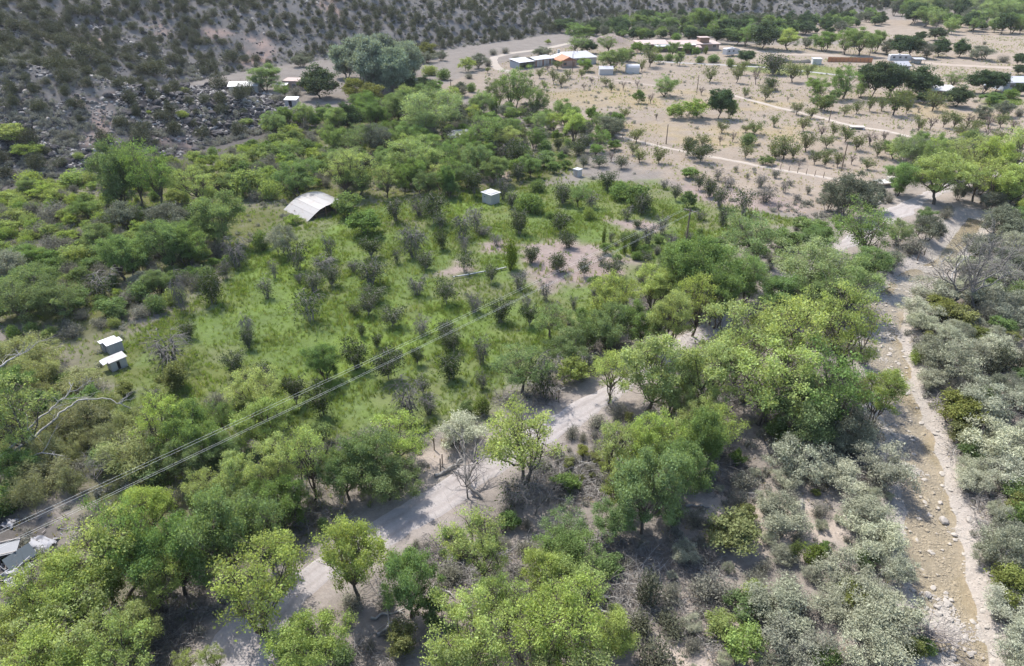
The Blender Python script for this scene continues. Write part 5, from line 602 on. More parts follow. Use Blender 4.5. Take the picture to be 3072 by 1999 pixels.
# the ones beyond the largest of each kind
MASS={
 'jn':[(-154.7,300.7,3.39,3.32),(45.4,40.7,2.43,2.7),(55.0,55.4,1.34,1.51),(60.2,64.8,2.27,3.11),(-113.0,143.6,3.2,3.85),
  ],
 'gs':[(-87.4,133.7,1.92,2.29),(-9.5,286.6,3.37,4.49),(-3.1,320.0,3.17,4.97),(1.8,300.6,2.35,4.69),(-74.3,110.9,1.83,1.96),(35.8,94.6,1.61,1.72),(4.9,50.3,0.74,1.08),(38.1,103.7,1.51,1.84),(-12.9,142.7,2.72,2.39),
  (-97.1,130.4,2.12,2.21),(-40.7,205.4,3.08,3.25),(-24.8,149.4,2.6,2.46),(-51.4,83.5,1.46,1.53),(-8.0,167.0,2.59,2.69),(84.8,105.4,1.51,1.82),(97.6,165.8,2.11,2.66),(54.8,76.7,1.06,1.42),(20.9,108.5,1.72,1.86),
  (3.7,49.1,0.72,1.03),(9.9,185.5,2.8,2.91),(-77.0,106.2,1.64,1.79),(-82.9,105.2,1.72,1.77),(40.8,111.3,1.59,1.85),(13.1,58.2,0.76,1.13),(19.5,96.0,1.58,1.64),(12.0,86.4,1.46,1.51),(-0.8,36.5,0.74,0.83),
  (36.3,72.7,1.24,1.3),(-74.1,134.8,1.94,2.12),(29.0,77.0,1.29,1.35),(76.5,93.4,1.18,1.56),(33.9,71.3,1.09,1.26),(-66.3,163.2,1.82,2.45),(-70.2,149.3,1.84,2.26),(-34.0,167.9,2.35,2.49),(109.6,141.8,2.25,2.14),
  (87.0,151.2,2.03,2.26),(49.8,114.0,1.41,1.77),(27.2,88.8,1.35,1.45),(-15.0,187.2,2.62,2.69),(35.1,103.0,1.17,1.62),(-1.9,191.0,2.37,2.72),(-65.7,102.7,1.48,1.61),(28.6,42.3,0.71,0.85),(-50.0,160.9,1.76,2.33),
  (8.5,56.4,0.92,1.02),(26.8,108.5,1.32,1.66),(-56.8,105.3,1.31,1.62),(104.3,141.0,2.06,2.06),(30.8,70.8,1.08,1.19),(40.0,97.6,1.09,1.5),(-39.8,155.1,2.16,2.2),(24.7,91.1,1.08,1.4),(-21.9,199.9,2.77,2.7),
  (-55.9,152.8,1.58,2.13),(29.3,62.5,1.02,1.05),(30.1,103.7,1.15,1.54),(-50.1,203.5,2.34,2.72),(4.5,47.5,0.59,0.86),(-51.4,176.5,2.18,2.36),(-15.1,208.8,2.39,2.73),(-54.5,184.8,2.62,2.43),(7.6,80.2,1.07,1.22),
  (-74.2,151.2,1.69,2.03),(10.4,54.9,0.6,0.92),(11.3,57.2,0.64,0.94),(-37.3,183.8,2.47,2.38),(-4.7,203.0,2.86,2.56),(-26.5,136.1,2.17,1.8),(-36.9,204.6,2.26,2.54),(-78.6,124.2,1.42,1.64),(12.0,57.9,0.75,0.91),
  (59.0,83.7,0.98,1.18),(-64.9,161.4,1.96,2.02),(-50.8,179.9,1.71,2.22),(-56.5,140.3,1.3,1.79),(37.6,85.8,1.15,1.2),(32.0,96.7,0.91,1.31),(38.4,95.8,1.01,1.3),(-62.7,133.4,1.71,1.7),(13.5,76.7,0.81,1.09),
  (2.1,47.0,0.55,0.77),(-71.8,138.4,1.41,1.71),(-47.5,155.1,1.69,1.88),(10.0,56.6,0.65,0.85),(6.6,51.0,0.6,0.79),(8.6,55.2,0.62,0.83),(29.2,99.8,1.09,1.28),(-59.9,152.0,1.34,1.8),(-46.3,197.5,2.29,2.23),
  (52.6,114.3,1.0,1.39),(80.7,96.4,0.96,1.21),(-53.3,180.4,1.77,1.99),(16.3,97.4,0.98,1.18),(-10.7,210.4,2.06,2.26),(4.4,52.3,0.54,0.74),(7.1,52.1,0.52,0.73),(3.7,50.1,0.63,0.71),(5.7,54.2,0.57,0.72),
  (-69.2,136.9,1.33,1.45),(-60.1,158.9,1.55,1.64),(5.6,185.1,2.05,1.86),(37.1,108.6,0.87,1.12),(83.1,106.7,0.94,1.09),(54.2,115.8,1.1,1.16),(17.3,106.2,0.87,0.96),(43.0,106.3,0.89,0.93),(220.8,347.6,1.98,2.15),
  (59.9,62.9,3.59,4.42),(41.7,36.5,1.71,1.83),(76.0,83.6,1.34,1.68),(49.1,45.5,3.53,3.72),(62.7,66.5,3.05,4.09),(54.0,52.2,1.55,1.73),(101.6,127.1,3.02,2.96),(104.3,127.9,2.61,3.13),(99.1,122.8,2.84,3.02),
  (110.3,135.3,1.97,2.5),(117.0,147.5,2.12,2.25),(26.7,20.4,2.27,2.5),(34.2,18.9,3.36,3.46),(-37.1,17.3,2.35,3.07),(-4.7,23.6,2.99,2.83),(-9.0,23.7,2.33,2.29),(27.8,22.3,2.47,2.6),(-37.6,23.5,2.74,2.59),
  (-23.5,13.2,2.99,3.2),(20.2,19.8,2.57,2.71),(23.6,14.5,2.79,3.52),(-18.9,22.4,2.15,2.11),(-12.6,20.4,2.4,2.52),(-16.1,12.6,3.38,3.22),(17.6,21.0,3.28,3.65),(10.5,17.9,2.03,1.92),(32.0,21.5,2.6,2.53),
  (-14.7,21.7,3.29,3.73),(-23.3,23.8,2.43,2.53),(-31.0,20.7,2.64,2.76),(15.9,11.8,3.25,3.13),(20.2,10.4,2.92,2.94),(-10.3,18.1,2.46,2.69),(28.9,17.6,2.52,3.27),(-15.6,23.7,2.12,2.41),(-40.0,13.0,2.35,3.05),
  (-26.9,23.8,2.19,2.1),(12.6,18.9,2.54,3.22),(-40.2,21.0,2.76,3.2),(1.6,24.1,2.6,2.7),(5.7,17.4,2.64,2.48),(-75.4,65.2,3.58,3.78),(-99.4,76.9,3.0,3.69),(-101.7,85.9,3.42,3.56),(-49.3,32.8,2.09,2.11),
  (-110.3,120.8,3.23,3.95),(-68.5,59.2,3.0,2.89),(-69.3,40.8,2.4,2.64),(-105.7,95.4,2.14,2.22),(-63.3,54.0,2.68,3.15),(113.3,85.4,2.47,3.13),(139.1,117.6,3.02,3.45),(137.3,123.7,2.38,2.55),(96.9,90.2,3.08,3.78),
  (75.6,56.9,1.96,2.62),(104.1,96.1,3.13,4.08),(147.7,130.9,2.69,2.91),(47.6,33.6,2.36,2.59),(96.4,60.2,3.43,3.73),(82.3,80.7,2.86,2.92),(61.6,53.1,1.83,2.26),(111.8,102.6,2.99,4.11),(68.4,51.3,3.02,3.13),
  (99.4,65.3,2.28,2.91),(85.0,86.4,2.91,3.08),(68.0,33.2,3.49,4.26),(134.0,114.6,2.42,3.27),(76.8,52.0,1.51,1.9),(122.7,87.5,2.59,3.04),(99.0,84.3,2.08,2.24),(82.2,70.8,3.51,3.48),(99.0,96.3,2.49,2.58),
  (108.3,94.6,2.42,2.95),(128.9,101.0,3.36,4.21),(155.2,118.6,2.54,3.21),(134.2,103.1,2.93,3.5),(129.4,97.1,3.14,4.02),(141.5,115.4,1.71,1.7),(111.7,89.1,1.59,1.83),(159.8,126.3,3.17,3.71),(138.0,110.2,2.19,2.84),
  (88.5,87.0,2.12,2.52),(60.1,47.0,2.39,2.9),(60.9,25.9,1.67,1.93),(125.3,93.8,3.37,4.29),(114.5,122.8,3.39,3.91),(68.4,54.6,3.13,3.38),
  ],
 'cg':[(92.0,396.3,5.47,4.76),(180.4,423.7,4.56,5.03),(301.4,544.5,7.38,6.32),(205.3,456.7,6.07,5.32),(137.7,410.5,5.45,4.69),(314.7,581.6,7.62,6.52),(329.6,601.5,7.22,6.73),(111.5,377.4,3.91,4.32),(141.7,392.0,5.0,4.46),
  (65.8,436.3,5.22,4.81),(58.7,389.5,4.25,4.3),(114.0,419.2,4.02,4.6),(274.7,541.6,7.15,5.79),(99.8,439.1,4.19,4.72),(77.2,383.6,4.83,4.15),(50.4,383.7,4.27,4.09),(341.0,585.8,7.13,6.07),(114.3,426.6,4.68,4.46),
  (58.9,433.1,3.92,4.48),(186.7,415.2,4.56,4.19),(90.9,434.6,3.68,4.33),(106.6,399.7,3.78,3.96),(87.2,403.0,4.01,3.99),(81.3,414.6,3.57,3.97),(149.1,433.9,3.93,4.14),(109.6,440.7,4.31,4.19),(216.3,440.6,4.5,4.13),
  (87.1,388.2,4.27,3.65),(220.6,456.0,4.29,4.24),(127.2,382.5,3.96,3.47),(43.0,408.3,3.91,3.48),(220.9,468.3,4.15,3.85),(216.0,468.0,3.91,3.61),(219.2,447.5,3.57,3.39),(212.0,453.4,3.74,3.41),(94.0,112.3,4.95,5.88),
  (92.2,110.4,3.84,4.9),(4.0,22.3,3.82,4.48),(1.5,19.0,3.29,3.27),(33.3,11.2,3.28,3.91),(30.5,11.4,4.15,4.79),(-29.0,10.8,3.46,3.52),(-35.3,15.4,4.32,4.16),(-8.1,18.7,4.35,5.08),(-3.4,20.8,3.79,3.59),
  (-21.2,16.9,4.36,5.05),(-8.0,15.1,4.51,4.78),(-32.5,13.4,3.92,5.07),(-42.4,14.9,3.68,3.73),(-30.5,17.4,3.21,3.81),(-73.5,53.0,5.17,6.35),(-103.3,97.7,4.38,4.66),(-116.5,115.6,3.93,4.06),(-58.3,42.2,4.89,4.95),
  (-53.9,26.5,4.68,4.99),(-91.2,73.2,3.6,3.66),(-109.9,91.7,4.55,4.56),(-48.7,38.6,4.27,4.2),(-72.5,60.5,3.97,4.35),(-79.9,52.8,4.16,4.98),(-67.6,37.9,4.89,5.52),(-95.3,93.1,4.38,5.32),(-114.1,101.9,4.74,5.71),
  (-70.8,68.2,4.44,5.49),(-101.6,82.2,3.48,4.31),(-99.2,91.9,4.37,4.18),(-63.0,46.6,3.79,3.96),(-44.7,33.8,3.33,4.15),(-93.8,95.6,5.08,5.49),(-88.2,100.3,4.62,4.59),(-63.2,37.2,3.44,4.04),(-97.6,96.9,4.18,4.52),
  (-105.0,101.3,4.6,5.94),(-122.8,113.0,3.58,4.3),(-100.7,108.9,3.3,4.06),(-60.7,31.9,3.22,4.02),(-78.2,65.5,3.87,4.94),(-121.1,124.5,3.21,4.19),(-70.2,54.5,4.53,5.8),(-116.1,112.7,3.9,4.42),(-99.2,111.5,3.27,3.51),
  (-124.4,123.9,3.35,4.41),(-70.2,48.5,5.18,6.28),(-102.1,119.9,3.22,3.21),(-110.7,128.5,4.0,4.73),(-112.8,115.5,4.98,6.21),(-85.2,81.3,4.58,4.9),(-58.7,37.3,3.48,4.33),(-95.1,110.4,3.87,4.86),(-78.2,78.8,4.96,5.4),
  (-100.8,103.3,5.02,6.0),(-107.7,88.6,3.29,4.21),(-56.5,51.0,5.05,5.26),(-82.7,59.7,4.73,6.22),(-61.4,41.0,5.0,6.02),(97.7,86.9,3.56,4.65),(71.3,43.1,4.21,5.43),(57.9,27.5,3.6,3.88),(147.8,123.8,4.66,5.43),
  (58.8,39.3,3.69,4.57),(51.9,42.8,4.57,4.81),(51.5,34.2,3.5,3.96),(64.1,29.7,4.29,5.76),(349.0,419.6,10.46,9.31),(350.2,397.1,8.94,9.81),(343.1,405.2,10.2,10.01),(319.9,436.0,7.7,7.65),(306.4,428.8,7.73,8.3),
  (306.5,416.0,7.27,7.29),(322.9,431.4,8.85,8.37),(359.4,418.5,10.02,8.25),(335.0,451.2,9.19,10.1),(376.3,477.3,8.26,9.04),(347.0,442.2,11.17,11.72),(388.7,512.2,10.52,10.94),(403.1,574.6,7.03,7.95),(415.6,506.7,10.38,9.17),
  (372.1,528.7,10.07,8.77),(415.5,433.4,9.17,8.97),(402.6,503.8,8.16,7.26),(394.5,401.1,9.89,10.97),(290.0,404.3,7.71,8.17),(332.2,456.3,11.24,9.77),(387.3,459.6,7.8,7.04),(390.5,405.7,9.5,9.0),(411.9,502.3,10.53,9.25),
  (378.7,386.7,8.95,7.46),(333.0,469.5,10.84,9.55),(344.8,427.3,10.43,8.9),(406.0,495.1,10.79,10.67),(370.7,446.4,10.61,10.34),(383.7,462.1,9.36,8.98),(341.5,462.0,8.87,7.44),(366.6,408.0,9.46,10.67),(425.6,509.5,8.3,8.65),
  (347.3,474.3,7.15,7.19),(322.1,443.3,8.66,9.38),(430.6,491.3,7.78,8.18),(369.7,486.4,10.68,11.43),(388.1,431.1,9.87,9.1),(383.9,502.2,9.3,8.11),(411.7,456.4,8.93,9.15),(346.3,387.7,11.81,10.35),(368.7,419.8,8.95,7.56),
  (363.7,453.7,8.98,9.84),(370.1,412.8,9.99,11.3),(402.2,455.9,7.95,8.32),(297.3,397.7,10.7,10.54),(340.4,396.1,10.59,8.91),(401.7,468.7,7.18,7.83),(411.0,414.5,10.49,10.79),(298.5,403.3,10.65,9.85),(281.3,388.1,11.9,10.5),
  (405.9,448.4,8.72,7.74),(385.8,393.4,8.31,8.1),(311.6,387.8,10.26,10.01),(373.7,472.0,9.96,9.82),(377.3,490.2,11.36,11.06),(315.7,425.1,8.36,7.95),(380.2,520.2,8.79,7.47),(398.6,552.1,9.07,8.06),(424.3,452.4,10.92,9.42),
  (390.6,445.2,8.72,7.21),(336.0,411.1,8.61,7.92),
  ],
 'gb':[(36.7,81.1,1.21,1.41),(-67.8,108.9,1.61,1.77),(37.5,69.1,1.21,1.24),(-47.4,131.7,1.56,2.05),(48.0,85.9,1.35,1.45),(25.7,102.2,1.55,1.66),(-52.5,188.2,2.83,2.77),(84.6,285.7,3.5,4.03),(6.8,119.8,1.34,1.88),
  (-85.6,121.6,1.77,1.9),(-54.8,132.1,1.86,2.03),(-44.8,140.8,2.19,2.14),(38.4,73.4,1.24,1.27),(-84.3,140.9,2.1,2.12),(-48.4,143.6,1.6,2.15),(19.5,87.8,1.28,1.44),(-53.5,140.5,1.68,2.11),(29.3,105.8,1.59,1.66),
  (59.8,328.2,3.34,4.45),(11.2,156.2,2.53,2.28),(25.1,95.1,1.42,1.5),(-63.2,164.5,2.27,2.36),(-78.5,129.8,1.57,1.92),(13.3,168.6,2.14,2.39),(-67.9,154.4,2.03,2.21),(5.6,197.1,2.48,2.71),(46.3,90.0,1.08,1.4),
  (45.0,109.0,1.25,1.63),(54.3,111.2,1.38,1.65),(44.6,92.0,1.02,1.41),(36.5,105.1,1.18,1.56),(43.1,103.0,1.25,1.52),(-82.6,138.5,1.62,1.91),(-9.4,198.5,2.95,2.6),(17.9,190.1,2.64,2.48),(20.8,79.4,0.85,1.17),
  (-65.7,146.6,1.8,1.92),(75.5,294.8,3.26,3.57),(-24.5,205.9,2.5,2.57),(57.4,114.9,1.36,1.55),(29.3,95.3,1.22,1.33),(-45.7,148.4,1.73,1.9),(77.6,311.5,3.78,3.64),(-42.0,169.3,2.4,2.05),(22.1,189.3,2.19,2.26),
  (-42.0,177.7,2.32,2.12),(-26.3,192.6,2.31,2.27),(-53.9,159.2,1.53,1.92),(-47.9,168.4,1.56,1.97),(1.1,187.5,2.34,2.15),(22.3,182.4,2.34,2.06),(19.9,106.5,1.16,1.26),(40.1,106.7,0.96,1.25),(-60.1,169.7,1.4,1.83),
  (32.3,111.3,1.51,1.28),(271.1,400.4,2.53,3.98),(14.0,88.7,0.82,1.03),(-6.1,197.5,2.32,2.0),(44.7,113.0,0.88,1.22),(-44.0,201.5,2.06,2.0),(-58.0,167.9,1.33,1.69),(-12.4,201.4,2.07,1.96),(-50.2,183.3,1.74,1.79),
  (-44.2,163.4,1.56,1.55),(11.7,84.2,0.84,0.85),(55.2,113.1,1.03,1.05),(39.5,31.5,1.37,1.43),(78.0,89.4,1.66,1.71),(66.7,71.8,2.45,2.67),(68.9,73.5,2.46,3.09),(-16.2,10.4,2.79,3.66),(-41.9,10.9,2.43,2.47),
  (24.4,22.6,2.84,3.13),(-26.0,16.9,2.99,3.26),(-17.4,15.3,2.06,2.26),(18.9,17.6,2.79,3.27),(23.7,12.0,3.05,3.92),(-10.1,12.2,2.99,3.11),(15.7,22.9,3.27,4.14),(-12.9,24.0,3.47,3.97),(30.6,14.8,2.69,2.67),
  (35.0,21.1,3.23,4.26),(-6.1,10.8,2.67,3.44),(30.1,19.4,2.12,2.75),(-39.0,10.1,3.06,3.58),(-39.3,15.7,2.93,3.19),(-32.6,23.4,2.67,2.66),(28.2,13.4,2.18,2.16),(-11.9,15.4,3.12,3.23),(24.6,18.8,2.8,3.34),
  (-13.9,17.4,2.96,2.8),(11.9,12.1,2.53,3.25),(-4.3,14.4,3.09,2.91),(-32.3,10.8,2.85,3.56),(31.4,16.9,2.69,3.29),(-35.8,19.7,2.77,3.6),(-91.9,104.3,3.97,4.77),(-86.2,76.0,2.82,3.33),(-123.3,118.2,2.17,2.45),
  (-105.0,120.1,2.9,3.7),(-81.4,86.4,3.68,3.54),(-59.2,45.6,3.12,2.95),(-64.5,31.6,2.36,3.02),(-79.7,62.0,3.32,3.53),(-86.4,61.0,3.92,5.08),(-74.7,68.7,3.81,3.98),(-90.6,64.7,3.19,3.37),(-89.8,77.6,4.0,4.8),
  (-112.1,110.2,3.67,4.82),(-120.6,108.9,2.9,3.14),(-105.1,125.1,2.87,2.7),(-60.0,26.9,2.67,2.97),(-64.4,61.0,2.15,2.04),(-60.6,55.9,2.84,3.24),(-108.6,100.4,2.55,2.85),(-105.1,117.2,2.73,3.28),(-76.2,61.9,3.19,4.1),
  (-43.8,29.8,3.08,3.75),(-85.4,68.0,2.78,2.7),(-84.6,90.1,3.02,2.88),(-86.3,84.0,3.08,3.9),(-81.8,66.5,2.58,2.8),(-108.9,110.3,3.58,3.64),(-51.1,28.5,2.71,2.62),(-73.3,73.3,3.94,4.21),(-116.4,122.9,2.75,3.44),
  (-88.3,90.9,2.22,2.13),(-119.7,116.8,2.08,2.56),(-126.0,111.7,3.47,3.35),(-55.1,46.3,3.59,3.54),(-99.0,84.2,3.3,3.34),(-118.3,110.6,2.57,2.86),(-83.8,74.1,3.76,3.69),(-127.4,117.8,2.97,3.16),(-106.7,107.1,2.07,2.45),
  (-104.6,87.0,2.44,2.32),(-72.5,41.5,3.71,3.67),(-94.4,87.2,2.54,2.73),(-69.0,62.1,3.89,4.94),(-75.4,57.7,2.24,2.79),(-71.9,63.5,3.95,4.88),(-69.1,70.9,3.21,3.93),(-67.0,67.9,3.22,3.95),(-95.9,90.1,3.45,4.19),
  (-83.2,71.0,3.65,3.86),(108.3,75.0,2.51,3.44),(102.6,101.2,1.47,1.85),(63.6,38.5,2.63,2.95),(132.0,111.4,3.42,4.31),(73.3,62.1,2.27,2.26),(115.4,100.3,1.98,2.34),(103.7,73.8,3.49,4.15),(116.9,125.5,2.13,2.63),
  (82.7,77.3,2.55,2.86),(44.3,32.7,1.6,1.72),(124.6,105.5,1.67,1.71),(79.9,63.3,2.57,3.14),(110.7,114.7,2.19,2.75),(123.0,108.3,2.71,3.31),(87.6,62.1,1.92,2.15),(113.8,96.0,2.53,3.48),(84.4,53.6,2.7,2.74),
  (108.0,86.7,2.31,2.57),(133.4,124.5,3.3,3.36),(141.6,124.6,2.71,3.25),(121.9,133.2,2.06,2.49),(132.0,128.0,2.96,3.1),(120.1,112.9,2.52,2.62),(65.7,41.1,1.97,2.68),(105.3,70.7,2.01,2.41),(52.0,29.7,2.1,2.31),
  (92.9,95.1,2.27,2.9),(103.8,87.4,3.45,3.85),
  ],
}


# ---------------------------------------------------------------- lie of the land
def smooth(a, b, t):
    t = np.clip((t - a) / (b - a), 0, 1)
    return t * t * (3 - 2 * t)

def vnoise(x, y, s, seed=0):
    x = np.asarray(x, float) / s + 1000.0
    y = np.asarray(y, float) / s + 1000.0
    xi = np.floor(x).astype(np.int64); yi = np.floor(y).astype(np.int64)
    fx = x - xi; fy = y - yi
    fx = fx * fx * (3 - 2 * fx); fy = fy * fy * (3 - 2 * fy)
    def h(i, j):
        n = (i * 374761393 + j * 668265263 + seed * 974711) & 0xffffffff
        n = ((n ^ (n >> 13)) * 1274126177) & 0xffffffff
        n = n ^ (n >> 16)
        return (n & 0xffff) / 32767.5 - 1.0
    a = h(xi, yi); b = h(xi + 1, yi); c = h(xi, yi + 1); d = h(xi + 1, yi + 1)
    return (a * (1 - fx) + b * fx) * (1 - fy) + (c * (1 - fx) + d * fx) * fy

def line_dist(x, y, pts):
    best = np.full(np.shape(x), 1e9); sgn = np.ones(np.shape(x))
    for (ax, ay), (bx, by) in zip(pts[:-1], pts[1:]):
        vx, vy = bx - ax, by - ay
        t = np.clip(((x - ax) * vx + (y - ay) * vy) / (vx * vx + vy * vy + 1e-9), 0, 1)
        dx, dy = x - ax - t * vx, y - ay - t * vy
        d = np.hypot(dx, dy)
        m = d < best
        best = np.where(m, d, best)
        sgn = np.where(m, np.sign(vx * (y - ay) - vy * (x - ax)), sgn)
    return best, sgn

def poly_sd(x, y, poly):
    # signed distance, positive inside
    x = np.asarray(x, float); y = np.asarray(y, float)
    d, _ = line_dist(x, y, list(poly) + [poly[0]])
    ins = np.zeros(np.shape(x), bool)
    n = len(poly)
    for i in range(n):
        ax, ay = poly[i]; bx, by = poly[(i + 1) % n]
        c = ((ay > y) != (by > y)) & (x < (bx - ax) * (y - ay) / (by - ay + 1e-12) + ax)
        ins ^= c
    return np.where(ins, d, -d)

def hill_sd(x, y):
    d, s = line_dist(x, y, FOOT)
    return d * s

def height(x, y):
    x = np.asarray(x, float); y = np.asarray(y, float)
    sd = hill_sd(x, y)
    p = np.maximum(sd, 0)
    h = 0.43 * (np.sqrt(p * p + 16) - 4)
    h = 80 * np.tanh(h / 80)
    amp = np.clip(p / 12, 0, 1)
    h = h + amp * (1.6 * vnoise(x, y, 22, 1) + 1.0 * vnoise(x, y, 9, 2) + 0.3 * vnoise(x, y, 3.1, 3))
    dr = np.minimum(line_dist(x, y, ROAD_C)[0], 1e9)
    for t in TRACKS:
        dr = np.minimum(dr, line_dist(x, y, t[0])[0])
    dc = line_dist(x, y, CREEK_C)[0]
    fl = smooth(5, 11, dr) * smooth(4.5, 9, dc) * smooth(40, 6, p)
    h = h + fl * (0.30 * vnoise(x, y, 17, 4) + 0.10 * vnoise(x, y, 5, 5))
    dm = np.hypot(x - MOUND[0], (y - MOUND[1]))
    h = h + 3.6 * np.exp(-(dm / 9.0) ** 2)
    h = h - smooth(4.2, 1.6, dc) * (0.75 - 0.16 * vnoise(x, y, 2.6, 7) - 0.06 * vnoise(x, y, 1.1, 8))
    return h

def zat(x, y):
    return float(height(np.array([x]), np.array([y]))[0])

# ---------------------------------------------------------------- materials
MATS = {}
def _mat(name):
    m = bpy.data.materials.new(name); m.use_nodes = True
    nt = m.node_tree
    for n in list(nt.nodes): nt.nodes.remove(n)
    out = nt.nodes.new('ShaderNodeOutputMaterial')
    MATS[name] = m
    return m, nt, out
def nd(nt, typ, **kw):
    n = nt.nodes.new(typ)
    for k, v in kw.items():
        if k == 'inp':
            for kk, vv in v.items(): n.inputs[kk].default_value = vv
        else: setattr(n, k, v)
    return n
def math_node(nt, op, a, b=None, c=None):
    n = nt.nodes.new('ShaderNodeMath'); n.operation = op
    for i, v in enumerate((a, b, c)):
        if v is None: continue
        if isinstance(v, (int, float)): n.inputs[i].default_value = v
        else: nt.links.new(v, n.inputs[i])
    return n.outputs[0]
def mixc(nt, fac, a, b, bt='MIX'):
    n = nt.nodes.new('ShaderNodeMix'); n.data_type = 'RGBA'; n.blend_type = bt
    for i, v in ((0, fac), (6, a), (7, b)):
        if isinstance(v, (int, float)): n.inputs[i].default_value = v
        elif isinstance(v, tuple): n.inputs[i].default_value = (*v[:3], 1)
        else: nt.links.new(v, n.inputs[i])
    return n.outputs[2]

def leaf_mat(name, col, trans=0.45, hue=0.03, val=0.45, gloss=0.0, tcol=None, objval=0.25):
    m, nt, out = _mat(name)
    L = nt.links.new
    geo = nd(nt, 'ShaderNodeNewGeometry'); oi = nd(nt, 'ShaderNodeObjectInfo')
    hs = nd(nt, 'ShaderNodeHueSaturation')
    hs.inputs['Color'].default_value = (*col, 1)
    r = geo.outputs['Random Per Island']
    L(math_node(nt, 'ADD', math_node(nt, 'MULTIPLY_ADD', oi.outputs['Random'], hue, 0.5 - hue * .5), math_node(nt, 'MULTIPLY_ADD', nt.nodes.new('ShaderNodeAttribute').outputs['Fac'] if False else r, hue * .6, -hue * .3)), hs.inputs['Hue'])
    ov = math_node(nt, 'MULTIPLY_ADD', math_node(nt, 'FRACT', math_node(nt, 'MULTIPLY', oi.outputs['Random'], 7.31)), objval, 1 - objval * .5)
    ta = nd(nt, 'ShaderNodeAttribute'); ta.attribute_name = 'tone'
    ov = math_node(nt, 'MULTIPLY', ov, math_node(nt, 'MULTIPLY_ADD', ta.outputs['Fac'], .5, .75))
    L(math_node(nt, 'MULTIPLY', math_node(nt, 'MULTIPLY_ADD', r, val, 1 - val * .5), ov), hs.inputs['Value'])
    L(math_node(nt, 'MULTIPLY_ADD', math_node(nt, 'FRACT', math_node(nt, 'MULTIPLY', oi.outputs['Random'], 3.77)), .25, .88), hs.inputs['Saturation'])
    d = nd(nt, 'ShaderNodeBsdfDiffuse'); t = nd(nt, 'ShaderNodeBsdfTranslucent')
    L(hs.outputs[0], d.inputs[0])
    tc = mixc(nt, 1.0, hs.outputs[0], tcol or (1.18, 1.15, .62), 'MULTIPLY')
    L(tc, t.inputs[0])
    mx = nd(nt, 'ShaderNodeMixShader'); mx.inputs[0].default_value = trans
    L(d.outputs[0], mx.inputs[1]); L(t.outputs[0], mx.inputs[2])
    last = mx
    if gloss:
        g = nd(nt, 'ShaderNodeBsdfGlossy'); g.inputs['Roughness'].default_value = .42; g.inputs['Color'].default_value = (.9, .93, .9, 1)
        m2 = nd(nt, 'ShaderNodeMixShader'); m2.inputs[0].default_value = gloss
        L(mx.outputs[0], m2.inputs[1]); L(g.outputs[0], m2.inputs[2]); last = m2
    L(last.outputs[0], out.inputs[0])
    return m

def bark_mat(name, col, var=.5, scale=3.0):
    m, nt, out = _mat(name); L = nt.links.new
    tc = nd(nt, 'ShaderNodeTexCoord')
    n = nd(nt, 'ShaderNodeTexNoise', inp={'Scale': scale, 'Detail': 4.0})
    L(tc.outputs['Object'], n.inputs['Vector'])
    oi = nd(nt, 'ShaderNodeObjectInfo')
    f = math_node(nt, 'MULTIPLY_ADD', n.outputs[0], var, 1 - var * .5)
    f = math_node(nt, 'MULTIPLY', f, math_node(nt, 'MULTIPLY_ADD', oi.outputs['Random'], .3, .85))
    hs = nd(nt, 'ShaderNodeHueSaturation'); hs.inputs['Color'].default_value = (*col, 1); L(f, hs.inputs['Value'])
    d = nd(nt, 'ShaderNodeBsdfDiffuse'); L(hs.outputs[0], d.inputs[0]); L(d.outputs[0], out.inputs[0])
    return m

def solid_mat(name, col, rough=.6, metal=0.0, var=.2, scale=1.5, streak=None, spec=.3, bump=0):
    m, nt, out = _mat(name); L = nt.links.new
    tc = nd(nt, 'ShaderNodeTexCoord')
    n = nd(nt, 'ShaderNodeTexNoise', inp={'Scale': scale, 'Detail': 5.0, 'Roughness': .65})
    L(tc.outputs['Object'], n.inputs['Vector'])
    f = math_node(nt, 'MULTIPLY_ADD', n.outputs[0], var * 2, 1 - var)
    hs = nd(nt, 'ShaderNodeHueSaturation'); hs.inputs['Color'].default_value = (*col, 1); L(f, hs.inputs['Value'])
    c = hs.outputs[0]
    if streak:
        n2 = nd(nt, 'ShaderNodeTexNoise', inp={'Scale': .9, 'Detail': 6.0, 'Roughness': .7})
        L(tc.outputs['Object'], n2.inputs['Vector'])
        rp = nd(nt, 'ShaderNodeValToRGB'); rp.color_ramp.elements[0].position = .52; rp.color_ramp.elements[1].position = .66
        L(n2.outputs[0], rp.inputs[0])
        c = mixc(nt, math_node(nt, 'MULTIPLY', rp.outputs[0], .65), c, streak)
    p = nd(nt, 'ShaderNodeBsdfPrincipled', inp={'Roughness': rough, 'Metallic': metal, 'Specular IOR Level': spec})
    L(c, p.inputs['Base Color'])
    if bump:
        b = nd(nt, 'ShaderNodeBump', inp={'Strength': .5, 'Distance': bump}); L(n.outputs[0], b.inputs['Height']); L(b.outputs[0], p.inputs['Normal'])
    L(p.outputs[0], out.inputs[0])
    return m

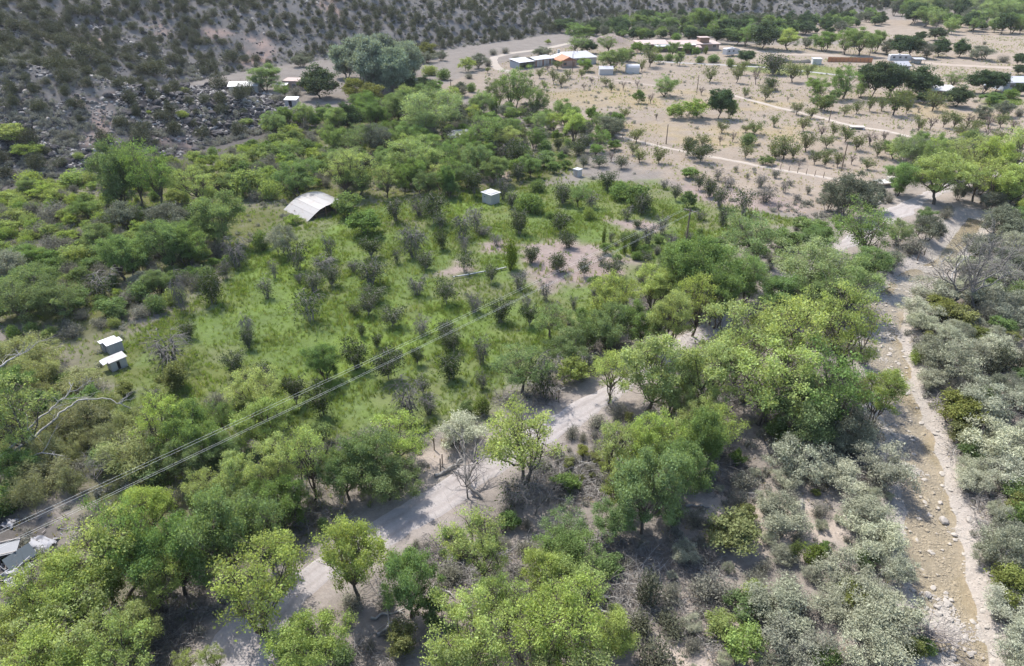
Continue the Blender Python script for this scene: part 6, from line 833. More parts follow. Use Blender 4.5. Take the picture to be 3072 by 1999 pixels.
LEAF = dict(
    cw=((0.262, 0.319, 0.119), dict(trans=.46, hue=.0225)),
    cg=((0.149, 0.211, 0.087), dict(trans=.42, hue=.022)),
    el=((0.066, 0.094, 0.052), dict(trans=.30, hue=.022)),
    wl=((0.215, 0.276, 0.130), dict(trans=.42, hue=.022)),
    bp=((0.200, 0.240, 0.190), dict(trans=.30, hue=.02)),
    ol=((0.145, 0.160, 0.060), dict(trans=.35, hue=.022)),
    tm=((0.220, 0.237, 0.121), dict(trans=.40, hue=.022)),
    ro=((0.278, 0.286, 0.210), dict(trans=.32, hue=.02, tcol=(1.1, 1.1, .85), objval=.6)),
    yb=((0.206, 0.261, 0.091), dict(trans=.46, hue=.022)),
    gb=((0.126, 0.181, 0.070), dict(trans=.42, hue=.022)),
    gs=((0.172, 0.169, 0.132), dict(trans=.25, hue=.022, tcol=(1.1, 1.1, .9))),
    gt=((0.138, 0.150, 0.106), dict(trans=.25, hue=.022, tcol=(1.1, 1.1, .9))),
    of=((0.057, 0.077, 0.035), dict(trans=.35, hue=.022)),
    op=((0.118, 0.142, 0.062), dict(trans=.35, hue=.022)),
    jn=((0.082, 0.087, 0.058), dict(trans=.15, hue=.022)),
    co=((0.090, 0.120, 0.030), dict(trans=.30, hue=.022)),
)
for k, (c, kw) in LEAF.items(): leaf_mat('leaf_' + k, c, **kw)
leaf_mat('grass_green', (.15, .208, .063), trans=.42, hue=.022, objval=.5, gloss=0)
leaf_mat('grass_pale', (.270, .270, .110), trans=.35, hue=.022, objval=.4, gloss=0)
leaf_mat('grass_dry', (.300, .235, .155), trans=.3, hue=.022, objval=.4, gloss=0)
leaf_mat('sage', (.20, .198, .165), trans=.2, hue=.022, gloss=0, tcol=(1.1, 1.1, .9))
bark_mat('bark_dark', (.105, .088, .072))
bark_mat('bark_grey', (.20, .185, .168))
bark_mat('twig_grey', (.15, .14, .13))
bark_mat('dead_wood', (.24, .23, .215))
bark_mat('twig_brown', (.145, .115, .105))
solid_mat('basalt', (.052, .049, .05), .95, var=.45, scale=2, spec=.08, bump=.05)
solid_mat('grey_rock', (.15, .14, .132), .95, var=.4, scale=2, spec=.08, bump=.05)
solid_mat('creek_rock', (.25, .228, .20), .85, var=.25, scale=2.5, bump=.03)
solid_mat('white_metal', (.31, .31, .318), .5, 0, .06, .6, None, .4)
solid_mat('aged_metal', (.172, .167, .163), .55, .0, .12, .5, (.13, .10, .085), .4)
solid_mat('grey_metal', (.24, .245, .26), .55, 0, .12, .8, (.33, .29, .27), .4)
solid_mat('dark_metal', (.07, .075, .085), .5, .3, .2, 2)
solid_mat('white_wall', (.38, .375, .36), .8, 0, .07, 1.2)
solid_mat('grey_wall', (.34, .33, .32), .8, 0, .15, 1.2)
solid_mat('cream_wall', (.33, .32, .295), .85, 0, .08, 1.0)
solid_mat('adobe', (.29, .215, .18), .9, 0, .15, .8)
solid_mat('adobe_roof', (.27, .215, .195), .9, 0, .2, .8)
solid_mat('brown_wood', (.19, .115, .08), .8, 0, .25, 2)
solid_mat('rust_wood', (.30, .125, .07), .8, 0, .2, 2)
solid_mat('orange_wood', (.36, .165, .08), .8, 0, .15, 3)
solid_mat('board_grey', (.30, .27, .24), .85, 0, .25, 2)
solid_mat('dark_gap', (.02, .02, .022), .9, 0, .2, 2)
solid_mat('window_glass', (.04, .05, .06), .15, 0, .1, 1, None, .6)
solid_mat('pole_wood', (.14, .105, .08), .9, 0, .25, 3)
solid_mat('wire_metal', (.52, .52, .50), .5, 0, .05)
solid_mat('tarp_white', (.17, .17, .18), .6, 0, .1, 3)
solid_mat('tarp_dark', (.045, .045, .042), .8, 0, .3, 2)
solid_mat('rubber', (.03, .03, .03), .8, 0, .2)
solid_mat('pipe_white', (.33, .33, .32), .5, 0, .1)
solid_mat('blue_wall', (.25, .28, .31), .8, 0, .1)
solid_mat('teal_panel', (.045, .06, .068), .6, 0, .25, 2)
solid_mat('rv_stripe', (.22, .24, .27), .5, 0, .1)
solid_mat('debris_wood', (.24, .21, .19), .9, 0, .35, 3)
solid_mat('concrete', (.45, .43, .41), .9, 0, .15, 2)

solid_mat('light_rock', (.24, .225, .21), .9, var=.35, scale=2, bump=.05)

# ---------------------------------------------------------------- mesh helpers
def mesh_from(name, V, polys, mats, midx=None, smooth_=False):
    """V (n,3); polys list of (k, array(m,k)); mats names; midx array per face"""
    me = bpy.data.meshes.new(name)
    V = np.asarray(V, np.float32)
    me.vertices.add(len(V)); me.vertices.foreach_set('co', V.ravel())
    loops = []; starts = []; tot = 0
    for k, a in polys:
        a = np.asarray(a, np.int32)
        if len(a) == 0: continue
        loops.append(a.ravel()); starts.append(np.arange(len(a)) * k + tot); tot += a.size
    loops = np.concatenate(loops); starts = np.concatenate(starts).astype(np.int32)
    me.loops.add(len(loops)); me.loops.foreach_set('vertex_index', loops)
    me.polygons.add(len(starts)); me.polygons.foreach_set('loop_start', starts)
    if midx is not None: me.polygons.foreach_set('material_index', np.asarray(midx, np.int32))
    for m in mats: me.materials.append(MATS[m])
    me.update(calc_edges=True); me.validate()
    if smooth_: me.shade_smooth()
    return me

class Geo:
    def __init__(s): s.V = []; s.F4 = []; s.F3 = []; s.M4 = []; s.M3 = []; s.n = 0; s.T = []
    def add(s, V, F, k, mat=0, tone=None):
        V = np.asarray(V, float); F = np.asarray(F, int)
        if len(F) == 0: return
        s.T.append(np.full(len(V), .5) if tone is None else np.asarray(tone, float))
        (s.F4 if k == 4 else s.F3).append(F + s.n); (s.M4 if k == 4 else s.M3).append(np.full(len(F), mat))
        s.V.append(V); s.n += len(V)
    def leaves(s, C, size, rng, mat=0, up=.5, aspect=.62, axis=None, axw=0.0, tone=None):
        n = len(C); C = np.asarray(C, float)
        N = rng.normal(size=(n, 3)); N[:, 2] += up; N /= np.linalg.norm(N, axis=1)[:, None] + 1e-9
        T = rng.normal(size=(n, 3))
        if axis is not None: T = T * (1 - axw) + axw * 2.0 * np.asarray(axis)
        T -= (T * N).sum(1)[:, None] * N; T /= np.linalg.norm(T, axis=1)[:, None] + 1e-9
        B = np.cross(N, T)
        sz = size * np.clip(rng.lognormal(-.08, .38, n), .35, 2.0)[:, None]
        V = np.stack([C - T * sz * .5, C + B * sz * aspect * .5 - T * sz * .05, C + T * sz * .5, C - B * sz * aspect * .5 - T * sz * .05], 1).reshape(-1, 3)
        s.add(V, np.arange(4 * n).reshape(n, 4), 4, mat, None if tone is None else np.repeat(tone, 4))
    def tube(s, P, Rr, mat=0, sides=4):
        P = np.asarray(P, float); n = len(P)
        Rr = np.broadcast_to(np.asarray(Rr, float), (n,))
        T = np.gradient(P, axis=0); T /= np.linalg.norm(T, axis=1)[:, None] + 1e-9
        ref = np.array([0.31, .77, .55]) if abs(T[0, 2]) > .8 else np.array([0, 0, 1.0])
        A = np.cross(T, ref); A /= np.linalg.norm(A, axis=1)[:, None] + 1e-9
        B = np.cross(T, A)
        an = np.arange(sides) * 2 * math.pi / sides
        V = (P[:, None] + Rr[:, None, None] * (np.cos(an)[None, :, None] * A[:, None] + np.sin(an)[None, :, None] * B[:, None])).reshape(-1, 3)
        i = np.arange(n - 1)[:, None] * sides; j = np.arange(sides)[None]; j2 = (j + 1) % sides
        F = np.stack([i + j, i + j2, i + sides + j2, i + sides + j], -1).reshape(-1, 4)
        s.add(V, F, 4, mat)
        if sides == 4: s.add(V[-4:], [[0, 1, 2, 3]], 4, mat)
        elif sides == 3: s.add(V[-3:], [[0, 1, 2]], 3, mat)
    def mesh(s, name, mats, smooth_=False):
        V = np.concatenate(s.V)
        polys = []; mi = []
        if s.F4: polys.append((4, np.concatenate(s.F4))); mi.append(np.concatenate(s.M4))
        if s.F3: polys.append((3, np.concatenate(s.F3))); mi.append(np.concatenate(s.M3))
        me = mesh_from(name, V, polys, mats, np.concatenate(mi), smooth_)
        T = np.concatenate(s.T).astype(np.float32)
        if len(T) == len(me.vertices): me.attributes.new('tone', 'FLOAT', 'POINT').data.foreach_set('value', T)
        return me

def curve(a, b, rng, n=5, bow=.15, up=.0):
    a = np.asarray(a, float); b = np.asarray(b, float)
    L = np.linalg.norm(b - a)
    t = np.linspace(0, 1, n)[:, None]
    m = rng.normal(size=3) * bow * L; m[2] += up * L
    P = a * (1 - t) + b * t + 4 * t * (1 - t) * m * .5
    P[1:-1] += rng.normal(size=(n - 2, 3)) * .03 * L
    return P

def lobe_centres(rng, n, rx, rz, zc, shell=(.45, .82), flat=0.0):
    out = []
    k = 0
    while len(out) < n and k < 4000:
        k += 1
        d = rng.normal(size=3); d /= np.linalg.norm(d)
        if d[2] < -.75: continue
        r = rng.uniform(*shell)
        k_ = .62 + .38 * smooth(-.7, .1, d[2])
        p = np.array([d[0] * rx * r * k_, d[1] * rx * r * k_, zc + d[2] * rz * r])
        md = min([np.linalg.norm((p - q) / (rx, rx, rz)) for q in out] or [9])
        if md < .95 / (n ** .36): continue
        out.append(p)
    return out

def leafy_tree(seed, h, w, leaf, per, nl=11, sub=7, lobe=.30, clump=.34, stems=1, trunk=.22, zbot=.22, up=.5, tr=.16, aspect=.62, twig=True, droop=0.0, axw=0.0, ragged=.4, bare=.16):
    """returns (wood Geo, leaf Geo)"""
    rng = np.random.default_rng(seed)
    wood, lf = Geo(), Geo()
    zlo = h * zbot
    rz = (h - zlo) / 2; zc = zlo + rz; rx = w / 2
    lob = lobe_centres(rng, nl, rx, rz, zc)
    bases = [np.array([rng.normal() * .12 * (stems > 1) * w * .3, rng.normal() * .12 * (stems > 1) * w * .3, -.35]) for _ in range(stems)]
    forks = []
    for b in bases:
        f = np.array([b[0] * 2 + rng.normal() * .06 * w, b[1] * 2 + rng.normal() * .06 * w, h * trunk * rng.uniform(.8, 1.2)])
        forks.append(f)
        rr = tr * (1 if stems == 1 else .7) * h / 8
        wood.tube(curve(b, f, rng, 5, .06), np.linspace(rr * 1.25, rr * .8, 5), 0, 6)
    C = []; A = []; TN = []
    for q in lob:
        tl = rng.random()
        f = forks[int(np.argmin([np.linalg.norm(q[:2] - f[:2]) for f in forks]))]
        rr = tr * h / 8 * rng.uniform(.42, .62)
        P = curve(f, q, rng, 6, .14, .06)
        wood.tube(P, np.linspace(rr, rr * .32, 6), 0, 4)
        lr = lobe * w * rng.uniform(.62, 1.25) * .62
        for k in range(sub):
            d = rng.normal(size=3); d[2] = d[2] * .75 + .25; d /= np.linalg.norm(d)
            e = q + d * lr * rng.uniform(.5, 1.0)
            e[2] = min(e[2], h)
            if twig: wood.tube(curve(P[rng.integers(3, 6)], e, rng, 4, .12), np.linspace(rr * .3, rr * .08, 4), 0, 3)
            if rng.random() < bare:
                for _ in range(3 if twig else 0): wood.tube(curve(e, e + d * lr * .5 + rng.normal(size=3) * lr * .3, rng, 3, .1), np.linspace(rr * .12, rr * .04, 3), 0, 3)
                continue
            n = int(per * rng.uniform(1 - ragged * 2, 1 + ragged * 2))
            if n < 4: continue
            g = rng.normal(size=(n, 3)) * np.array([clump, clump, clump * .62]) * rng.uniform(.75, 1.25)
            c = e + g
            if droop: c[:, 2] -= droop * rng.random(n) ** 2 * h * .25
            C.append(c); TN.append(np.full(n, np.clip(.5 * tl + .5 * rng.random() + rng.normal() * .15, 0, 1)))
            out = c - np.array([0, 0, zc * .8]); A.append(out / (np.linalg.norm(out, axis=1)[:, None] + 1e-6))
    C = np.concatenate(C); A = np.concatenate(A); TN = np.concatenate(TN)
    m = C[:, 2] > .05
    lf.leaves(C[m], leaf, rng, 0, up, aspect, A[m], axw, TN[m])
    return wood, lf

def bush(seed, h, w, leaf, n, lobes=9, upright=.0, twigs=30, inner=.25, aspect=.6, up=.3, spike=.0, tw_r=.018):
    """leafy to the ground; returns (wood, leaf)"""
    rng = np.random.default_rng(seed)
    wood, lf = Geo(), Geo()
    cs = []
    for k in range(lobes):
        a = rng.uniform(0, 2 * math.pi); r = w * .5 * rng.uniform(.1, .62) ** .8
        zt = h * (1 - .55 * (r / (w * .5)) ** 1.6) * rng.uniform(.72, 1.05)
        cs.append((r * math.cos(a), r * math.sin(a), zt, w * rng.uniform(.17, .28)))
    C = []
    for (x, y, zt, rr) in cs:
        m = n // lobes
        d = rng.normal(size=(m, 3)); d /= np.linalg.norm(d, axis=1)[:, None]
        rad = np.where(rng.random(m) < inner, rng.random(m) ** .5, rng.uniform(.82, 1.12, m))[:, None]
        hz = zt * .5
        c = d * rad * np.array([rr, rr, hz * rng.uniform(.85, 1.0)])
        c += rng.normal(size=(m, 3)) * .03 * w
        c[:, 0] += x; c[:, 1] += y; c[:, 2] += zt * .52
        if spike: c[:, 2] += spike * h * rng.random(m) ** 6
        C.append(c)
        for k in range(max(1, twigs // lobes)):
            e = c[rng.integers(0, m)] * np.array([1.02, 1.02, 1.04])
            wood.tube(curve((x * .15, y * .15, -.1), e, rng, 4, .08, .05), np.linspace(tw_r * 1.6, tw_r * .5, 4), 0, 3)
    C = np.concatenate(C); C = C[C[:, 2] > .02]
    A = np.zeros_like(C); A[:, 2] = 1; A[:, :2] = C[:, :2] / (w * .5)
    lf.leaves(C, leaf, rng, 0, up, aspect, A, upright)
    return wood, lf

def vase(seed, h, w, stems, side, leaf, nleaf, arch=.2, trunk=0.0, tr=.05, spread=1.0, low=0.0, lpos=(.35, 1.0), tw=.014):
    """fruit tree: stems fanning out of the base, hung with twigs; returns (wood, leaf or None)"""
    rng = np.random.default_rng(seed)
    wood, lf = Geo(), Geo()
    top = np.array([rng.normal() * .05 * w, rng.normal() * .05 * w, h * trunk])
    if trunk: wood.tube(curve((0, 0, -.3), top, rng, 4, .1), np.linspace(tr * 1.6, tr * 1.2, 4), 0, 6)
    pts = []
    for k in range(stems):
        a = 2 * math.pi * (k + rng.uniform(-.3, .3)) / stems
        rr = w * .5 * spread * rng.uniform(.3, 1.0)
        b = top + np.array([math.cos(a) * .08 * w, math.sin(a) * .08 * w, -.05 if trunk else -.2])
        zt = h * rng.uniform(.62, 1.02)
        e = np.array([math.cos(a) * rr, math.sin(a) * rr, zt])
        t = np.linspace(0, 1, 7)[:, None]
        P = b * (1 - t) + e * t
        bow = arch * rng.uniform(.4, 1.4)
        P[:, 2] += (np.sin(t * math.pi) * h * bow * .6)[:, 0]
        P[:, :2] *= (1 - .3 * np.sin(t * math.pi))
        P[1:] += rng.normal(size=(6, 3)) * .03 * h
        wood.tube(P, np.linspace(tr, tr * .22, 7), 0, 4)
        pts.append(P[2:])
        for q in range(side):
            i = rng.integers(2, 7); s = P[i]
            d = rng.normal(size=3); d[:2] += 1.2 * np.array([math.cos(a), math.sin(a)]); d[2] = d[2] * .7 + .5 - low * rng.random() * 2
            d /= np.linalg.norm(d)
            L = h * rng.uniform(.12, .34)
            ee = s + d * L
            ee[2] = max(ee[2] - low * L * .6, .1)
            Q = curve(s, ee, rng, 4, .12, .08)
            wood.tube(Q, np.linspace(tw * 1.3, tw * .45, 4), 0, 3)
            pts.append(Q[1:])
    if nleaf:
        Pp = np.concatenate(pts)
        zq = Pp[:, 2] / h
        Pp = Pp[(zq > lpos[0] * .9) & (zq < lpos[1] * 1.15)]
        c = Pp[rng.integers(0, len(Pp), nleaf)] + rng.normal(size=(nleaf, 3)) * .085 * w
        c = c[c[:, 2] > .05]
        lf.leaves(c, leaf, rng, 0, .4, .6)
        return wood, lf
    return wood, None

def dead_tree(seed, h, w, limbs=6, tr=.2, sub=9, fine=6):
    rng = np.random.default_rng(seed)
    wood = Geo()
    f = np.array([rng.normal() * .08 * w, rng.normal() * .08 * w, h * .3])
    wood.tube(curve((0, 0, -.3), f, rng, 5, .08), np.linspace(tr * 1.2, tr * .85, 5), 0, 6)
    for k in range(limbs):
        a = 2 * math.pi * (k + rng.uniform(-.3, .3)) / limbs
        e = np.array([math.cos(a) * w * .5 * rng.uniform(.4, 1), math.sin(a) * w * .5 * rng.uniform(.4, 1), h * rng.uniform(.55, 1.0)])
        P = curve(f * rng.uniform(.7, 1), e, rng, 7, .16, .05)
        wood.tube(P, np.linspace(tr * .6, tr * .14, 7), 0, 5)
        for q in range(sub):
            s = P[rng.integers(2, 7)]
            d = (e - f); d = d / np.linalg.norm(d) + rng.normal(size=3) * .75; d /= np.linalg.norm(d)
            ee = s + d * h * rng.uniform(.12, .3)
            Q = curve(s, ee, rng, 5, .15, .02)
            wood.tube(Q, np.linspace(tr * .2, tr * .05, 5), 0, 3)
            for _ in range(fine):
                s2 = Q[rng.integers(1, 5)]; d2 = d + rng.normal(size=3) * .8
                wood.tube(curve(s2, s2 + d2 * h * rng.uniform(.04, .1), rng, 3, .1), np.linspace(tr * .09, tr * .04, 3), 0, 3)
    return wood, None

# prototypes: species -> list of (wood mesh, leaf mesh or None, nominal h, nominal w); single = one mesh
PROTO = {}
SPEC = {}
def proto(sp, name, cat, parts, h, w, makers, barkm, leafm):
    """parts: two-level thing (trunk + crown) or one mesh"""
    SPEC[sp] = dict(name=name, cat=cat, parts=parts)
    L = []
    for i, (wd, lf) in enumerate(makers):
        if parts:
            L.append((wd.mesh(name + '_trunk', [barkm]), lf.mesh(name + '_crown', [leafm]), h, w))
        else:
            G = Geo()
            for src, mi in ((wd, 0), (lf, 1)):
                if src is None: continue
                o = G.n
                if src.V:
                    V = np.concatenate(src.V)
                    if src.F4: G.F4.append(np.concatenate(src.F4) + o); G.M4.append(np.full(len(G.F4[-1]), mi))
                    if src.F3: G.F3.append(np.concatenate(src.F3) + o); G.M3.append(np.full(len(G.F3[-1]), mi))
                    G.V.append(V); G.n += len(V); G.T.append(np.concatenate(src.T))
            L.append((G.mesh(name, [barkm] + ([leafm] if leafm else [])), None, h, w))
    PROTO[sp] = L

proto('cw', 'cottonwood_tree', 'tree', True, 8, 8, [leafy_tree(10 + i, 8, 8, .132, (235, 120, 200, 100, 170, 140, 215)[i], bare=(.1, .3, .18, .38, .25, .3, .12)[i], nl=12 + i % 4, sub=11, lobe=.31, clump=.31, stems=1 + i % 3, trunk=.2, zbot=.12, aspect=.7, tr=.2) for i in range(7)], 'bark_dark', 'leaf_cw')
proto('cg', 'green_tree', 'tree', True, 8, 8, [leafy_tree(30 + i, 8, 8, .138, (245, 135, 215, 115, 185, 230)[i], bare=(.1, .28, .15, .35, .22, .12)[i], nl=13 + i % 3, sub=11, lobe=.32, clump=.35, stems=1 + i % 3, trunk=.16, zbot=.05, aspect=.7, tr=.19) for i in range(6)], 'bark_dark', 'leaf_cg')
proto('el', 'shade_tree', 'tree', True, 8, 8, [leafy_tree(50 + i, 8, 8, .32, 110, nl=17, sub=9, lobe=.33, clump=.5, stems=1, trunk=.16, zbot=.1) for i in range(3)], 'bark_dark', 'leaf_el')
proto('wl', 'pale_willow', 'tree', True, 8, 9, [leafy_tree(60 + i, 8, 9, .18, 165, nl=20, sub=10, lobe=.26, clump=.36, stems=2, trunk=.15, zbot=.06, aspect=.4) for i in range(3)], 'bark_grey', 'leaf_wl')
proto('bp', 'grey_poplar', 'tree', True, 14, 10, [leafy_tree(70 + i, 14, 10, .36, 150, nl=34, sub=10, lobe=.24, clump=.6, stems=3, trunk=.12, zbot=.02, up=.1, axw=.5) for i in range(3)], 'bark_grey', 'leaf_bp')
proto('ol', 'olive_bush', 'shrub', False, 4, 4, [leafy_tree(80 + i, 4, 4, .16, 95, nl=13, sub=8, lobe=.3, clump=.26, stems=3, trunk=.08, zbot=.0, tr=.12) for i in range(3)], 'bark_dark', 'leaf_ol')
proto('tm', 'tamarisk', 'shrub', True, 5, 6, [leafy_tree(90 + i, 5, 6, .24, 110, nl=14, sub=7, lobe=.3, clump=.34, stems=3, trunk=.08, zbot=.02, aspect=.22, droop=.8, axw=.55) for i in range(3)], 'bark_dark', 'leaf_tm')
proto('ro', 'russian_olive', 'shrub', False, 4, 5, [leafy_tree(100 + i, 4, 5, .15, 105, nl=15 + i % 4, sub=9, lobe=.27, clump=.24, stems=3, trunk=.1, zbot=.0, aspect=.36, tr=.14, ragged=.42) for i in range(6)], 'twig_grey', 'leaf_ro')
proto('yb', 'yellow_green_shrub', 'shrub', False, 3, 3.4, [bush(110 + i, 3, 3.4, .17, 3000, 12, .2, 24) if i % 2 else leafy_tree(115 + i, 3, 3.4, .16, 60, nl=12, sub=8, lobe=.3, clump=.2, stems=3, trunk=.08, zbot=.0, tr=.12) for i in range(5)], 'bark_grey', 'leaf_yb')
proto('gb', 'leafy_green_bush', 'shrub', False, 3, 3, [bush(120 + i, 3, 3, .17, 3200, 11, .25, 24, .3) if i % 2 else leafy_tree(125 + i, 3, 3, .16, 65, nl=12, sub=8, lobe=.3, clump=.2, stems=3, trunk=.08, zbot=.0, tr=.12) for i in range(5)], 'bark_dark', 'leaf_gb')
proto('gs', 'grey_brush', 'shrub', False, 2.4, 3, [bush(130 + i, 2.4, 3, .14, 2200, 10, .4, 150, .5, .35, tw_r=.013) for i in range(5)], 'twig_grey', 'leaf_gs')
proto('gt', 'grey_green_tree', 'tree', True, 7, 7.5, [leafy_tree(140 + i, 7, 7.5, .18, 105, nl=16, sub=11, lobe=.3, clump=.38, stems=4, trunk=.12, zbot=.02, tr=.15) for i in range(3)], 'bark_dark', 'leaf_gt')
proto('of', 'overgrown_fruit_tree', 'fruit tree', True, 3.4, 2.8, [vase(150 + i, 3.4, 2.8, 8 + (i * 5) % 7, 16, .17, (2600, 1500, 3200, 1100, 2200, 1800, 2800)[i], arch=.12 + .05 * (i % 4), tr=.05, low=.3 + .1 * (i % 5), lpos=(.1, .8 + .03 * i), trunk=.1 * (i % 3), spread=.8 + .12 * (i % 4)) for i in range(7)], 'bark_grey', 'leaf_of')
proto('od', 'dying_fruit_tree', 'fruit tree', False, 3, 2.6, [vase(170 + i, 3, 2.6, 7 + (i * 3) % 8, 22 + i, .13, (900, 300, 1200, 150, 700, 500, 1000)[i], arch=.15 + .08 * (i % 4), tr=.045, low=.5 + .15 * (i % 4), lpos=(.05, .55 + .05 * i), tw=.016, spread=.8 + .15 * (i % 3)) for i in range(7)], 'twig_grey', 'leaf_of')
proto('op', 'pruned_fruit_tree', 'fruit tree', True, 3.2, 3.2, [vase(190 + i, 3.2, 3.2, 8, 14, .2, 1300, arch=.05, trunk=.24, tr=.075, lpos=(.42, 1.0), spread=1.05) for i in range(5)], 'bark_dark', 'leaf_op')
proto('ob', 'bare_fruit_tree', 'fruit tree', False, 2.6, 2.2, [vase(210 + i, 2.6, 2.2, 6, 18, .1, 90, arch=.05, trunk=.3, tr=.07, lpos=(.5, 1.0), tw=.02) for i in range(4)], 'twig_brown', 'leaf_of')
proto('jn', 'juniper', 'juniper', False, 2.6, 3, [bush(220 + i, 2.6, 3, .19, 2200, 10, .6, 16, .3, .36, spike=.22) for i in range(5)], 'bark_dark', 'leaf_jn')
proto('co', 'columnar_shrub', 'shrub', False, 4, 1.8, [bush(230 + i, 4, 1.8, .16, 2400, 8, .7, 16, .3, .4, spike=.1) for i in range(2)], 'bark_dark', 'leaf_co')
proto('dt', 'dead_tree', 'dead tree', False, 6, 5, [dead_tree(240 + i, 6, 5, 7, .11, 12, 9) for i in range(3)], 'twig_grey', None)

# ---------------------------------------------------------------- object helpers
def link(o, parent=None):
    COL.objects.link(o)
    if parent is not None: o.parent = parent
    return o
def obj(name, me, parent=None): return link(bpy.data.objects.new(name, me), parent)
def tag(o, label=None, cat=None, group=None, kind=None):
    if label: o['label'] = label
    if cat: o['category'] = cat
    if group: o['group'] = group
    if kind: o['kind'] = kind
    return o
def root(name, x, y, rz=0.0, label=None, cat=None, group=None, z=None):
    o = bpy.data.objects.new(name, None)
    o.empty_display_size = .3
    o.location = (x, y, zat(x, y) if z is None else z); o.rotation_euler = (0, 0, rz)
    link(o); return tag(o, label, cat, group)

# ---------------------------------------------------------------- ground sheet
def axis(lo, hi, a, b, st, g):
    v = [a]
    while v[-1] < b: v.append(v[-1] + st)
    s = st
    while v[-1] < hi: s *= g; v.append(v[-1] + s)
    s = st
    while v[0] > lo: s *= g; v.insert(0, v[0] - s)
    return np.array(v)
GX = axis(-3000, 3000, -75, 75, .85, 1.022)
GY = axis(-400, 5000, 26, 150, .85, 1.015)
gx, gy = np.meshgrid(GX, GY)
gz = height(gx, gy)
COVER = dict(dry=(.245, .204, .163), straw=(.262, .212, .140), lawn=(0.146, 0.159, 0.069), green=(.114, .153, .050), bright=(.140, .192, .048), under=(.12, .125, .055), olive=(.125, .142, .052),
             pink=(0.249, 0.200, 0.176), sand=(0.318, 0.271, 0.230), red=(0.284, 0.211, 0.176), lava=(.06, .056, .056), litter_shade=(.105, .095, .085))  # last tone: dark ground litter, and the shade coloured in at the junk pile
col = np.zeros(gx.shape + (3,)); col[:] = (.185, .163, .142)
nz = vnoise(gx, gy, 3.4, 21) * .6 + vnoise(gx, gy, 1.3, 22) * .4
def over(w, c):
    global col
    c = np.array(c) * .93
    col = col * (1 - w[..., None]) + np.array(c) * w[..., None]
sdh = hill_sd(gx, gy)
over(smooth(-3, 3, sdh + nz * 3), (.152, .141, .131))
COVW = {}
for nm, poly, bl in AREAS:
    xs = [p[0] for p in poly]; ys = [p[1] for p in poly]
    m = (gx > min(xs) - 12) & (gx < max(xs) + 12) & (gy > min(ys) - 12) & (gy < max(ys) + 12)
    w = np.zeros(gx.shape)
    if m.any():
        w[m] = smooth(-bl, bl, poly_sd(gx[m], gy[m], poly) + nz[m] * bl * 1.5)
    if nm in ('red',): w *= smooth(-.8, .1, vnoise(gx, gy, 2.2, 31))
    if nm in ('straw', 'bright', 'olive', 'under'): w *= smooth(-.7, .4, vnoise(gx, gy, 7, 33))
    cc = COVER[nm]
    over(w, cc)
    if nm == 'green': over(w * smooth(.0, .7, vnoise(gx, gy, 6.5, 35) + .5 * vnoise(gx, gy, 2.2, 36)) * .45, (.165, .165, .08)); over(w * smooth(.35, .8, vnoise(gx, gy, 9, 37)) * .45, (.19, .165, .12))
    COVW[nm] = np.maximum(COVW.get(nm, 0), w)
dcr, _ = line_dist(gx, gy, CREEK_C)
over(smooth(5.0, 3.2, dcr + nz * 1.2), (.30, .268, .235))
over(smooth(2.6, 1.5, dcr + nz * .7), (.258, .236, .205))
drd, _ = line_dist(gx, gy, ROAD_C)
over(smooth(3.6, 2.6, drd + nz * 1.0) * .5, (.30, .262, .232))
me = mesh_from('ground', np.stack([gx, gy, gz], -1).reshape(-1, 3),
               [(4, (np.arange(len(GY) - 1)[:, None] * len(GX) + np.arange(len(GX) - 1)[None]).reshape(-1, 1) + np.array([[0, 1, len(GX) + 1, len(GX)]]))], [], None, True)
at = me.color_attributes.new('cover', 'FLOAT_COLOR', 'POINT')
at.data.foreach_set('color', np.concatenate([col, np.ones(col.shape[:2] + (1,))], -1).astype(np.float32).ravel())

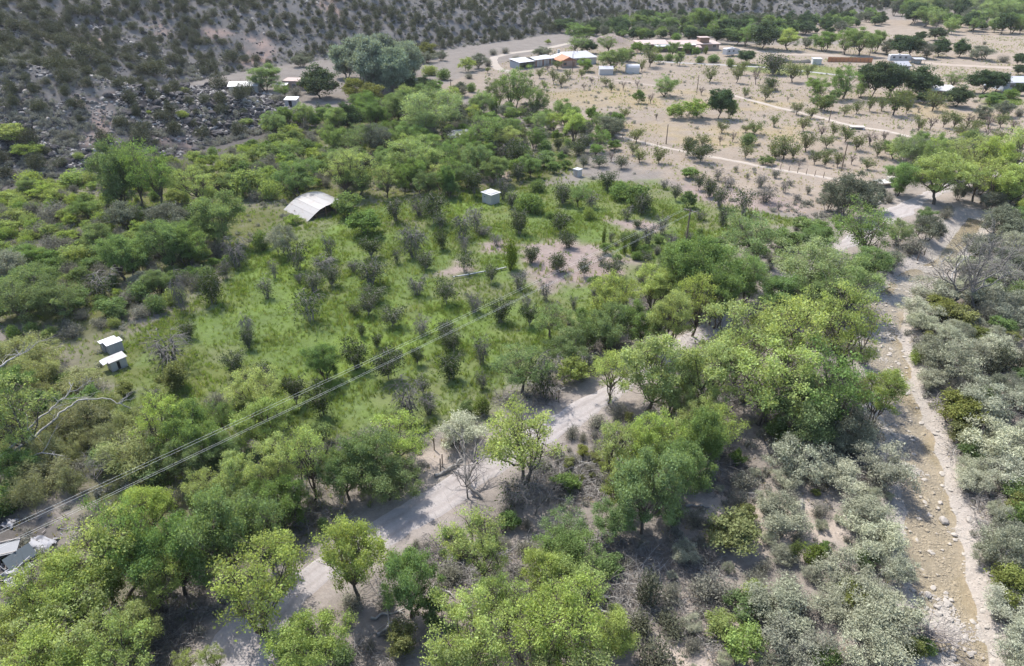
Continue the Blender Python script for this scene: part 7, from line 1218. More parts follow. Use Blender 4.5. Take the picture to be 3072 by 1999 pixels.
def ground_mat(name, attr=None, colr=(.4, .35, .3), amt=.5, peb=.35, tracks=False):
    m, nt, out = _mat(name); L = nt.links.new
    tc = nd(nt, 'ShaderNodeTexCoord')
    if attr:
        a = nd(nt, 'ShaderNodeVertexColor'); a.layer_name = attr; c = a.outputs[0]
    else:
        r = nd(nt, 'ShaderNodeRGB'); r.outputs[0].default_value = (*colr, 1); c = r.outputs[0]
    def noise(s, d=4.0, ro=.6):
        n = nd(nt, 'ShaderNodeTexNoise', inp={'Scale': s, 'Detail': d, 'Roughness': ro}); L(tc.outputs['Object'], n.inputs['Vector']); return n.outputs[0]
    n1 = noise(.22); n2 = noise(1.7, 6, .75); n3 = noise(7.0, 4, .7)
    f = math_node(nt, 'MULTIPLY_ADD', n1, amt, 1 - amt * .5)
    f = math_node(nt, 'MULTIPLY', f, math_node(nt, 'MULTIPLY_ADD', n2, amt * 1.6, 1 - amt * .8))
    f = math_node(nt, 'MULTIPLY', f, math_node(nt, 'MULTIPLY_ADD', n3, peb * 2, 1 - peb))
    hs = nd(nt, 'ShaderNodeHueSaturation'); L(c, hs.inputs['Color']); L(f, hs.inputs['Value'])
    L(math_node(nt, 'MULTIPLY_ADD', noise(.5), .5, .75), hs.inputs['Saturation'])
    fin = hs.outputs[0]
    if tracks:      # wheel ruts worn into the dust
        aa = nd(nt, 'ShaderNodeAttribute'); aa.attribute_name = 'across'
        w_ = math_node(nt, 'MULTIPLY_ADD', noise(.35, 2), .16, -.08)
        s_ = math_node(nt, 'ADD', aa.outputs['Fac'], w_)
        g_ = math_node(nt, 'ABSOLUTE', math_node(nt, 'SUBTRACT', math_node(nt, 'ABSOLUTE', math_node(nt, 'SUBTRACT', s_, .5)), .19))
        r_ = nd(nt, 'ShaderNodeMapRange', inp={'From Min': .02, 'From Max': .09, 'To Min': 1.0, 'To Max': 0.0}); L(g_, r_.inputs[0])
        fin = mixc(nt, math_node(nt, 'MULTIPLY', r_.outputs[0], .55), fin, mixc(nt, 1.0, fin, (.80, .78, .77), 'MULTIPLY'))
    d = nd(nt, 'ShaderNodeBsdfDiffuse', inp={'Roughness': .6}); L(fin, d.inputs[0])
    b = nd(nt, 'ShaderNodeBump', inp={'Strength': .6, 'Distance': .08}); L(math_node(nt, 'ADD', n2, math_node(nt, 'MULTIPLY', n3, .5)), b.inputs['Height']); L(b.outputs[0], d.inputs['Normal'])
    L(d.outputs[0], out.inputs[0]); return m
me.materials.append(ground_mat('ground_cover', 'cover', amt=.55, peb=.3))
GROUND = tag(obj('ground', me), 'valley floor and rocky hillside of sand, grass and basalt', kind='structure')

# ---------------------------------------------------------------- dirt road, tracks, creek
def resample(A, B, st):
    A = np.array(A); B = np.array(B); oa, ob = [], []
    for i in range(len(A) - 1):
        n = max(1, int(np.linalg.norm((A[i + 1] + B[i + 1] - A[i] - B[i]) / 2) / st))
        for k in range(n):
            t = k / n; oa.append(A[i] * (1 - t) + A[i + 1] * t); ob.append(B[i] * (1 - t) + B[i + 1] * t)
    oa.append(A[-1]); ob.append(B[-1])
    def sm(P):
        P = np.array(P)
        for _ in range(6): P[1:-1] = (P[:-2] + 2 * P[1:-1] + P[2:]) / 4
        return P
    return sm(oa), sm(ob)
def strip(name, A, B, mat, dz, nx=8, st=.8, jit=.35, zfun=None):
    A, B = resample(A, B, st); n = len(A)
    t = np.linspace(0, 1, nx)[None, :, None]
    j1 = jit * (vnoise(A[:, 0], A[:, 1], 2.3, 41) + .6 * vnoise(A[:, 0], A[:, 1], .9, 42)); j2 = jit * (vnoise(B[:, 0], B[:, 1], 2.3, 43) + .6 * vnoise(B[:, 0], B[:, 1], .9, 44))
    D = B - A; D /= np.linalg.norm(D, axis=1)[:, None]
    A = A + D * j1[:, None]; B = B + D * j2[:, None]
    P = A[:, None] * (1 - t) + B[:, None] * t
    z = (height(P[..., 0], P[..., 1]) + dz) if zfun is None else zfun(P)
    if zfun is None: z[:, 0] = z[:, -1] = -.12 + np.minimum(z[:, 0], z[:, -1]) - dz
    V = np.concatenate([P, z[..., None]], -1).reshape(-1, 3)
    i = np.arange(n - 1)[:, None] * nx + np.arange(nx - 1)[None]
    F = i.reshape(-1, 1) + np.array([[0, 1, nx + 1, nx]])
    if np.cross(D[0], A[1] - A[0]) < 0: F = F[:, ::-1]
    me = mesh_from(name, V, [(4, F)], [mat], None, True)
    me.attributes.new('across', 'FLOAT', 'POINT').data.foreach_set('value', np.broadcast_to(t[..., 0], P.shape[:2]).astype(np.float32).ravel())
    return obj(name, me)
def offset(C, w):
    C = np.array(C, float); T = np.gradient(C, axis=0); T /= np.linalg.norm(T, axis=1)[:, None]
    N = np.stack([-T[:, 1], T[:, 0]], 1)
    return C + N * w / 2, C - N * w / 2
ground_mat('road_dust', None, (.305, .278, .262), .30, .22, True)
ground_mat('track_pale', None, (0.335, 0.291, 0.245), .25, .15)
ground_mat('track_dust', None, (0.292, 0.245, 0.202), .3, .2)
ground_mat('track_grey', None, (0.292, 0.280, 0.267), .2, .15)
_rl = np.array(ROAD_L); _rr = np.array(ROAD_R)
tag(strip('dirt_road', _rl + (_rr - _rl) * .06, _rr - (_rr - _rl) * .06, 'road_dust', .045, 12, .7, .45), 'pale dusty dirt road winding between trees', kind='structure')
for i, (c, w, k) in enumerate(TRACKS):
    a, b = offset(c, w)
    tag(strip('farm_track' if k != 'grey' else 'farm_lane', a, b, 'track_' + k, .045 + .004 * i, 5, 1.5, .3), None, kind='structure')
m, nt, out = _mat('creek_water')
tr = nd(nt, 'ShaderNodeBsdfTransparent'); tr.inputs[0].default_value = (.90, .87, .78, 1)
gl = nd(nt, 'ShaderNodeBsdfGlossy', inp={'Roughness': .06}); fr = nd(nt, 'ShaderNodeFresnel', inp={'IOR': 1.33})
tcw = nd(nt, 'ShaderNodeTexCoord'); nw = nd(nt, 'ShaderNodeTexNoise', inp={'Scale': 3.5, 'Detail': 3.0}); bw = nd(nt, 'ShaderNodeBump', inp={'Strength': .35, 'Distance': .05})
nt.links.new(tcw.outputs['Object'], nw.inputs['Vector']); nt.links.new(nw.outputs[0], bw.inputs['Height']); nt.links.new(bw.outputs[0], gl.inputs['Normal']); nt.links.new(bw.outputs[0], fr.inputs['Normal'])
mx = nd(nt, 'ShaderNodeMixShader'); nt.links.new(fr.outputs[0], mx.inputs[0]); nt.links.new(tr.outputs[0], mx.inputs[1]); nt.links.new(gl.outputs[0], mx.inputs[2]); nt.links.new(mx.outputs[0], out.inputs[0])
CL2 = np.array(CREEK_L); CR2 = np.array(CREEK_R)
tag(strip('creek_water', CL2 - (CR2 - CL2) * .25, CR2 + (CR2 - CL2) * .25, 'creek_water', 0, 6, .8, .1, zfun=lambda P: np.full(P.shape[:2], -.66)), 'shallow tan creek trickling over stones', kind='structure')

# ---------------------------------------------------------------- planting
WHERE = dict(hill='on the rocky hillside', spurhouse='beside the roofs behind the lava spur', poplars='under the hill beside the grey poplars', drive='along the curving gravel drive',
             thicket='in the thicket above the dry orchard', drychard='in the dry sandy orchard', homestead='around the white-roofed homestead', fartrees='in the tree belt below the far hill',
             villagetrees='by the village houses', pinkchard='in the bare orchard below the village houses', ditchchard='below the ditch track', roadend='where the dirt road leaves the creek',
             dryedge='on the orchard\'s sandy edge', roadside='between dirt road and creek', orchard='in the grassy old orchard', roadedge='between grassy orchard and dirt road',
             hillfoot='at the foot of the lava slope', junkside='between the junk pile and tin sheds', roadnear='along the dusty dirt road', creekside='on the stony creek bank', farwood='in the far wood beyond the pale field')
LOOK = dict(cw='bright yellow-green cottonwood', cg='mid-green leafy tree', el='dense dark green shade tree', wl='pale green rounded willow', bp='tall blue-grey poplar', ol='olive green bush', tm='feathery pale tamarisk',
            ro='silver-leaved olive shrub', yb='yellow-green shrub', gb='leafy green bush', gs='low grey twiggy brush', gt='grey-green tangled tree', of='overgrown twiggy fruit tree', od='dying grey fruit tree',
            op='pruned fruit tree with open crown', ob='nearly leafless small fruit tree', jn='dark olive juniper', co='narrow upright dark shrub', dt='bare bleached dead tree')
MARKS = []      # (x, y, reach, phrase) filled by the builders
def plant_label(sp, zone, x, y, h, w):
    best = None
    for mx_, my_, rc, ph in MARKS:
        d = math.hypot(x - mx_, y - my_)
        if d < rc and (best is None or d < best[0]): best = (d, ph)
    size = ''
    med = dict(cw=6.5, cg=6, el=6.5, wl=8, ro=2.6, jn=3.4, gb=2.6, yb=2.4, of=3.3, od=2.9, op=3.2, gs=2.0, gt=5, tm=3).get(sp)
    if med: size = 'tall ' if h > med * 1.35 else ('small ' if h < med * .6 else '')
    if LOOK[sp].startswith(('tall', 'low')): size = ''
    rt_ = w / max(h, .1)
    if sp in ('cw', 'cg', 'el', 'wl', 'ro', 'gb', 'yb', 'jn', 'gt', 'of', 'od', 'op'): size += 'broad ' if rt_ > 1.32 else ('slender ' if rt_ < .78 else '')
    if best: return size + LOOK[sp] + ' ' + best[1]
    where = WHERE[zone]
    if zone in ('roadnear', 'roadedge', 'roadside'):
        d, s = line_dist(np.array([x]), np.array([y]), ROAD_C)
        where = ('at the verge' if d[0] < 6.5 else 'set back') + (' on the orchard side of the dirt road' if s[0] > 0 else ' on the creek side of the dirt road')
    elif zone == 'creekside':
        d, s = line_dist(np.array([x]), np.array([y]), CREEK_C)
        where = ('at the edge' if d[0] < 5.5 else 'back') + (' of the creek on its road bank' if s[0] < 0 else ' of the creek on its far bank') if d[0] < 5.5 else ('away from the creek on its road bank' if s[0] < 0 else 'away from the creek on its far bank')
    elif zone == 'hill':
        d = float(hill_sd(np.array([x]), np.array([y]))[0])
        where = ('low' if d < 15 else 'halfway up' if d < 40 else 'high') + ' on the rocky hillside'
    elif zone == 'orchard':
        where += ' ' + ('facing the hill' if x < -25 else 'facing the dirt road' if float(line_dist(np.array([x]), np.array([y]), ROAD_C)[0][0]) < 28 else 'in its middle')
    lab = size + LOOK[sp] + ' ' + where
    return lab if len(lab.split()) <= 14 else LOOK[sp] + ' ' + where
_prng = random.Random(4)
def set_plants():
    for (sp, zone), L in PLANTS.items():
        S = SPEC[sp]
        XY = np.array([(a[0], a[1]) for a in L]); Z = height(XY[:, 0], XY[:, 1])
        for (x, y, h, w), z in zip(L, Z):
            wd, lf, h0, w0 = _prng.choice(PROTO[sp])
            sc = (w / w0 * _prng.uniform(.94, 1.06), w / w0 * _prng.uniform(.94, 1.06), h / h0)
            rz = _prng.uniform(0, 6.283)
            lab = plant_label(sp, zone, x, y, h, w)
            if S['parts']:
                o = bpy.data.objects.new(S['name'], None); o.empty_display_size = .3
                t = bpy.data.objects.new('trunk', wd); c = bpy.data.objects.new('crown', lf)
                COL.objects.link(o); COL.objects.link(t); COL.objects.link(c)
                t.parent = o; c.parent = o
            else:
                o = bpy.data.objects.new(S['name'], wd); COL.objects.link(o)
            o.location = (x, y, float(z)); o.scale = sc; o.rotation_euler = (0, 0, rz)
            o['label'] = lab; o['category'] = S['cat']; o['group'] = lab

# ---------------------------------------------------------------- uncountable cover: points carrying instances
def stuff(name, label, P, scl, sources, seed=0, tilt=.1, nonuni=None):
    """P (n,3) points, scl (n,), sources meshes"""
    rng = np.random.default_rng(seed)
    n = len(P)
    me = bpy.data.meshes.new(name); me.vertices.add(n); me.vertices.foreach_set('co', np.asarray(P, np.float32).ravel())
    a = me.attributes.new('rot', 'FLOAT_VECTOR', 'POINT')
    r = np.stack([rng.normal(0, tilt, n), rng.normal(0, tilt, n), rng.uniform(0, 6.283, n)], 1).astype(np.float32); a.data.foreach_set('vector', r.ravel())
    a = me.attributes.new('scl', 'FLOAT_VECTOR', 'POINT')
    s = np.asarray(scl, np.float32)
    if s.ndim == 1: s = np.stack([s, s, s * (1 if nonuni is None else nonuni)], 1)
    a.data.foreach_set('vector', np.ascontiguousarray(s, np.float32).ravel())
    a = me.attributes.new('pick', 'INT', 'POINT'); a.data.foreach_set('value', rng.integers(0, len(sources), n).astype(np.int32))
    o = obj(name, me); tag(o, label, kind='stuff')
    ng = bpy.data.node_groups.new(name, 'GeometryNodeTree')
    ng.interface.new_socket('Geometry', in_out='INPUT', socket_type='NodeSocketGeometry')
    ng.interface.new_socket('Geometry', in_out='OUTPUT', socket_type='NodeSocketGeometry')
    gi = ng.nodes.new('NodeGroupInput'); go = ng.nodes.new('NodeGroupOutput'); jn = ng.nodes.new('GeometryNodeJoinGeometry')
    def attr(nm, ty):
        q = ng.nodes.new('GeometryNodeInputNamedAttribute'); q.data_type = ty; q.inputs[0].default_value = nm; return q.outputs[0]
    rot = attr('rot', 'FLOAT_VECTOR'); sc_ = attr('scl', 'FLOAT_VECTOR'); pk = attr('pick', 'INT')
    for k, src in enumerate(sources):
        so = bpy.data.objects.new(name + '_piece', src)
        oi = ng.nodes.new('GeometryNodeObjectInfo'); oi.inputs['Object'].default_value = so
        cmp_ = ng.nodes.new('FunctionNodeCompare'); cmp_.data_type = 'INT'; cmp_.operation = 'EQUAL'
        ng.links.new(pk, cmp_.inputs[2]); cmp_.inputs[3].default_value = k
        ip = ng.nodes.new('GeometryNodeInstanceOnPoints')
        e2r = ng.nodes.new('FunctionNodeEulerToRotation'); ng.links.new(rot, e2r.inputs[0])
        ng.links.new(gi.outputs[0], ip.inputs['Points']); ng.links.new(cmp_.outputs[0], ip.inputs['Selection'])
        ng.links.new(oi.outputs['Geometry'], ip.inputs['Instance']); ng.links.new(e2r.outputs[0], ip.inputs['Rotation']); ng.links.new(sc_, ip.inputs['Scale'])
        ng.links.new(ip.outputs[0], jn.inputs[0])
    ng.links.new(jn.outputs[0], go.inputs[0])
    md = o.modifiers.new('scatter', 'NODES'); md.node_group = ng
    return o
def tuft(name, seed, h, r, n, mats, wd=.035, lean=.5):
    rng = np.random.default_rng(seed); G = Geo()
    for k in range(n):
        a = rng.uniform(0, 6.283); b = np.array([math.cos(a), math.sin(a), 0]) * r * rng.random() ** .5 * .6
        d = np.array([math.cos(a), math.sin(a), 0]) * lean * rng.random() * h
        t = np.array([-math.sin(a), math.cos(a), 0]) * wd * rng.uniform(.7, 1.3)
        hh = h * rng.uniform(.5, 1.1)
        V = [b - t, b + t, b + d * .4 + t * .7 + (0, 0, hh * .6), b + d * .4 - t * .7 + (0, 0, hh * .6), b + d + (0, 0, hh)]
        m = int(rng.random() < .5) if len(mats) > 1 else 0
        G.add(V[:4], [[0, 1, 2, 3]], 4, m); G.add([V[3], V[2], V[4]], [[0, 1, 2]], 3, m)
    return G.mesh(name, mats)
import bmesh
def rock_mesh(name, seed, mat, flat=.6, sub=2, rough=.22):
    bm = bmesh.new(); bmesh.ops.create_icosphere(bm, subdivisions=sub, radius=.5)
    rng = np.random.default_rng(seed); pl = rng.normal(size=(7, 3)); pl /= np.linalg.norm(pl, axis=1)[:, None]; dd = rng.uniform(.26, .44, 7)
    sx = rng.uniform(.8, 1.3)
    for v in bm.verts:
        p = np.array(v.co)
        for q, d in zip(pl, dd):
            k = p @ q
            if k > d: p = p - q * (k - d) * .9
        p *= 1 + rng.normal() * rough * .15
        v.co = Vector((p[0] * sx, p[1], p[2] * flat))
    me = bpy.data.meshes.new(name); bm.to_mesh(me); bm.free(); me.materials.append(MATS[mat]); return me
ROCK_LAVA = [rock_mesh('basalt_boulder', 300 + i, 'basalt', .75) for i in range(4)]
ROCK_GREY = [rock_mesh('grey_boulder', 310 + i, 'grey_rock', .7) for i in range(4)]
ROCK_LIGHT = [rock_mesh('light_boulder', 315 + i, 'light_rock', .7, 1) for i in range(2)]
ROCK_CREEK = [rock_mesh('creek_stone', 320 + i, 'creek_rock', .55) for i in range(5)]
def inpoly(n, poly, rng):
    xs = [p[0] for p in poly]; ys = [p[1] for p in poly]
    X = rng.uniform(min(xs), max(xs), n); Y = rng.uniform(min(ys), max(ys), n)
    m = poly_sd(X, Y, poly) > 0
    return X[m], Y[m]
def pts(X, Y, dz=0.0): return np.stack([X, Y, height(X, Y) + dz], 1)

def set_cover():
    rng = np.random.default_rng(77)
    # boulders on the lava slope: the largest singly, the rest as rubble
    BX, BY, BS = [], [], []
    for nm, poly, bl in AREAS:
        if nm != 'lava': continue
        xs = [p[0] for p in poly]; ys = [p[1] for p in poly]
        X, Y = inpoly(int((max(xs) - min(xs)) * (max(ys) - min(ys)) * 1.3), poly, rng)
        BX.append(X); BY.append(Y); BS.append(rng.gamma(2.2, .33, len(X)) + .25)
    for (xa, xb, ya, yb_, n_, sz) in ((-170, -40, 115, 270, 40000, .24), (-170, 200, 110, 520, 40000, .32)):
        X = rng.uniform(xa, xb, n_); Y = rng.uniform(ya, yb_, n_); s = hill_sd(X, Y)
        m = (s > 0) & (s < 90) & (vnoise(X, Y, 9, 51) * .7 + vnoise(X, Y, 3, 52) * .6 > -.1)
        BX.append(X[m]); BY.append(Y[m]); BS.append(rng.gamma(2.0, sz * .8, m.sum()) + .16)
    X = np.concatenate(BX); Y = np.concatenate(BY); S = np.minimum(np.concatenate(BS), 2.6)
    o = np.argsort(-S / (np.hypot(X, Y) ** .5)); X, Y, S = X[o], Y[o], S[o]
    Z = height(X, Y); lav = np.zeros(len(X), bool)
    for nm, poly, bl in AREAS:
        if nm == 'lava': lav |= poly_sd(X, Y, poly) > -1
    for k in range(300):
        me = _prng.choice(ROCK_LAVA if lav[k] or k % 2 else ROCK_GREY)
        b = obj('basalt_boulder' if me in ROCK_LAVA else 'grey_boulder', me)
        b.location = (X[k], Y[k], Z[k] + S[k] * .12); q = S[k]; b.scale = (q * _prng.uniform(.8, 1.3), q, q * _prng.uniform(.7, 1.1)); b.rotation_euler = (_prng.uniform(-.4, .4), _prng.uniform(-.4, .4), _prng.uniform(0, 6.28))
        lab = ('black basalt boulder' if me in ROCK_LAVA else 'grey weathered boulder') + (' in the dark rock slide' if lav[k] else ' among junipers on the hillside')
        tag(b, lab, 'boulder', lab)
    stuff('basalt_rubble', 'dark basalt rubble strewn over the hillside', np.stack([X, Y, Z], 1)[300:], S[300:], ROCK_LAVA[:2] + ROCK_GREY[:2] + ROCK_LIGHT, 3, .4)
    # low sage over the hill
    X = rng.uniform(-230, 330, 110000); Y = rng.uniform(90, 640, 110000); s = hill_sd(X, Y)
    dens = vnoise(X, Y, 8, 61) * .5 + vnoise(X, Y, 2.6, 62) * .5
    m = (s > -1) & (s < 150) & (dens > -.15) & (Y < 420 + rng.random(110000) * 150)
    for nm, poly, bl in AREAS:
        if nm in ('red',): m &= ~((poly_sd(X, Y, poly) > 0) & (rng.random(len(X)) < .8))
        if nm == 'lava': m &= ~((poly_sd(X, Y, poly) > 0) & (rng.random(len(X)) < .6))
    X, Y = X[m], Y[m]
    X2 = rng.uniform(-170, -35, 45000); Y2 = rng.uniform(115, 270, 45000); m = (hill_sd(X2, Y2) > -1) & (vnoise(X2, Y2, 5, 63) + .6 * vnoise(X2, Y2, 1.8, 64) > -.05)
    for nm, poly, bl in AREAS:
        if nm in ('red',): m &= ~((poly_sd(X2, Y2, poly) > 0) & (rng.random(len(X2)) < .85))
        if nm == 'lava': m &= ~((poly_sd(X2, Y2, poly) > 0) & (rng.random(len(X2)) < .7))
    X = np.concatenate([X, X2[m]]); Y = np.concatenate([Y, Y2[m]])
    w1, l1 = bush(401, .8, 1.2, .16, 240, 6, .4, 18, .4, .4, tw_r=.02); w2, l2 = bush(402, .9, 1.1, .16, 220, 5, .5, 18, .4, .4, tw_r=.02)
    SG = []
    for wd, lf in ((w1, l1), (w2, l2)):
        SG.append(lf.mesh('sage_piece', ['sage'])); SG.append(wd.mesh('sage_twigs', ['twig_grey']))
    stuff('sagebrush', 'low grey sagebrush dotted over the hillside', pts(X, Y), rng.uniform(.6, 1.75, len(X)), SG, 5, .1)
    near = np.array([a[:2] for a in PLANTS[('jn', 'hill')]])
    X = rng.uniform(-230, 340, 40000); Y = rng.uniform(120, 640, 40000); s = hill_sd(X, Y)
    k = (s > 1) & (s < 170) & (vnoise(X, Y, 16, 9) * .6 + vnoise(X, Y, 6, 10) * .6 > -.42)
    k &= ((np.abs(X) + 60) / np.maximum(Y, 1) < 1.1) & ((Y > 230) | (rng.random(len(X)) < .5))
    for nm, poly, bl in AREAS:
        if nm == 'red': k &= ~((poly_sd(X, Y, poly) > 0) & (rng.random(len(X)) < .8))
    X, Y = X[k], Y[k]; keep = []
    grid = {}
    for i, (a, b) in enumerate(zip(X, Y)):
        c = (int(a // 3.4), int(b // 3.4))
        if any(math.hypot(a - q[0], b - q[1]) < 2.5 for di in (-1, 0, 1) for dj in (-1, 0, 1) for q in grid.get((c[0] + di, c[1] + dj), ())): continue
        if np.min(np.hypot(near[:, 0] - a, near[:, 1] - b)) < 3.2: continue
        grid.setdefault(c, []).append((a, b)); keep.append(i)
    X, Y = X[keep], Y[keep]; w = rng.gamma(6, .5, len(X)); w = np.clip(w, 1.2, 5.2); h = w * rng.uniform(.75, 1.15, len(X))
    stuff('far_junipers', 'junipers crowding the upper hillside', pts(X, Y), np.stack([w / 3, w / 3, h / 2.6], 1), [p[0] for p in PROTO['jn']], 6, .05)
    for sp, L in MASS.items():
        A = np.array(L); pr = PROTO[sp]; n_ = SPEC[sp]['name']
        if pr[0][1] is None: src = [p[0] for p in pr]
        else:
            src = []
            for p in pr[:3]:
                me = p[1].copy(); src.append(me)
        stuff(n_ + '_mass', LOOK[sp] + ' growth too dense to count', pts(A[:, 0], A[:, 1]), np.stack([A[:, 3] / pr[0][3], A[:, 3] / pr[0][3], A[:, 2] / pr[0][2]], 1), src, 7, .04)
    # grass of the overgrown orchard
    GR = [tuft('grass_piece', 500 + i, .42, .35, 16, ['grass_green'], .022) for i in range(3)] + [tuft('grass_pale_piece', 510, .55, .3, 14, ['grass_green', 'grass_pale'], .02)]
    X_, Y_, S_ = [], [], []
    for nm, poly, bl in AREAS:
        if nm not in ('green', 'under'): continue
        xs = [p[0] for p in poly]; ys = [p[1] for p in poly]
        X, Y = inpoly(int((max(xs) - min(xs)) * (max(ys) - min(ys)) * (7 if nm == 'green' else 2.5)), poly, rng)
        keep = rng.random(len(X)) < np.clip(.62 + .5 * vnoise(X, Y, 5, 71) + .3 * vnoise(X, Y, 1.5, 72), .15, 1)
        for n2, p2, b2 in AREAS:
            if n2 in ('pink',): keep &= ~((poly_sd(X, Y, p2) + rng.normal(0, 1.0, len(X)) > -.3) & (rng.random(len(X)) < .93))
        keep &= line_dist(X, Y, ROAD_C)[0] > 3.5
        X, Y = X[keep], Y[keep]
        X_.append(X); Y_.append(Y); S_.append(rng.uniform(.5, 1.25, len(X)) * (1 + .45 * vnoise(X, Y, 4, 73)))
    X, Y, S = map(np.concatenate, (X_, Y_, S_))
    stuff('meadow_grass', 'bright green grass between the old fruit trees', pts(X, Y, -.02), S, GR, 8, .15)
    # tall pale weeds in drifts through the orchard
    WD = [tuft('weed_piece', 520 + i, .95, .3, 12, ['grass_pale', 'grass_green'], .018, .35) for i in range(2)]
    poly = [p for n, p, b in AREAS if n == 'green'][1]
    xs = [p[0] for p in poly]; ys = [p[1] for p in poly]
    X, Y = inpoly(9000, poly, rng); k = (vnoise(X, Y, 6, 81) + .5 * vnoise(X, Y, 2, 82) > .35); X, Y = X[k], Y[k]
    stuff('tall_weeds', 'tall pale weeds standing in the orchard grass', pts(X, Y, -.02), rng.uniform(.5, 1.2, len(X)), WD, 9, .12)
    # dry grass and plant debris on open ground
    DG = [tuft('dry_piece', 530 + i, .3, .3, 12, ['grass_dry', 'grass_pale'], .02, .7) for i in range(2)] + [l1.mesh('sage_bit', ['sage'])]
    X_, Y_ = [], []
    for (x0, x1, y0, y1, n) in ((-45, 75, 28, 130, 15000), (-10, 160, 110, 300, 4500), (-110, -20, 60, 140, 5000)):
        X_.append(rng.uniform(x0, x1, n)); Y_.append(rng.uniform(y0, y1, n))
    X = np.concatenate(X_); Y = np.concatenate(Y_)
    k = (line_dist(X, Y, ROAD_C)[0] > 3.4) & (line_dist(X, Y, CREEK_C)[0] > 3.0) & (vnoise(X, Y, 4, 91) + .6 * vnoise(X, Y, 1.4, 92) > .0) & (hill_sd(X, Y) < 1)
    for nm, poly, bl in AREAS:
        if nm == 'green': k &= poly_sd(X, Y, poly) < -1
    for t in TRACKS: k &= line_dist(X, Y, t[0])[0] > t[1] * .5
    X, Y = X[k], Y[k]
    stuff('dry_grass', 'dry grass tufts and plant debris on bare sandy ground', pts(X, Y, -.02), rng.uniform(.4, 1.2, len(X)), DG, 10, .2)
    X = rng.uniform(-10, 260, 42000); Y = rng.uniform(125, 380, 42000); k = np.zeros(len(X), bool)
    for nm, poly, bl in AREAS:
        if nm == 'dry': k |= poly_sd(X, Y, poly) > 0
    k &= vnoise(X, Y, 7, 98) + .6 * vnoise(X, Y, 2, 99) > -.1
    for t in TRACKS: k &= line_dist(X, Y, t[0])[0] > t[1] * .55
    X, Y = X[k], Y[k]
    stuff('straw_grass', 'straw-coloured dry grass over the far fields', pts(X, Y, -.02), rng.uniform(.6, 1.5, len(X)), DG[:2] + [GR[3]], 13, .2)
    # fallen twigs and brushwood under the roadside trees
    TW = []
    for i in range(3):
        q = np.random.default_rng(540 + i); G = Geo()
        for k in range(16):
            a = q.normal(size=3) * (.35, .35, .06) + (0, 0, .1); d = q.normal(size=3) * (.55, .55, .16 + .2 * (i == 2)); d[2] = abs(d[2]); G.tube(curve(a, a + d, q, 4, .15), np.linspace(.022, .008, 4), 0, 3)
        TW.append(G.mesh('twig_piece', ['twig_grey' if i else 'dead_wood']))
    X = rng.uniform(-42, 62, 16000); Y = rng.uniform(29, 92, 16000)
    k = (line_dist(X, Y, ROAD_C)[0] > 3.6) & (line_dist(X, Y, CREEK_C)[0] > 3.6) & (vnoise(X, Y, 5, 95) + .5 * vnoise(X, Y, 1.7, 96) > .12)
    for nm, poly, bl in AREAS:
        if nm == 'green': k &= poly_sd(X, Y, poly) < 0
    X, Y = X[k], Y[k]
    stuff('brushwood', 'grey fallen twigs littering the ground under the trees', pts(X, Y), rng.uniform(.6, 1.7, len(X)), TW, 12, .15)
    # creek stones
    C = np.array(CREEK_C)
    seg = rng.integers(2, len(C) - 1, 17000); t = rng.random(17000)[:, None]
    P = C[seg] * (1 - t) + C[seg + 1] * t + rng.normal(size=(17000, 2)) * 2.0
    d = line_dist(P[:, 0], P[:, 1], CREEK_C)[0]; P = P[d < 4.6]
    S = np.minimum(rng.gamma(1.5, .055, len(P)) + .08, .6)
    o = np.argsort(-S); P, S = P[o], S[o]; Z = height(P[:, 0], P[:, 1])
    for k in range(300):
        b = obj('creek_stone', _prng.choice(ROCK_CREEK)); q = S[k] * 1.15
        b.location = (P[k, 0], P[k, 1], Z[k] + q * .1); b.scale = (q * _prng.uniform(.9, 1.4), q, q); b.rotation_euler = (_prng.uniform(-.2, .2), _prng.uniform(-.2, .2), _prng.uniform(0, 6.28))
        tag(b, 'pale rounded stone lying in the creek bed', 'stone', 'stones in the creek bed')
    stuff('creek_gravel', 'pale gravel and small stones of the creek bed', np.stack([P[300:, 0], P[300:, 1], Z[300:]], 1), S[300:], ROCK_CREEK, 11, .2)

# ---------------------------------------------------------------- buildings and other made things
def poly_part(parent, name, mat, V, F):
    me = bpy.data.meshes.new(name); me.from_pydata([tuple(map(float, v)) for v in V], [], F); me.materials.append(MATS[mat]); me.update()
    return obj(name, me, parent)
def box(parent, name, mat, x, y, z, taper=0.0):
    (x0, x1), (y0, y1), (z0, z1) = x, y, z; t = taper
    V = [(x0, y0, z0), (x1, y0, z0), (x1, y1, z0), (x0, y1, z0), (x0 + t, y0 + t, z1), (x1 - t, y0 + t, z1), (x1 - t, y1 - t, z1), (x0 + t, y1 - t, z1)]
    return poly_part(parent, name, mat, V, [(3, 2, 1, 0), (4, 5, 6, 7), (0, 1, 5, 4), (1, 2, 6, 5), (2, 3, 7, 6), (3, 0, 4, 7)])
def slab(parent, name, mat, q, th):
    """q four corners counter-clockwise seen from above; th thickness downwards"""
    V = [tuple(p) for p in q] + [(p[0], p[1], p[2] - th) for p in q]; n = len(q)
    F = [tuple(range(n)), tuple(range(2 * n - 1, n - 1, -1))] + [(i, i + n, (i + 1) % n + n, (i + 1) % n) for i in range(n)]
    return poly_part(parent, name, mat, V, F)
def tube_part(parent, name, mat, P, r, sides=6):
    G = Geo(); G.tube(P, r, 0, sides); return obj(name, G.mesh(name, [mat], True), parent)
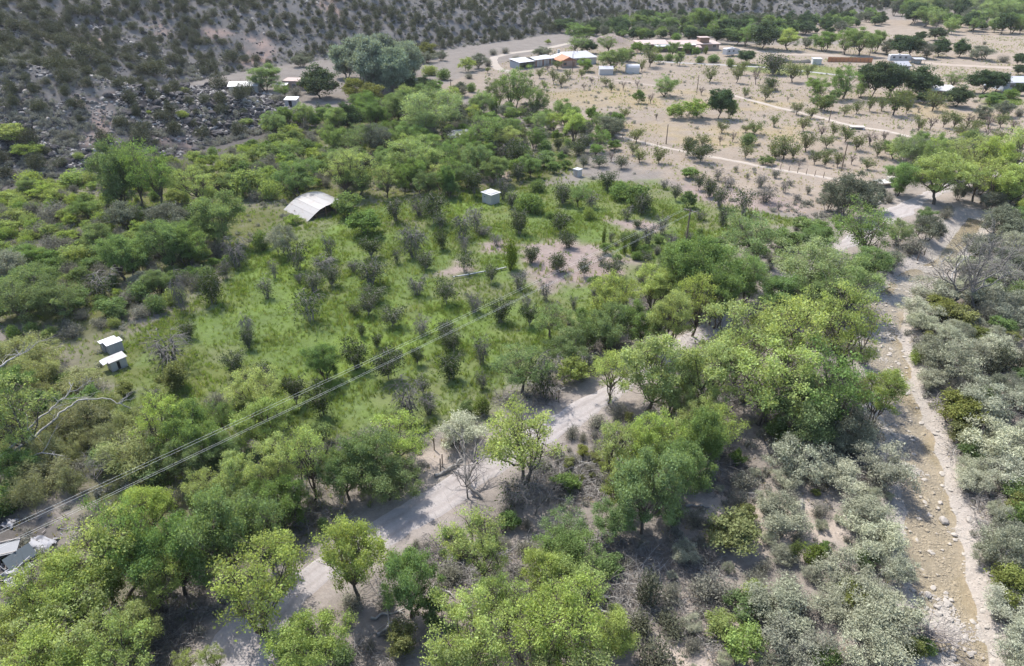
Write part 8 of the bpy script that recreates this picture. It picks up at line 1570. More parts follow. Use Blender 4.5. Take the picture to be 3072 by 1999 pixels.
def gable_block(rt, L, Wd, hw, hr, wall, roof, over=.35, x0=0, y0=0, hip=0.0, gable=None):
    """walls with gable ends and two roof slopes, ridge along x"""
    x1, y1 = x0 + L, y0 + Wd; ym = (y0 + y1) / 2
    V = [(x0, y0, -.3), (x1, y0, -.3), (x1, y1, -.3), (x0, y1, -.3), (x0, y0, hw), (x1, y0, hw), (x1, y1, hw), (x0, y1, hw), (x0 + hip, ym, hr - .05), (x1 - hip, ym, hr - .05)]
    F = [(0, 1, 5, 4), (2, 3, 7, 6), (1, 2, 6, 9, 5), (3, 0, 4, 8, 7)] if not hip else [(0, 1, 5, 4), (2, 3, 7, 6), (1, 2, 6, 5), (3, 0, 4, 7)]
    w = poly_part(rt, 'wall', wall, V if not hip else V[:8], F)
    s = (hr - hw) / (Wd / 2); zo = hw - s * over + .06; zr = hr + .06
    if not hip:
        slab(rt, 'roof_slope', roof, [(x0 - over, y0 - over, zo), (x1 + over, y0 - over, zo), (x1 + over, ym, zr), (x0 - over, ym, zr)], .08)
        slab(rt, 'roof_slope', roof, [(x0 - over, ym, zr), (x1 + over, ym, zr), (x1 + over, y1 + over, zo), (x0 - over, y1 + over, zo)], .08)
    else:
        slab(rt, 'roof_slope', roof, [(x0 - over, y0 - over, zo), (x1 + over, y0 - over, zo), (x1 - hip, ym, zr), (x0 + hip, ym, zr)], .08)
        slab(rt, 'roof_slope', roof, [(x0 + hip, ym, zr), (x1 - hip, ym, zr), (x1 + over, y1 + over, zo), (x0 - over, y1 + over, zo)], .08)
        slab(rt, 'roof_hip', roof, [(x1 + over, y0 - over, zo), (x1 + over, y1 + over, zo), (x1 - hip, ym, zr)], .08)
        slab(rt, 'roof_hip', roof, [(x0 - over, y1 + over, zo), (x0 - over, y0 - over, zo), (x0 + hip, ym, zr)], .08)
    return w
def window(rt, face, a0, a1, z0, z1, p, frame='white_wall'):
    """face 'y' (wall on plane y=p, facing -y) or 'x' (plane x=p, facing +x), 'X' facing -x"""
    d = -.05 if face in ('y', 'X') else .05
    if face == 'y':
        f = box(rt, 'window', frame, (a0 - .1, a1 + .1), (p + d, p - .002), (z0 - .1, z1 + .1)); g = box(f, 'pane', 'window_glass', (a0, a1), (p + d * 1.4, p + d - .002), (z0, z1))
    else:
        xs = sorted((p + d, p + d * .04)); f = box(rt, 'window', frame, tuple(xs), (a0 - .1, a1 + .1), (z0 - .1, z1 + .1))
        xs = sorted((p + d * 1.4, p + d * 1.04)); g = box(f, 'pane', 'window_glass', tuple(xs), (a0, a1), (z0, z1))
    return f

# curved-roof barn in the thicket
def barn():
    x, y = (-36.92,117.41)
    rt = root('arched_barn', x, y, R(44), 'open barn with curved pale metal roof at the thicket edge', 'barn', z=0)
    S = 8.5; Ln = 8.8
    prof = [(0, .05), (.2, 1.1), (.34, 1.75), (.5, 2.12), (.67, 2.28), (.85, 2.1), (1, 1.72)]
    prof = [(a * S, b) for a, b in prof]
    for (a, za), (b, zb) in zip(prof[:-1], prof[1:]):
        slab(rt, 'roof_sheet', 'aged_metal', [(a, 0, za + .01 * (b > 4)), (b + .06, 0, zb), (b + .06, Ln, zb), (a, Ln, za + .01 * (b > 4))], .05)
    for k in range(5):
        z0 = .05 + k * .36; xa = np.interp(z0 + .33, [p[1] for p in prof[:4]], [p[0] for p in prof[:4]])
        box(rt, 'wall_board', 'board_grey', (xa + .1, S - .3), (Ln - .3, Ln - .24), (z0, z0 + .32))
    for k in range(4):
        z0 = .05 + k * .38
        box(rt, 'side_board', 'board_grey', (S - .3, S - .24), (.4, Ln - .35), (z0, z0 + .33))
    for px in (2.2, 4.3, 6.3, 8.15):
        zt = float(np.interp(px, [p[0] for p in prof], [p[1] for p in prof])) - .08
        tube_part(rt, 'post', 'brown_wood', [(px, .25, -.3), (px, .25, zt)], .09)
        tube_part(rt, 'post', 'brown_wood', [(px, Ln - .5, -.3), (px, Ln - .5, zt)], .09)
    for (a, za), (b, zb) in zip(prof[:-1], prof[1:]):
        tube_part(rt, 'rafter', 'brown_wood', [(a, .25, za - .1), (b, .25, zb - .1)], .06, 4)
    for k in range(3):
        z0 = .35 + k * .5
        xa = float(np.interp(z0 + .1, [p[1] for p in prof[:4]], [p[0] for p in prof[:4]]))
        tube_part(rt, 'rail', 'brown_wood', [(xa + .05, .2, z0), (5.2, .2, z0)], .045, 4)
    MARKS.append((x, y + 5, 11, 'beside the curved-roof barn'))
barn()

def pump_house():
    x, y = (-3.98,127.0)
    rt = root('pump_house', x, y, R(46), 'small white block pump house with panelled flat roof', 'pump house', z=0)
    box(rt, 'wall', 'cream_wall', (0, 2.3), (0, 2.5), (-.3, 1.85))
    slab(rt, 'roof', 'white_wall', [(-.22, -.22, 1.98), (2.52, -.22, 1.98), (2.52, 2.72, 2.02), (-.22, 2.72, 2.02)], .13)
    f = slab(rt, 'roof_panel', 'grey_wall', [(.12, .12, 2.06), (2.18, .12, 2.06), (2.18, 2.38, 2.09), (.12, 2.38, 2.09)], .05)
    for k in range(3): slab(f, 'panel_pane', 'grey_metal', [(.2, .2 + k * .73, 2.08), (2.1, .2 + k * .73, 2.08), (2.1, .84 + k * .73, 2.09), (.2, .84 + k * .73, 2.09)], .012)
    d = box(rt, 'door', 'white_metal', (-.05, -.003), (1.35, 2.05), (.05, 1.55)); box(d, 'vent', 'dark_gap', (-.07, -.052), (1.55, 1.85), (1.2, 1.32))
    MARKS.append((x, y + 1.5, 8, 'beside the white pump house'))
pump_house()

def well_box():
    x, y = (14.1,144.69)
    rt = root('well_house', x, y, R(46), 'tiny grey shed with flat white lid among orchard bushes', 'shed', z=0)
    box(rt, 'wall', 'grey_wall', (0, 1.3), (0, 1.3), (-.3, 1.35)); slab(rt, 'lid', 'white_metal', [(-.15, -.15, 1.5), (1.45, -.15, 1.47), (1.45, 1.45, 1.47), (-.15, 1.45, 1.5)], .14)
    box(rt, 'door', 'board_grey', (-.04, -.003), (.3, .95), (.05, 1.15))
    MARKS.append((x, y, 6, 'beside the tiny lidded shed'))
well_box()

def tin_sheds():
    x, y = [-47.32,68.66]
    rt = root('tin_shed', x, y, R(46), 'low tin shed with faded pink metal roof and white door panels', 'shed', z=0)
    box(rt, 'wall', 'grey_wall', (0, 2.1), (0, 1.75), (-.3, 1.42))
    slab(rt, 'roof_sheet', 'aged_metal', [(-.15, -.15, 1.5), (2.3, -.15, 1.62), (2.3, 1.9, 1.62), (-.15, 1.9, 1.5)], .05)
    slab(rt, 'awning', 'white_metal', [(-.75, .35, 1.3), (-.12, .35, 1.44), (-.12, 1.95, 1.44), (-.75, 1.95, 1.3)], .04)
    for a in (.12, 1.25): box(rt, 'door_panel', 'white_metal', (a, a + .62), (-.045, -.003), (.05 + .1 * (a > 1), 1.36))
    box(rt, 'doorway', 'dark_gap', (.82, 1.18), (-.02, -.003), (.1, 1.3))
    for k in range(3): box(rt, 'wall_panel', 'grey_metal', (-.03, -.003), (.05 + k * .57, .58 + k * .57), (.02, 1.36))
    x2, y2 = [-49.36,72.32]
    r2 = root('tin_shed', x2, y2, R(46), 'tin shed with stepped white metal roof and grey panel walls', 'shed', z=0)
    box(r2, 'wall', 'grey_wall', (0, 1.9), (0, 1.35), (-.3, 1.62))
    slab(r2, 'roof_sheet', 'white_metal', [(-.2, -.12, 1.72), (2.05, -.12, 1.78), (2.05, 1.4, 1.78), (-.2, 1.4, 1.72)], .05)
    box(r2, 'lean_to', 'grey_metal', (-.35, 1.6), (1.36, 2.5), (-.3, 1.5))
    slab(r2, 'lean_to_roof', 'white_metal', [(-.55, 1.41, 1.64), (1.75, 1.41, 1.69), (1.75, 2.65, 1.6), (-.55, 2.65, 1.55)], .05)
    for k in range(2): box(r2, 'wall_panel', 'grey_metal', (-.03, -.003), (.06 + k * .66, .64 + k * .66), (.02, 1.56))
    for k in range(3): box(r2, 'wall_panel', 'grey_metal', (.06 + k * .62, .62 + k * .62), (-.03, -.003), (.02, 1.6))
    box(r2, 'door_gap', 'dark_gap', (-.37, -.353), (2.15, 2.35), (.1, 1.35))
    rt.scale = r2.scale = (.86, .86, .86)
    MARKS.append((x, y + 1, 6, 'beside the tin sheds'))
tin_sheds()

def open_shed():
    x, y = (-15.06,169.09)
    rt = root('open_shed', x, y, R(14), 'open-fronted shed with rusty metal roof hidden under trees', 'shed', z=0)
    for px in (.1, 3.2, 6.3):
        tube_part(rt, 'post', 'brown_wood', [(px, .1, -.3), (px, .1, 2.1)], .1); tube_part(rt, 'post', 'brown_wood', [(px, 4.3, -.3), (px, 4.3, 2.6)], .1)
    box(rt, 'back_wall', 'brown_wood', (0, 6.4), (4.4, 4.5), (-.3, 2.6)); box(rt, 'side_wall', 'board_grey', (-.1, 0), (0, 4.4), (-.3, 2.1))
    for k in range(4): slab(rt, 'roof_sheet', 'aged_metal', [(-.4 + k * 1.8, -.5, 2.15), (1.38 + k * 1.8, -.5, 2.15), (1.38 + k * 1.8, 4.8, 2.75), (-.4 + k * 1.8, 4.8, 2.75)], .05)
    MARKS.append((x + 3, y + 2, 9, 'beside the open shed'))
open_shed()

def spur_houses():
    x, y = [-91.11,232.05]
    rt = root('white_roofed_house', x, y, R(4), 'long low house with bright white roof behind the lava spur', 'house', z=0)
    gable_block(rt, 9.0, 5.5, 2.6, 3.5, 'cream_wall', 'white_metal'); window(rt, 'y', 1.5, 2.7, 1.0, 2.0, 0); window(rt, 'y', 6, 7.2, 1.0, 2.0, 0); box(rt, 'door', 'brown_wood', (4, 4.9), (-.05, -.003), (0, 2.05))
    x, y = [-75.76,238.63]
    rt = root('pink_house', x, y, R(-8), 'pinkish adobe house with pale porch roof below the poplars', 'house', z=0)
    box(rt, 'wall', 'adobe', (0, 7), (0, 5), (-.3, 3.0)); slab(rt, 'roof', 'adobe_roof', [(-.1, -.1, 3.1), (7.1, -.1, 3.1), (7.1, 5.1, 3.3), (-.1, 5.1, 3.3)], .1)
    slab(rt, 'porch_roof', 'white_metal', [(-1.6, -2.2, 2.1), (2.4, -2.2, 2.1), (2.4, -.02, 2.6), (-1.6, -.02, 2.6)], .06)
    for px in (-1.4, 2.2): tube_part(rt, 'porch_post', 'brown_wood', [(px, -2.05, -.3), (px, -2.05, 2.05)], .07)
    window(rt, 'y', 3.4, 4.6, 1, 2.1, 0)
    x, y = [-68.15,214.13]
    rt = root('white_roofed_shed', x, y, R(-6), 'small shed with bright white tin roof below the pink house', 'shed', z=0)
    box(rt, 'wall', 'grey_wall', (0, 3.6), (0, 2.4), (-.3, 1.9)); slab(rt, 'roof_sheet', 'white_metal', [(-.2, -.3, 1.98), (3.8, -.3, 1.98), (3.8, 2.6, 2.5), (-.2, 2.6, 2.5)], .06); box(rt, 'doorway', 'dark_gap', (1.2, 2.2), (-.02, -.003), (0, 1.7))
spur_houses()

def long_shed():
    x, y = [2.81,279.54]
    rt = root('implement_shed', x, y, R(36), 'long white-roofed implement shed with one open bay', 'shed', z=0)
    L1, Wd = 7.6, 6.2
    box(rt, 'end_wall', 'blue_wall', (0, .12), (0, Wd), (-.3, 2.4)); box(rt, 'back_wall', 'grey_wall', (.125, L1), (Wd - .12, Wd), (-.3, 2.9))
    slab(rt, 'roof_sheet', 'white_metal', [(-.3, -.5, 2.5), (L1 - .02, -.5, 2.5), (L1 - .02, Wd + .4, 3.1), (-.3, Wd + .4, 3.1)], .08)
    for px in (.3, 3.8): tube_part(rt, 'post', 'brown_wood', [(px, .05, -.3), (px, .05, 2.45)], .1)
    V = [(L1, 0, -.3), (18, 0, -.3), (18, Wd, -.3), (L1, Wd, -.3), (L1, 0, 2.7), (18, 0, 2.7), (18, Wd, 2.7), (L1, Wd, 2.7)]
    w = poly_part(rt, 'wall', 'grey_wall', V, [(0, 1, 5, 4), (1, 2, 6, 5), (2, 3, 7, 6), (3, 0, 4, 7)])
    slab(rt, 'roof_sheet', 'white_metal', [(L1 - .4, -.5, 2.8), (14.5, -.5, 2.8), (14.5, 3.1, 3.5), (L1 - .4, 3.1, 3.5)], .08); slab(rt, 'roof_sheet', 'white_metal', [(L1 - .4, 3.1, 3.5), (14.5, 3.1, 3.5), (14.5, Wd + .4, 2.8), (L1 - .4, Wd + .4, 2.8)], .08)
    slab(rt, 'roof_sheet', 'white_metal', [(14.51, -.4, 2.75), (18.3, -.4, 2.75), (18.3, Wd + .4, 3.05), (14.51, Wd + .4, 3.05)], .08)
    for k in range(12):
        a = L1 + .1 + k * .86
        box(w, 'wall_board', ('brown_wood', 'cream_wall', 'board_grey', 'cream_wall')[k % 4], (a, a + .78), (-.05, -.003), (0, 2.65))
    MARKS.append((x + 6, y + 5, 14, 'in front of the long implement shed'))
long_shed()

def homestead():
    x, y = [23.08,286.44]
    rt = root('farmhouse', x, y, R(18), 'farmhouse with white metal roof and brown front gable', 'house', z=0)
    gable_block(rt, 15.5, 8.5, 2.7, 4.4, 'cream_wall', 'white_metal', .5, x0=-3.5, y0=3.0, hip=2.6)
    # front wing: gable facing the camera side
    V = [(-5.2, -2.5, -.3), (1.2, -2.5, -.3), (1.2, 2.98, -.3), (-5.2, 2.98, -.3), (-5.2, -2.5, 2.6), (1.2, -2.5, 2.6), (1.2, 2.98, 2.6), (-5.2, 2.98, 2.6)]
    w = poly_part(rt, 'wing_wall', 'adobe', V, [(0, 1, 5, 4), (1, 2, 6, 5), (3, 0, 4, 7)])
    poly_part(rt, 'gable_boards', 'rust_wood', [(-5.2, -2.52, 2.6), (1.2, -2.52, 2.6), (-2.0, -2.52, 3.9)], [(0, 1, 2)])
    for s, xa in ((-1, -5.7), (1, 1.7)):
        q = [(xa, -3.0, 2.45), (-2.0, -3.0, 4.0), (-2.0, 5.4, 4.0), (xa, 5.4, 2.45)]
        slab(rt, 'wing_roof', 'white_metal' if s > 0 else 'rust_wood', q if s < 0 else q[::-1], .07)
    window(rt, 'y', -4.2, -3.0, 1.0, 1.9, -2.5, 'rust_wood'); d = box(rt, 'door', 'brown_wood', (-.6, .4), (-2.56, -2.503), (0, 2.1)); box(d, 'handle', 'dark_metal', (-.5, -.44), (-2.6, -2.562), (1, 1.1))
    window(rt, 'y', 7.5, 9.0, 1.0, 2.0, 3.0); window(rt, 'y', 3.5, 4.6, 1.0, 2.0, 3.0)
    box(rt, 'chimney', 'cream_wall', (-2.2, -1.3), (8.8, 9.6), (3.2, 5.2)); tube_part(rt, 'vent_pipe', 'grey_metal', [(3.6, 6.2, 4.0), (3.6, 6.2, 5.2)], .12); tube_part(rt, 'vent_pipe', 'grey_metal', [(5.2, 6.8, 4.0), (5.2, 6.8, 5.4)], .12)
    MARKS.append((x + 4, y + 4, 12, 'beside the farmhouse'))
    x, y = [32.07,267.3]
    rt = root('garden_shed', x, y, R(2), 'small white shed with plain gable roof near the farmhouse', 'shed', z=0)
    gable_block(rt, 5.0, 3.0, 2.1, 2.9, 'grey_wall', 'white_metal', .15); box(rt, 'door', 'board_grey', (5.003, 5.05), (.8, 2.0), (0, 2.0))
    x, y = [42.59,271.51]
    rt = root('garage_shed', x, y, R(0), 'white shed with rounded roof and dark open end', 'shed', z=0)
    pr = [(0, 2.0), (.5, 2.6), (1.6, 2.95), (2.7, 2.6), (3.2, 2.0)]
    V = []; 
    for a in (0, 4.8): V += [(a, 0, -.3)] + [(a, p[0], p[1] - .06) for p in pr] + [(a, 3.2, -.3)]
    poly_part(rt, 'wall', 'white_wall', V, [(0, 7, 8, 1), (5, 12, 13, 6), (6, 5, 4, 3, 2, 1, 0)])
    for (a, za), (b, zb) in zip(pr[:-1], pr[1:]): slab(rt, 'roof_sheet', 'white_metal', [(-.1, a, za), (4.9, a, za), (4.9, b, zb), (-.1, b, zb)], .05)
    poly_part(rt, 'doorway', 'brown_wood', [(4.7, .15, -.2), (4.7, 3.05, -.2), (4.7, 3.05, 1.9), (4.7, 2.6, 2.45), (4.7, 1.6, 2.75), (4.7, .6, 2.45), (4.7, .15, 1.9)], [(0, 1, 2, 3, 4, 5, 6)])
    # adobe compound
    x, y = [56.86,324.23]
    rt = root('adobe_house', x, y, R(6), 'sprawling flat-roofed adobe house with brown tower', 'house', z=0)
    for (a, b, c, d, h, m_) in ((0, 14, 4, 14, 2.7, 'adobe'), (14.1, 27, 0, 9, 3.0, 'adobe'), (27.1, 36, 3, 12, 2.6, 'adobe')):
        box(rt, 'wall', m_, (a, b), (c, d), (-.3, h)); slab(rt, 'roof', 'adobe_roof', [(a - .6, c - 1.2, h + .1), (b + .3, c - 1.2, h + .1), (b + .3, d + .3, h + .5), (a - .6, d + .3, h + .5)], .25)
    box(rt, 'tower', 'brown_wood', (27.3, 31.5), (4, 8), (2.7, 5.0)); slab(rt, 'tower_roof', 'adobe_roof', [(27.0, 3.7, 5.15), (31.8, 3.7, 5.15), (31.8, 8.3, 5.15), (27.0, 8.3, 5.15)], .2)
    slab(rt, 'porch_roof', 'adobe_roof', [(13.5, -4.5, 2.2), (25.5, -4.5, 2.2), (25.5, -1.3, 2.8), (13.5, -1.3, 2.8)], .12)
    slab(rt, 'porch_roof', 'white_metal', [(6, -.5, 2.3), (13.3, -.5, 2.3), (13.3, 2.7, 2.65), (6, 2.7, 2.65)], .1)
    for px in (14, 19.5, 25): tube_part(rt, 'porch_post', 'brown_wood', [(px, -4.2, -.3), (px, -4.2, 2.1)], .12)
    for px in (6.3, 13): tube_part(rt, 'porch_post', 'brown_wood', [(px, -.3, -.3), (px, -.3, 2.2)], .1)
    window(rt, 'y', 2, 3.6, 1, 2.3, 4); window(rt, 'y', 16, 18, 1, 2.4, 0); window(rt, 'y', 21, 23, 1, 2.4, 0); window(rt, 'y', 33, 34.5, 1, 2.2, 3)
    x, y = [76.32,320.33]
    rt = root('gate_house', x, y, R(4), 'small brown flat-roofed outbuilding beside the adobe house', 'outbuilding', z=0)
    box(rt, 'wall', 'brown_wood', (0, 3.0), (0, 3), (-.3, 3.3)); slab(rt, 'roof', 'grey_wall', [(-.3, -.3, 3.5), (3.4, -.3, 3.5), (3.4, 3.3, 3.5), (-.3, 3.3, 3.5)], .2); box(rt, 'doorway', 'dark_gap', (.8, 1.9), (-.03, -.003), (0, 2.3))
homestead()

def caravan(name, x, y, rz, label, L=8.0, hh=2.5, nose=1.4, z=0):
    rt = root(name, x, y, rz, label, 'caravan', z=z)
    pr = [(0, .7), (0, hh + .45), (.25, hh + .7), (L - nose, hh + .7), (L - .3, hh + .1), (L, 1.6), (L - .4, .75)]
    n = len(pr); V = [(a, 0, b) for a, b in pr] + [(a, 2.4, b) for a, b in pr]
    poly_part(rt, 'body', 'white_metal', V, [tuple(range(n)), tuple(range(2 * n - 1, n - 1, -1))] + [(i + 1, i, i + n, (i + 1) % n + n) if i < n - 1 else (0, n - 1, 2 * n - 1, n) for i in range(n)])
    box(rt, 'stripe', 'rv_stripe', (.1, L - .6), (-.012, -.002), (1.25, 1.45))
    for a in (1.0, 3.4, 5.6):
        if a + .9 < L - nose: f = box(rt, 'window', 'dark_metal', (a, a + .9), (-.03, -.002), (1.75, 2.45)); box(f, 'pane', 'window_glass', (a + .06, a + .84), (-.045, -.032), (1.81, 2.39))
    d = box(rt, 'door', 'grey_wall', (4.6, 5.2), (-.025, -.003), (.8, 2.6)); box(d, 'handle', 'dark_metal', (5.08, 5.14), (-.05, -.027), (1.6, 1.75))
    for a in (L * .42, L * .42 + .95):
        for yy in (.05, 2.15):
            G = Geo(); G.tube([(a, yy, .36), (a, yy + .2, .36)], [.36, .36], 0, 12); w = obj('wheel', G.mesh('wheel', ['rubber']), rt)
            G = Geo(); G.tube([(a, yy - .02, .36), (a, yy + .22, .36)], [.19, .19], 0, 10); obj('rim', G.mesh('rim', ['grey_metal']), w)
    box(rt, 'roof_unit', 'white_wall', (3.2, 4.1), (.8, 1.6), (hh + .7, hh + .98))
    tube_part(rt, 'hitch', 'dark_metal', [(L - .5, 1.2, .7), (L + .9, 1.2, .5)], .06); tube_part(rt, 'jack', 'dark_metal', [(L + .7, 1.2, 0), (L + .7, 1.2, .6)], .05)
    return rt
def yard():
    x, y = [90.28,310.96]
    caravan('caravan', x, y, R(28), 'white caravan with sloped nose parked by the adobe house', 7.5, 2.5, 2.4)
    x, y = [151.66,295.31]
    caravan('caravan', x, y, R(-4), 'long white caravan parked behind the grey garage', 8.6, 2.3, 1.2)
    x, y = [119.58,292.03]
    rt = root('utility_box', x, y, R(-8), 'white box shed on the lawn beside the orange fence', 'shed', z=0)
    box(rt, 'wall', 'white_wall', (0, 3.4), (0, 2.6), (-.2, 1.9)); slab(rt, 'roof', 'white_metal', [(-.15, -.15, 2.0), (3.55, -.15, 2.0), (3.55, 2.75, 2.15), (-.15, 2.75, 2.15)], .1); box(rt, 'door', 'grey_wall', (.5, 1.4), (-.03, -.003), (0, 1.7))
    a = np.array([127.51,296.97]); b = np.array([144.45,294.48])
    rt = root('plank_fence', a[0], a[1], math.atan2(*(b - a)[::-1]), 'orange-brown wooden plank fence with dark posts', 'fence', z=0)
    L = float(np.linalg.norm(b - a)); n = 11
    for k in range(n):
        box(rt, 'panel', 'orange_wood', (k * L / n + .06, (k + 1) * L / n - .06), (0, .06), (0, 2.0 - .02 * (k % 3)))
        box(rt, 'post', 'brown_wood', (k * L / n - .07, k * L / n + .07), (-.16, -.003), (-.3, 1.75))
    box(rt, 'cap_rail', 'rust_wood', (0, L), (.07, .2), (1.7, 1.85))
    MARKS.append(((a[0] + b[0]) / 2, (a[1] + b[1]) / 2, 9, 'beside the orange plank fence'))
    x, y = [143.98,315.58]
    rt = root('shade_canopy', x, y, R(0), 'small white canopy on posts behind the orange fence', 'canopy', z=0)
    slab(rt, 'canopy_top', 'white_metal', [(-.3, -1, 3.5), (2.6, -1, 3.5), (2.6, 1.2, 3.7), (-.3, 1.2, 3.7)], .1)
    for px, py in ((0, -.8), (2.3, -.8), (0, 1), (2.3, 1)): tube_part(rt, 'post', 'dark_metal', [(px, py, -.3), (px, py, 3.45)], .05)
    x, y = [143.94,273.66]
    rt = root('grey_garage', x, y, R(4), 'garage with plain grey gable roof beside dark trees', 'garage', z=0)
    gable_block(rt, 5.2, 5.5, 2.3, 3.4, 'cream_wall', 'grey_metal', .3); window(rt, 'y', 3.4, 4.3, 1, 1.9, 0); box(rt, 'garage_door', 'grey_wall', (.4, 2.8), (-.04, -.003), (0, 2.1))
    x, y = [159.66,291.22]
    rt = root('carport', x, y, R(-6), 'low grey carport beyond the caravan', 'carport', z=0)
    slab(rt, 'roof', 'grey_metal', [(-.2, -.2, 2.0), (4.0, -.2, 2.0), (4.0, 3.4, 2.2), (-.2, 3.4, 2.2)], .08)
    for px, py in ((0, 0), (3.8, 0), (0, 3.2), (3.8, 3.2)): tube_part(rt, 'post', 'dark_metal', [(px, py, -.3), (px, py, 1.95)], .06)
    box(rt, 'back_wall', 'grey_wall', (0, 3.8), (3.25, 3.32), (-.2, 1.95))
    x, y = [109.18,296.97]
    G = Geo(); n = 16; X = np.linspace(0, 11.5, n); H = np.array([.4, 1.9, 1.5, 1.0, .9, .8, .8, .7, .8, .7, .8, .9, 1.0, 1.2, 1.1, .3])
    V = np.concatenate([np.stack([X, np.full(n, -.9), np.full(n, -.1)], 1), np.stack([X, np.zeros(n), H], 1), np.stack([X, np.full(n, .9), np.full(n, -.1)], 1)])
    i = np.arange(n - 1); G.add(V, np.concatenate([np.stack([i, i + 1, i + 1 + n, i + n], 1), np.stack([i + n, i + n + 1, i + 2 * n + 1, i + 2 * n], 1)]), 4)
    o = obj('tarped_woodpile', G.mesh('tarped_woodpile', ['tarp_dark'])); o.location = (x, y, 0); o.rotation_euler = (0, 0, R(-3)); tag(o, 'long low pile under a dark tarpaulin on the lawn', 'pile')
    # houses at the village edge
    x, y = [131.09,227.32]
    rt = root('village_house', x, y, R(-12), 'brown house with pale hipped roof behind the pruned trees', 'house', z=0)
    gable_block(rt, 9.0, 6.5, 2.4, 3.5, 'brown_wood', 'grey_wall', .6, hip=1.5); window(rt, 'y', 1.5, 2.8, .9, 1.9, 0); window(rt, 'y', 6, 7.3, .9, 1.9, 0)
    x, y = [162.57,238.63]
    rt = root('blue_house', x, y, R(2), 'pale blue house with white metal roof under dark trees', 'house', z=0)
    gable_block(rt, 11, 6.5, 2.7, 3.9, 'blue_wall', 'white_metal', .5); window(rt, 'y', 2, 3.4, 1, 2, 0); box(rt, 'door', 'white_wall', (4.6, 5.5), (-.05, -.003), (0, 2.05)); tube_part(rt, 'vent_pipe', 'white_metal', [(3.2, 3.6, 3.8), (3.2, 3.6, 5.2)], .12)
yard()

# poles and wires
def pole(x, y, h, label, r=.13, arm=0.0, lamp=False, rz=0, tall=''):
    rt = root('utility_pole' if not lamp else 'yard_lamp', x, y, rz, label, 'utility pole' if not lamp else 'lamp post')
    tube_part(rt, 'shaft', 'pole_wood' if not lamp else 'dark_metal', [(0, 0, -.4), (0, 0, h * .5), (0, 0, h)], [r, r * .9, r * .75], 7)
    if arm:
        box(rt, 'crossarm', 'pole_wood', (-arm / 2, arm / 2), (-.06, .06), (h - .45, h - .32))
        for k in range(4): tube_part(rt, 'insulator', 'white_wall', [(-arm / 2 + .1 + k * (arm - .2) / 3, 0, h - .32), (-arm / 2 + .1 + k * (arm - .2) / 3, 0, h - .18)], .05, 6)
    if lamp: box(rt, 'lamp_head', 'white_wall', (-.25, .25), (-.2, .2), (h, h + .35), .06)
    return rt
for (x, y, h), lab in zip([(-18.03,212.75,7.98),(22.69,274.38,6.46),(87.14,193.79,3.3),(60.16,234.21,5.57),(71.98,148.76,6.11),(38.01,171.17,4.77),(149.8,309.15,5.21)],
        ('wooden utility pole among bushes beside the poplars', 'thin utility pole in front of the farmhouse', 'short wooden pole beside the ditch track', 'leaning-bare wooden pole standing in the dry orchard', 'dark wooden pole among the ditch-side fruit trees', 'slim pole at the thicket edge of the dry orchard', 'wooden pole behind the orange plank fence')):
    pole(x, y, h, lab, .14, 1.2 if h > 7 else 0)
x, y, h = (144.4,220.8,4.83)
pole(x, y, h, 'dark yard lamp post beside the village lawn', .12, lamp=True)
PA = np.array([28.9,107.0]); PB = np.array([-41.34,32.86])
rzw = math.atan2(*(PB - PA)[::-1]) + math.pi / 2
HP = 6.6
pole(PA[0], PA[1], HP, 'wooden utility pole carrying four wires at the orchard edge', .15, 2.2, rz=rzw)
pole(PB[0], PB[1], HP, 'utility pole carrying four wires beyond the junk pile', .15, 2.2, rz=rzw)
ux = np.array([math.cos(rzw), math.sin(rzw)])
for k, off in enumerate((-1.0, -.62, .75, 1.0)):
    t = np.linspace(0, 1, 24)[:, None]
    P = (PA + ux * off) * (1 - t) + (PB + ux * off) * t
    z = HP - .2 + (zat(*PA) * (1 - t[:, 0]) + zat(*PB) * t[:, 0]) - 4 * .45 * t[:, 0] * (1 - t[:, 0])
    w = tube_part(None, 'power_line', 'wire_metal', np.concatenate([P, z[:, None]], 1), .009, 4)
    tag(w, 'thin overhead power line sagging across the orchard', 'power line', 'four overhead power lines')
# fence posts and small poles
def post(x, y, h, lab, grp): 
    o = tube_part(None, 'fence_post', 'pole_wood', [(0, 0, -.3), (.01, .02, h * .5), (.03, 0, h)], [.07, .065, .06], 6); o.location = (x, y, zat(x, y)); tag(o, lab, 'post', grp)
for q in [(57.44,150.73),(59.05,149.87),(60.51,148.6),(61.94,147.35),(63.43,146.31),(64.82,145.09),(66.19,143.89),(27.99,176.46),(30.43,173.39),(32.84,170.68),(35.19,168.05),(9.61,188.15),(14.17,187.36),(18.63,185.8)]:
    post(q[0], q[1], 1.3, 'weathered fence post beside the lower orchard track', 'posts along the lower track')
for q in [(67.3,104.16),(64.97,101.86),(102.39,174.08),(102.76,172.03),(105.45,174.78)]: post(q[0], q[1], 1.4, 'dark fence post near the far road bend', 'posts near the far road bend')
for q in [(22.2,77.9),(-7.82,54.39),(-6.91,51.27),(-6.78,51.9),(-5.16,53.35),(5.16,62.68),(-11.47,64.01)]: post(q[0], q[1], 1.5, 'leaning wooden fence post beside the dirt road', 'posts beside the dirt road')
for q in [(7.6,243.61),(30.03,252.69),(-6.85,246.66)]: post(q[0], q[1], 2.0, 'lone wooden post in the dry orchard', 'lone posts in the dry orchard')
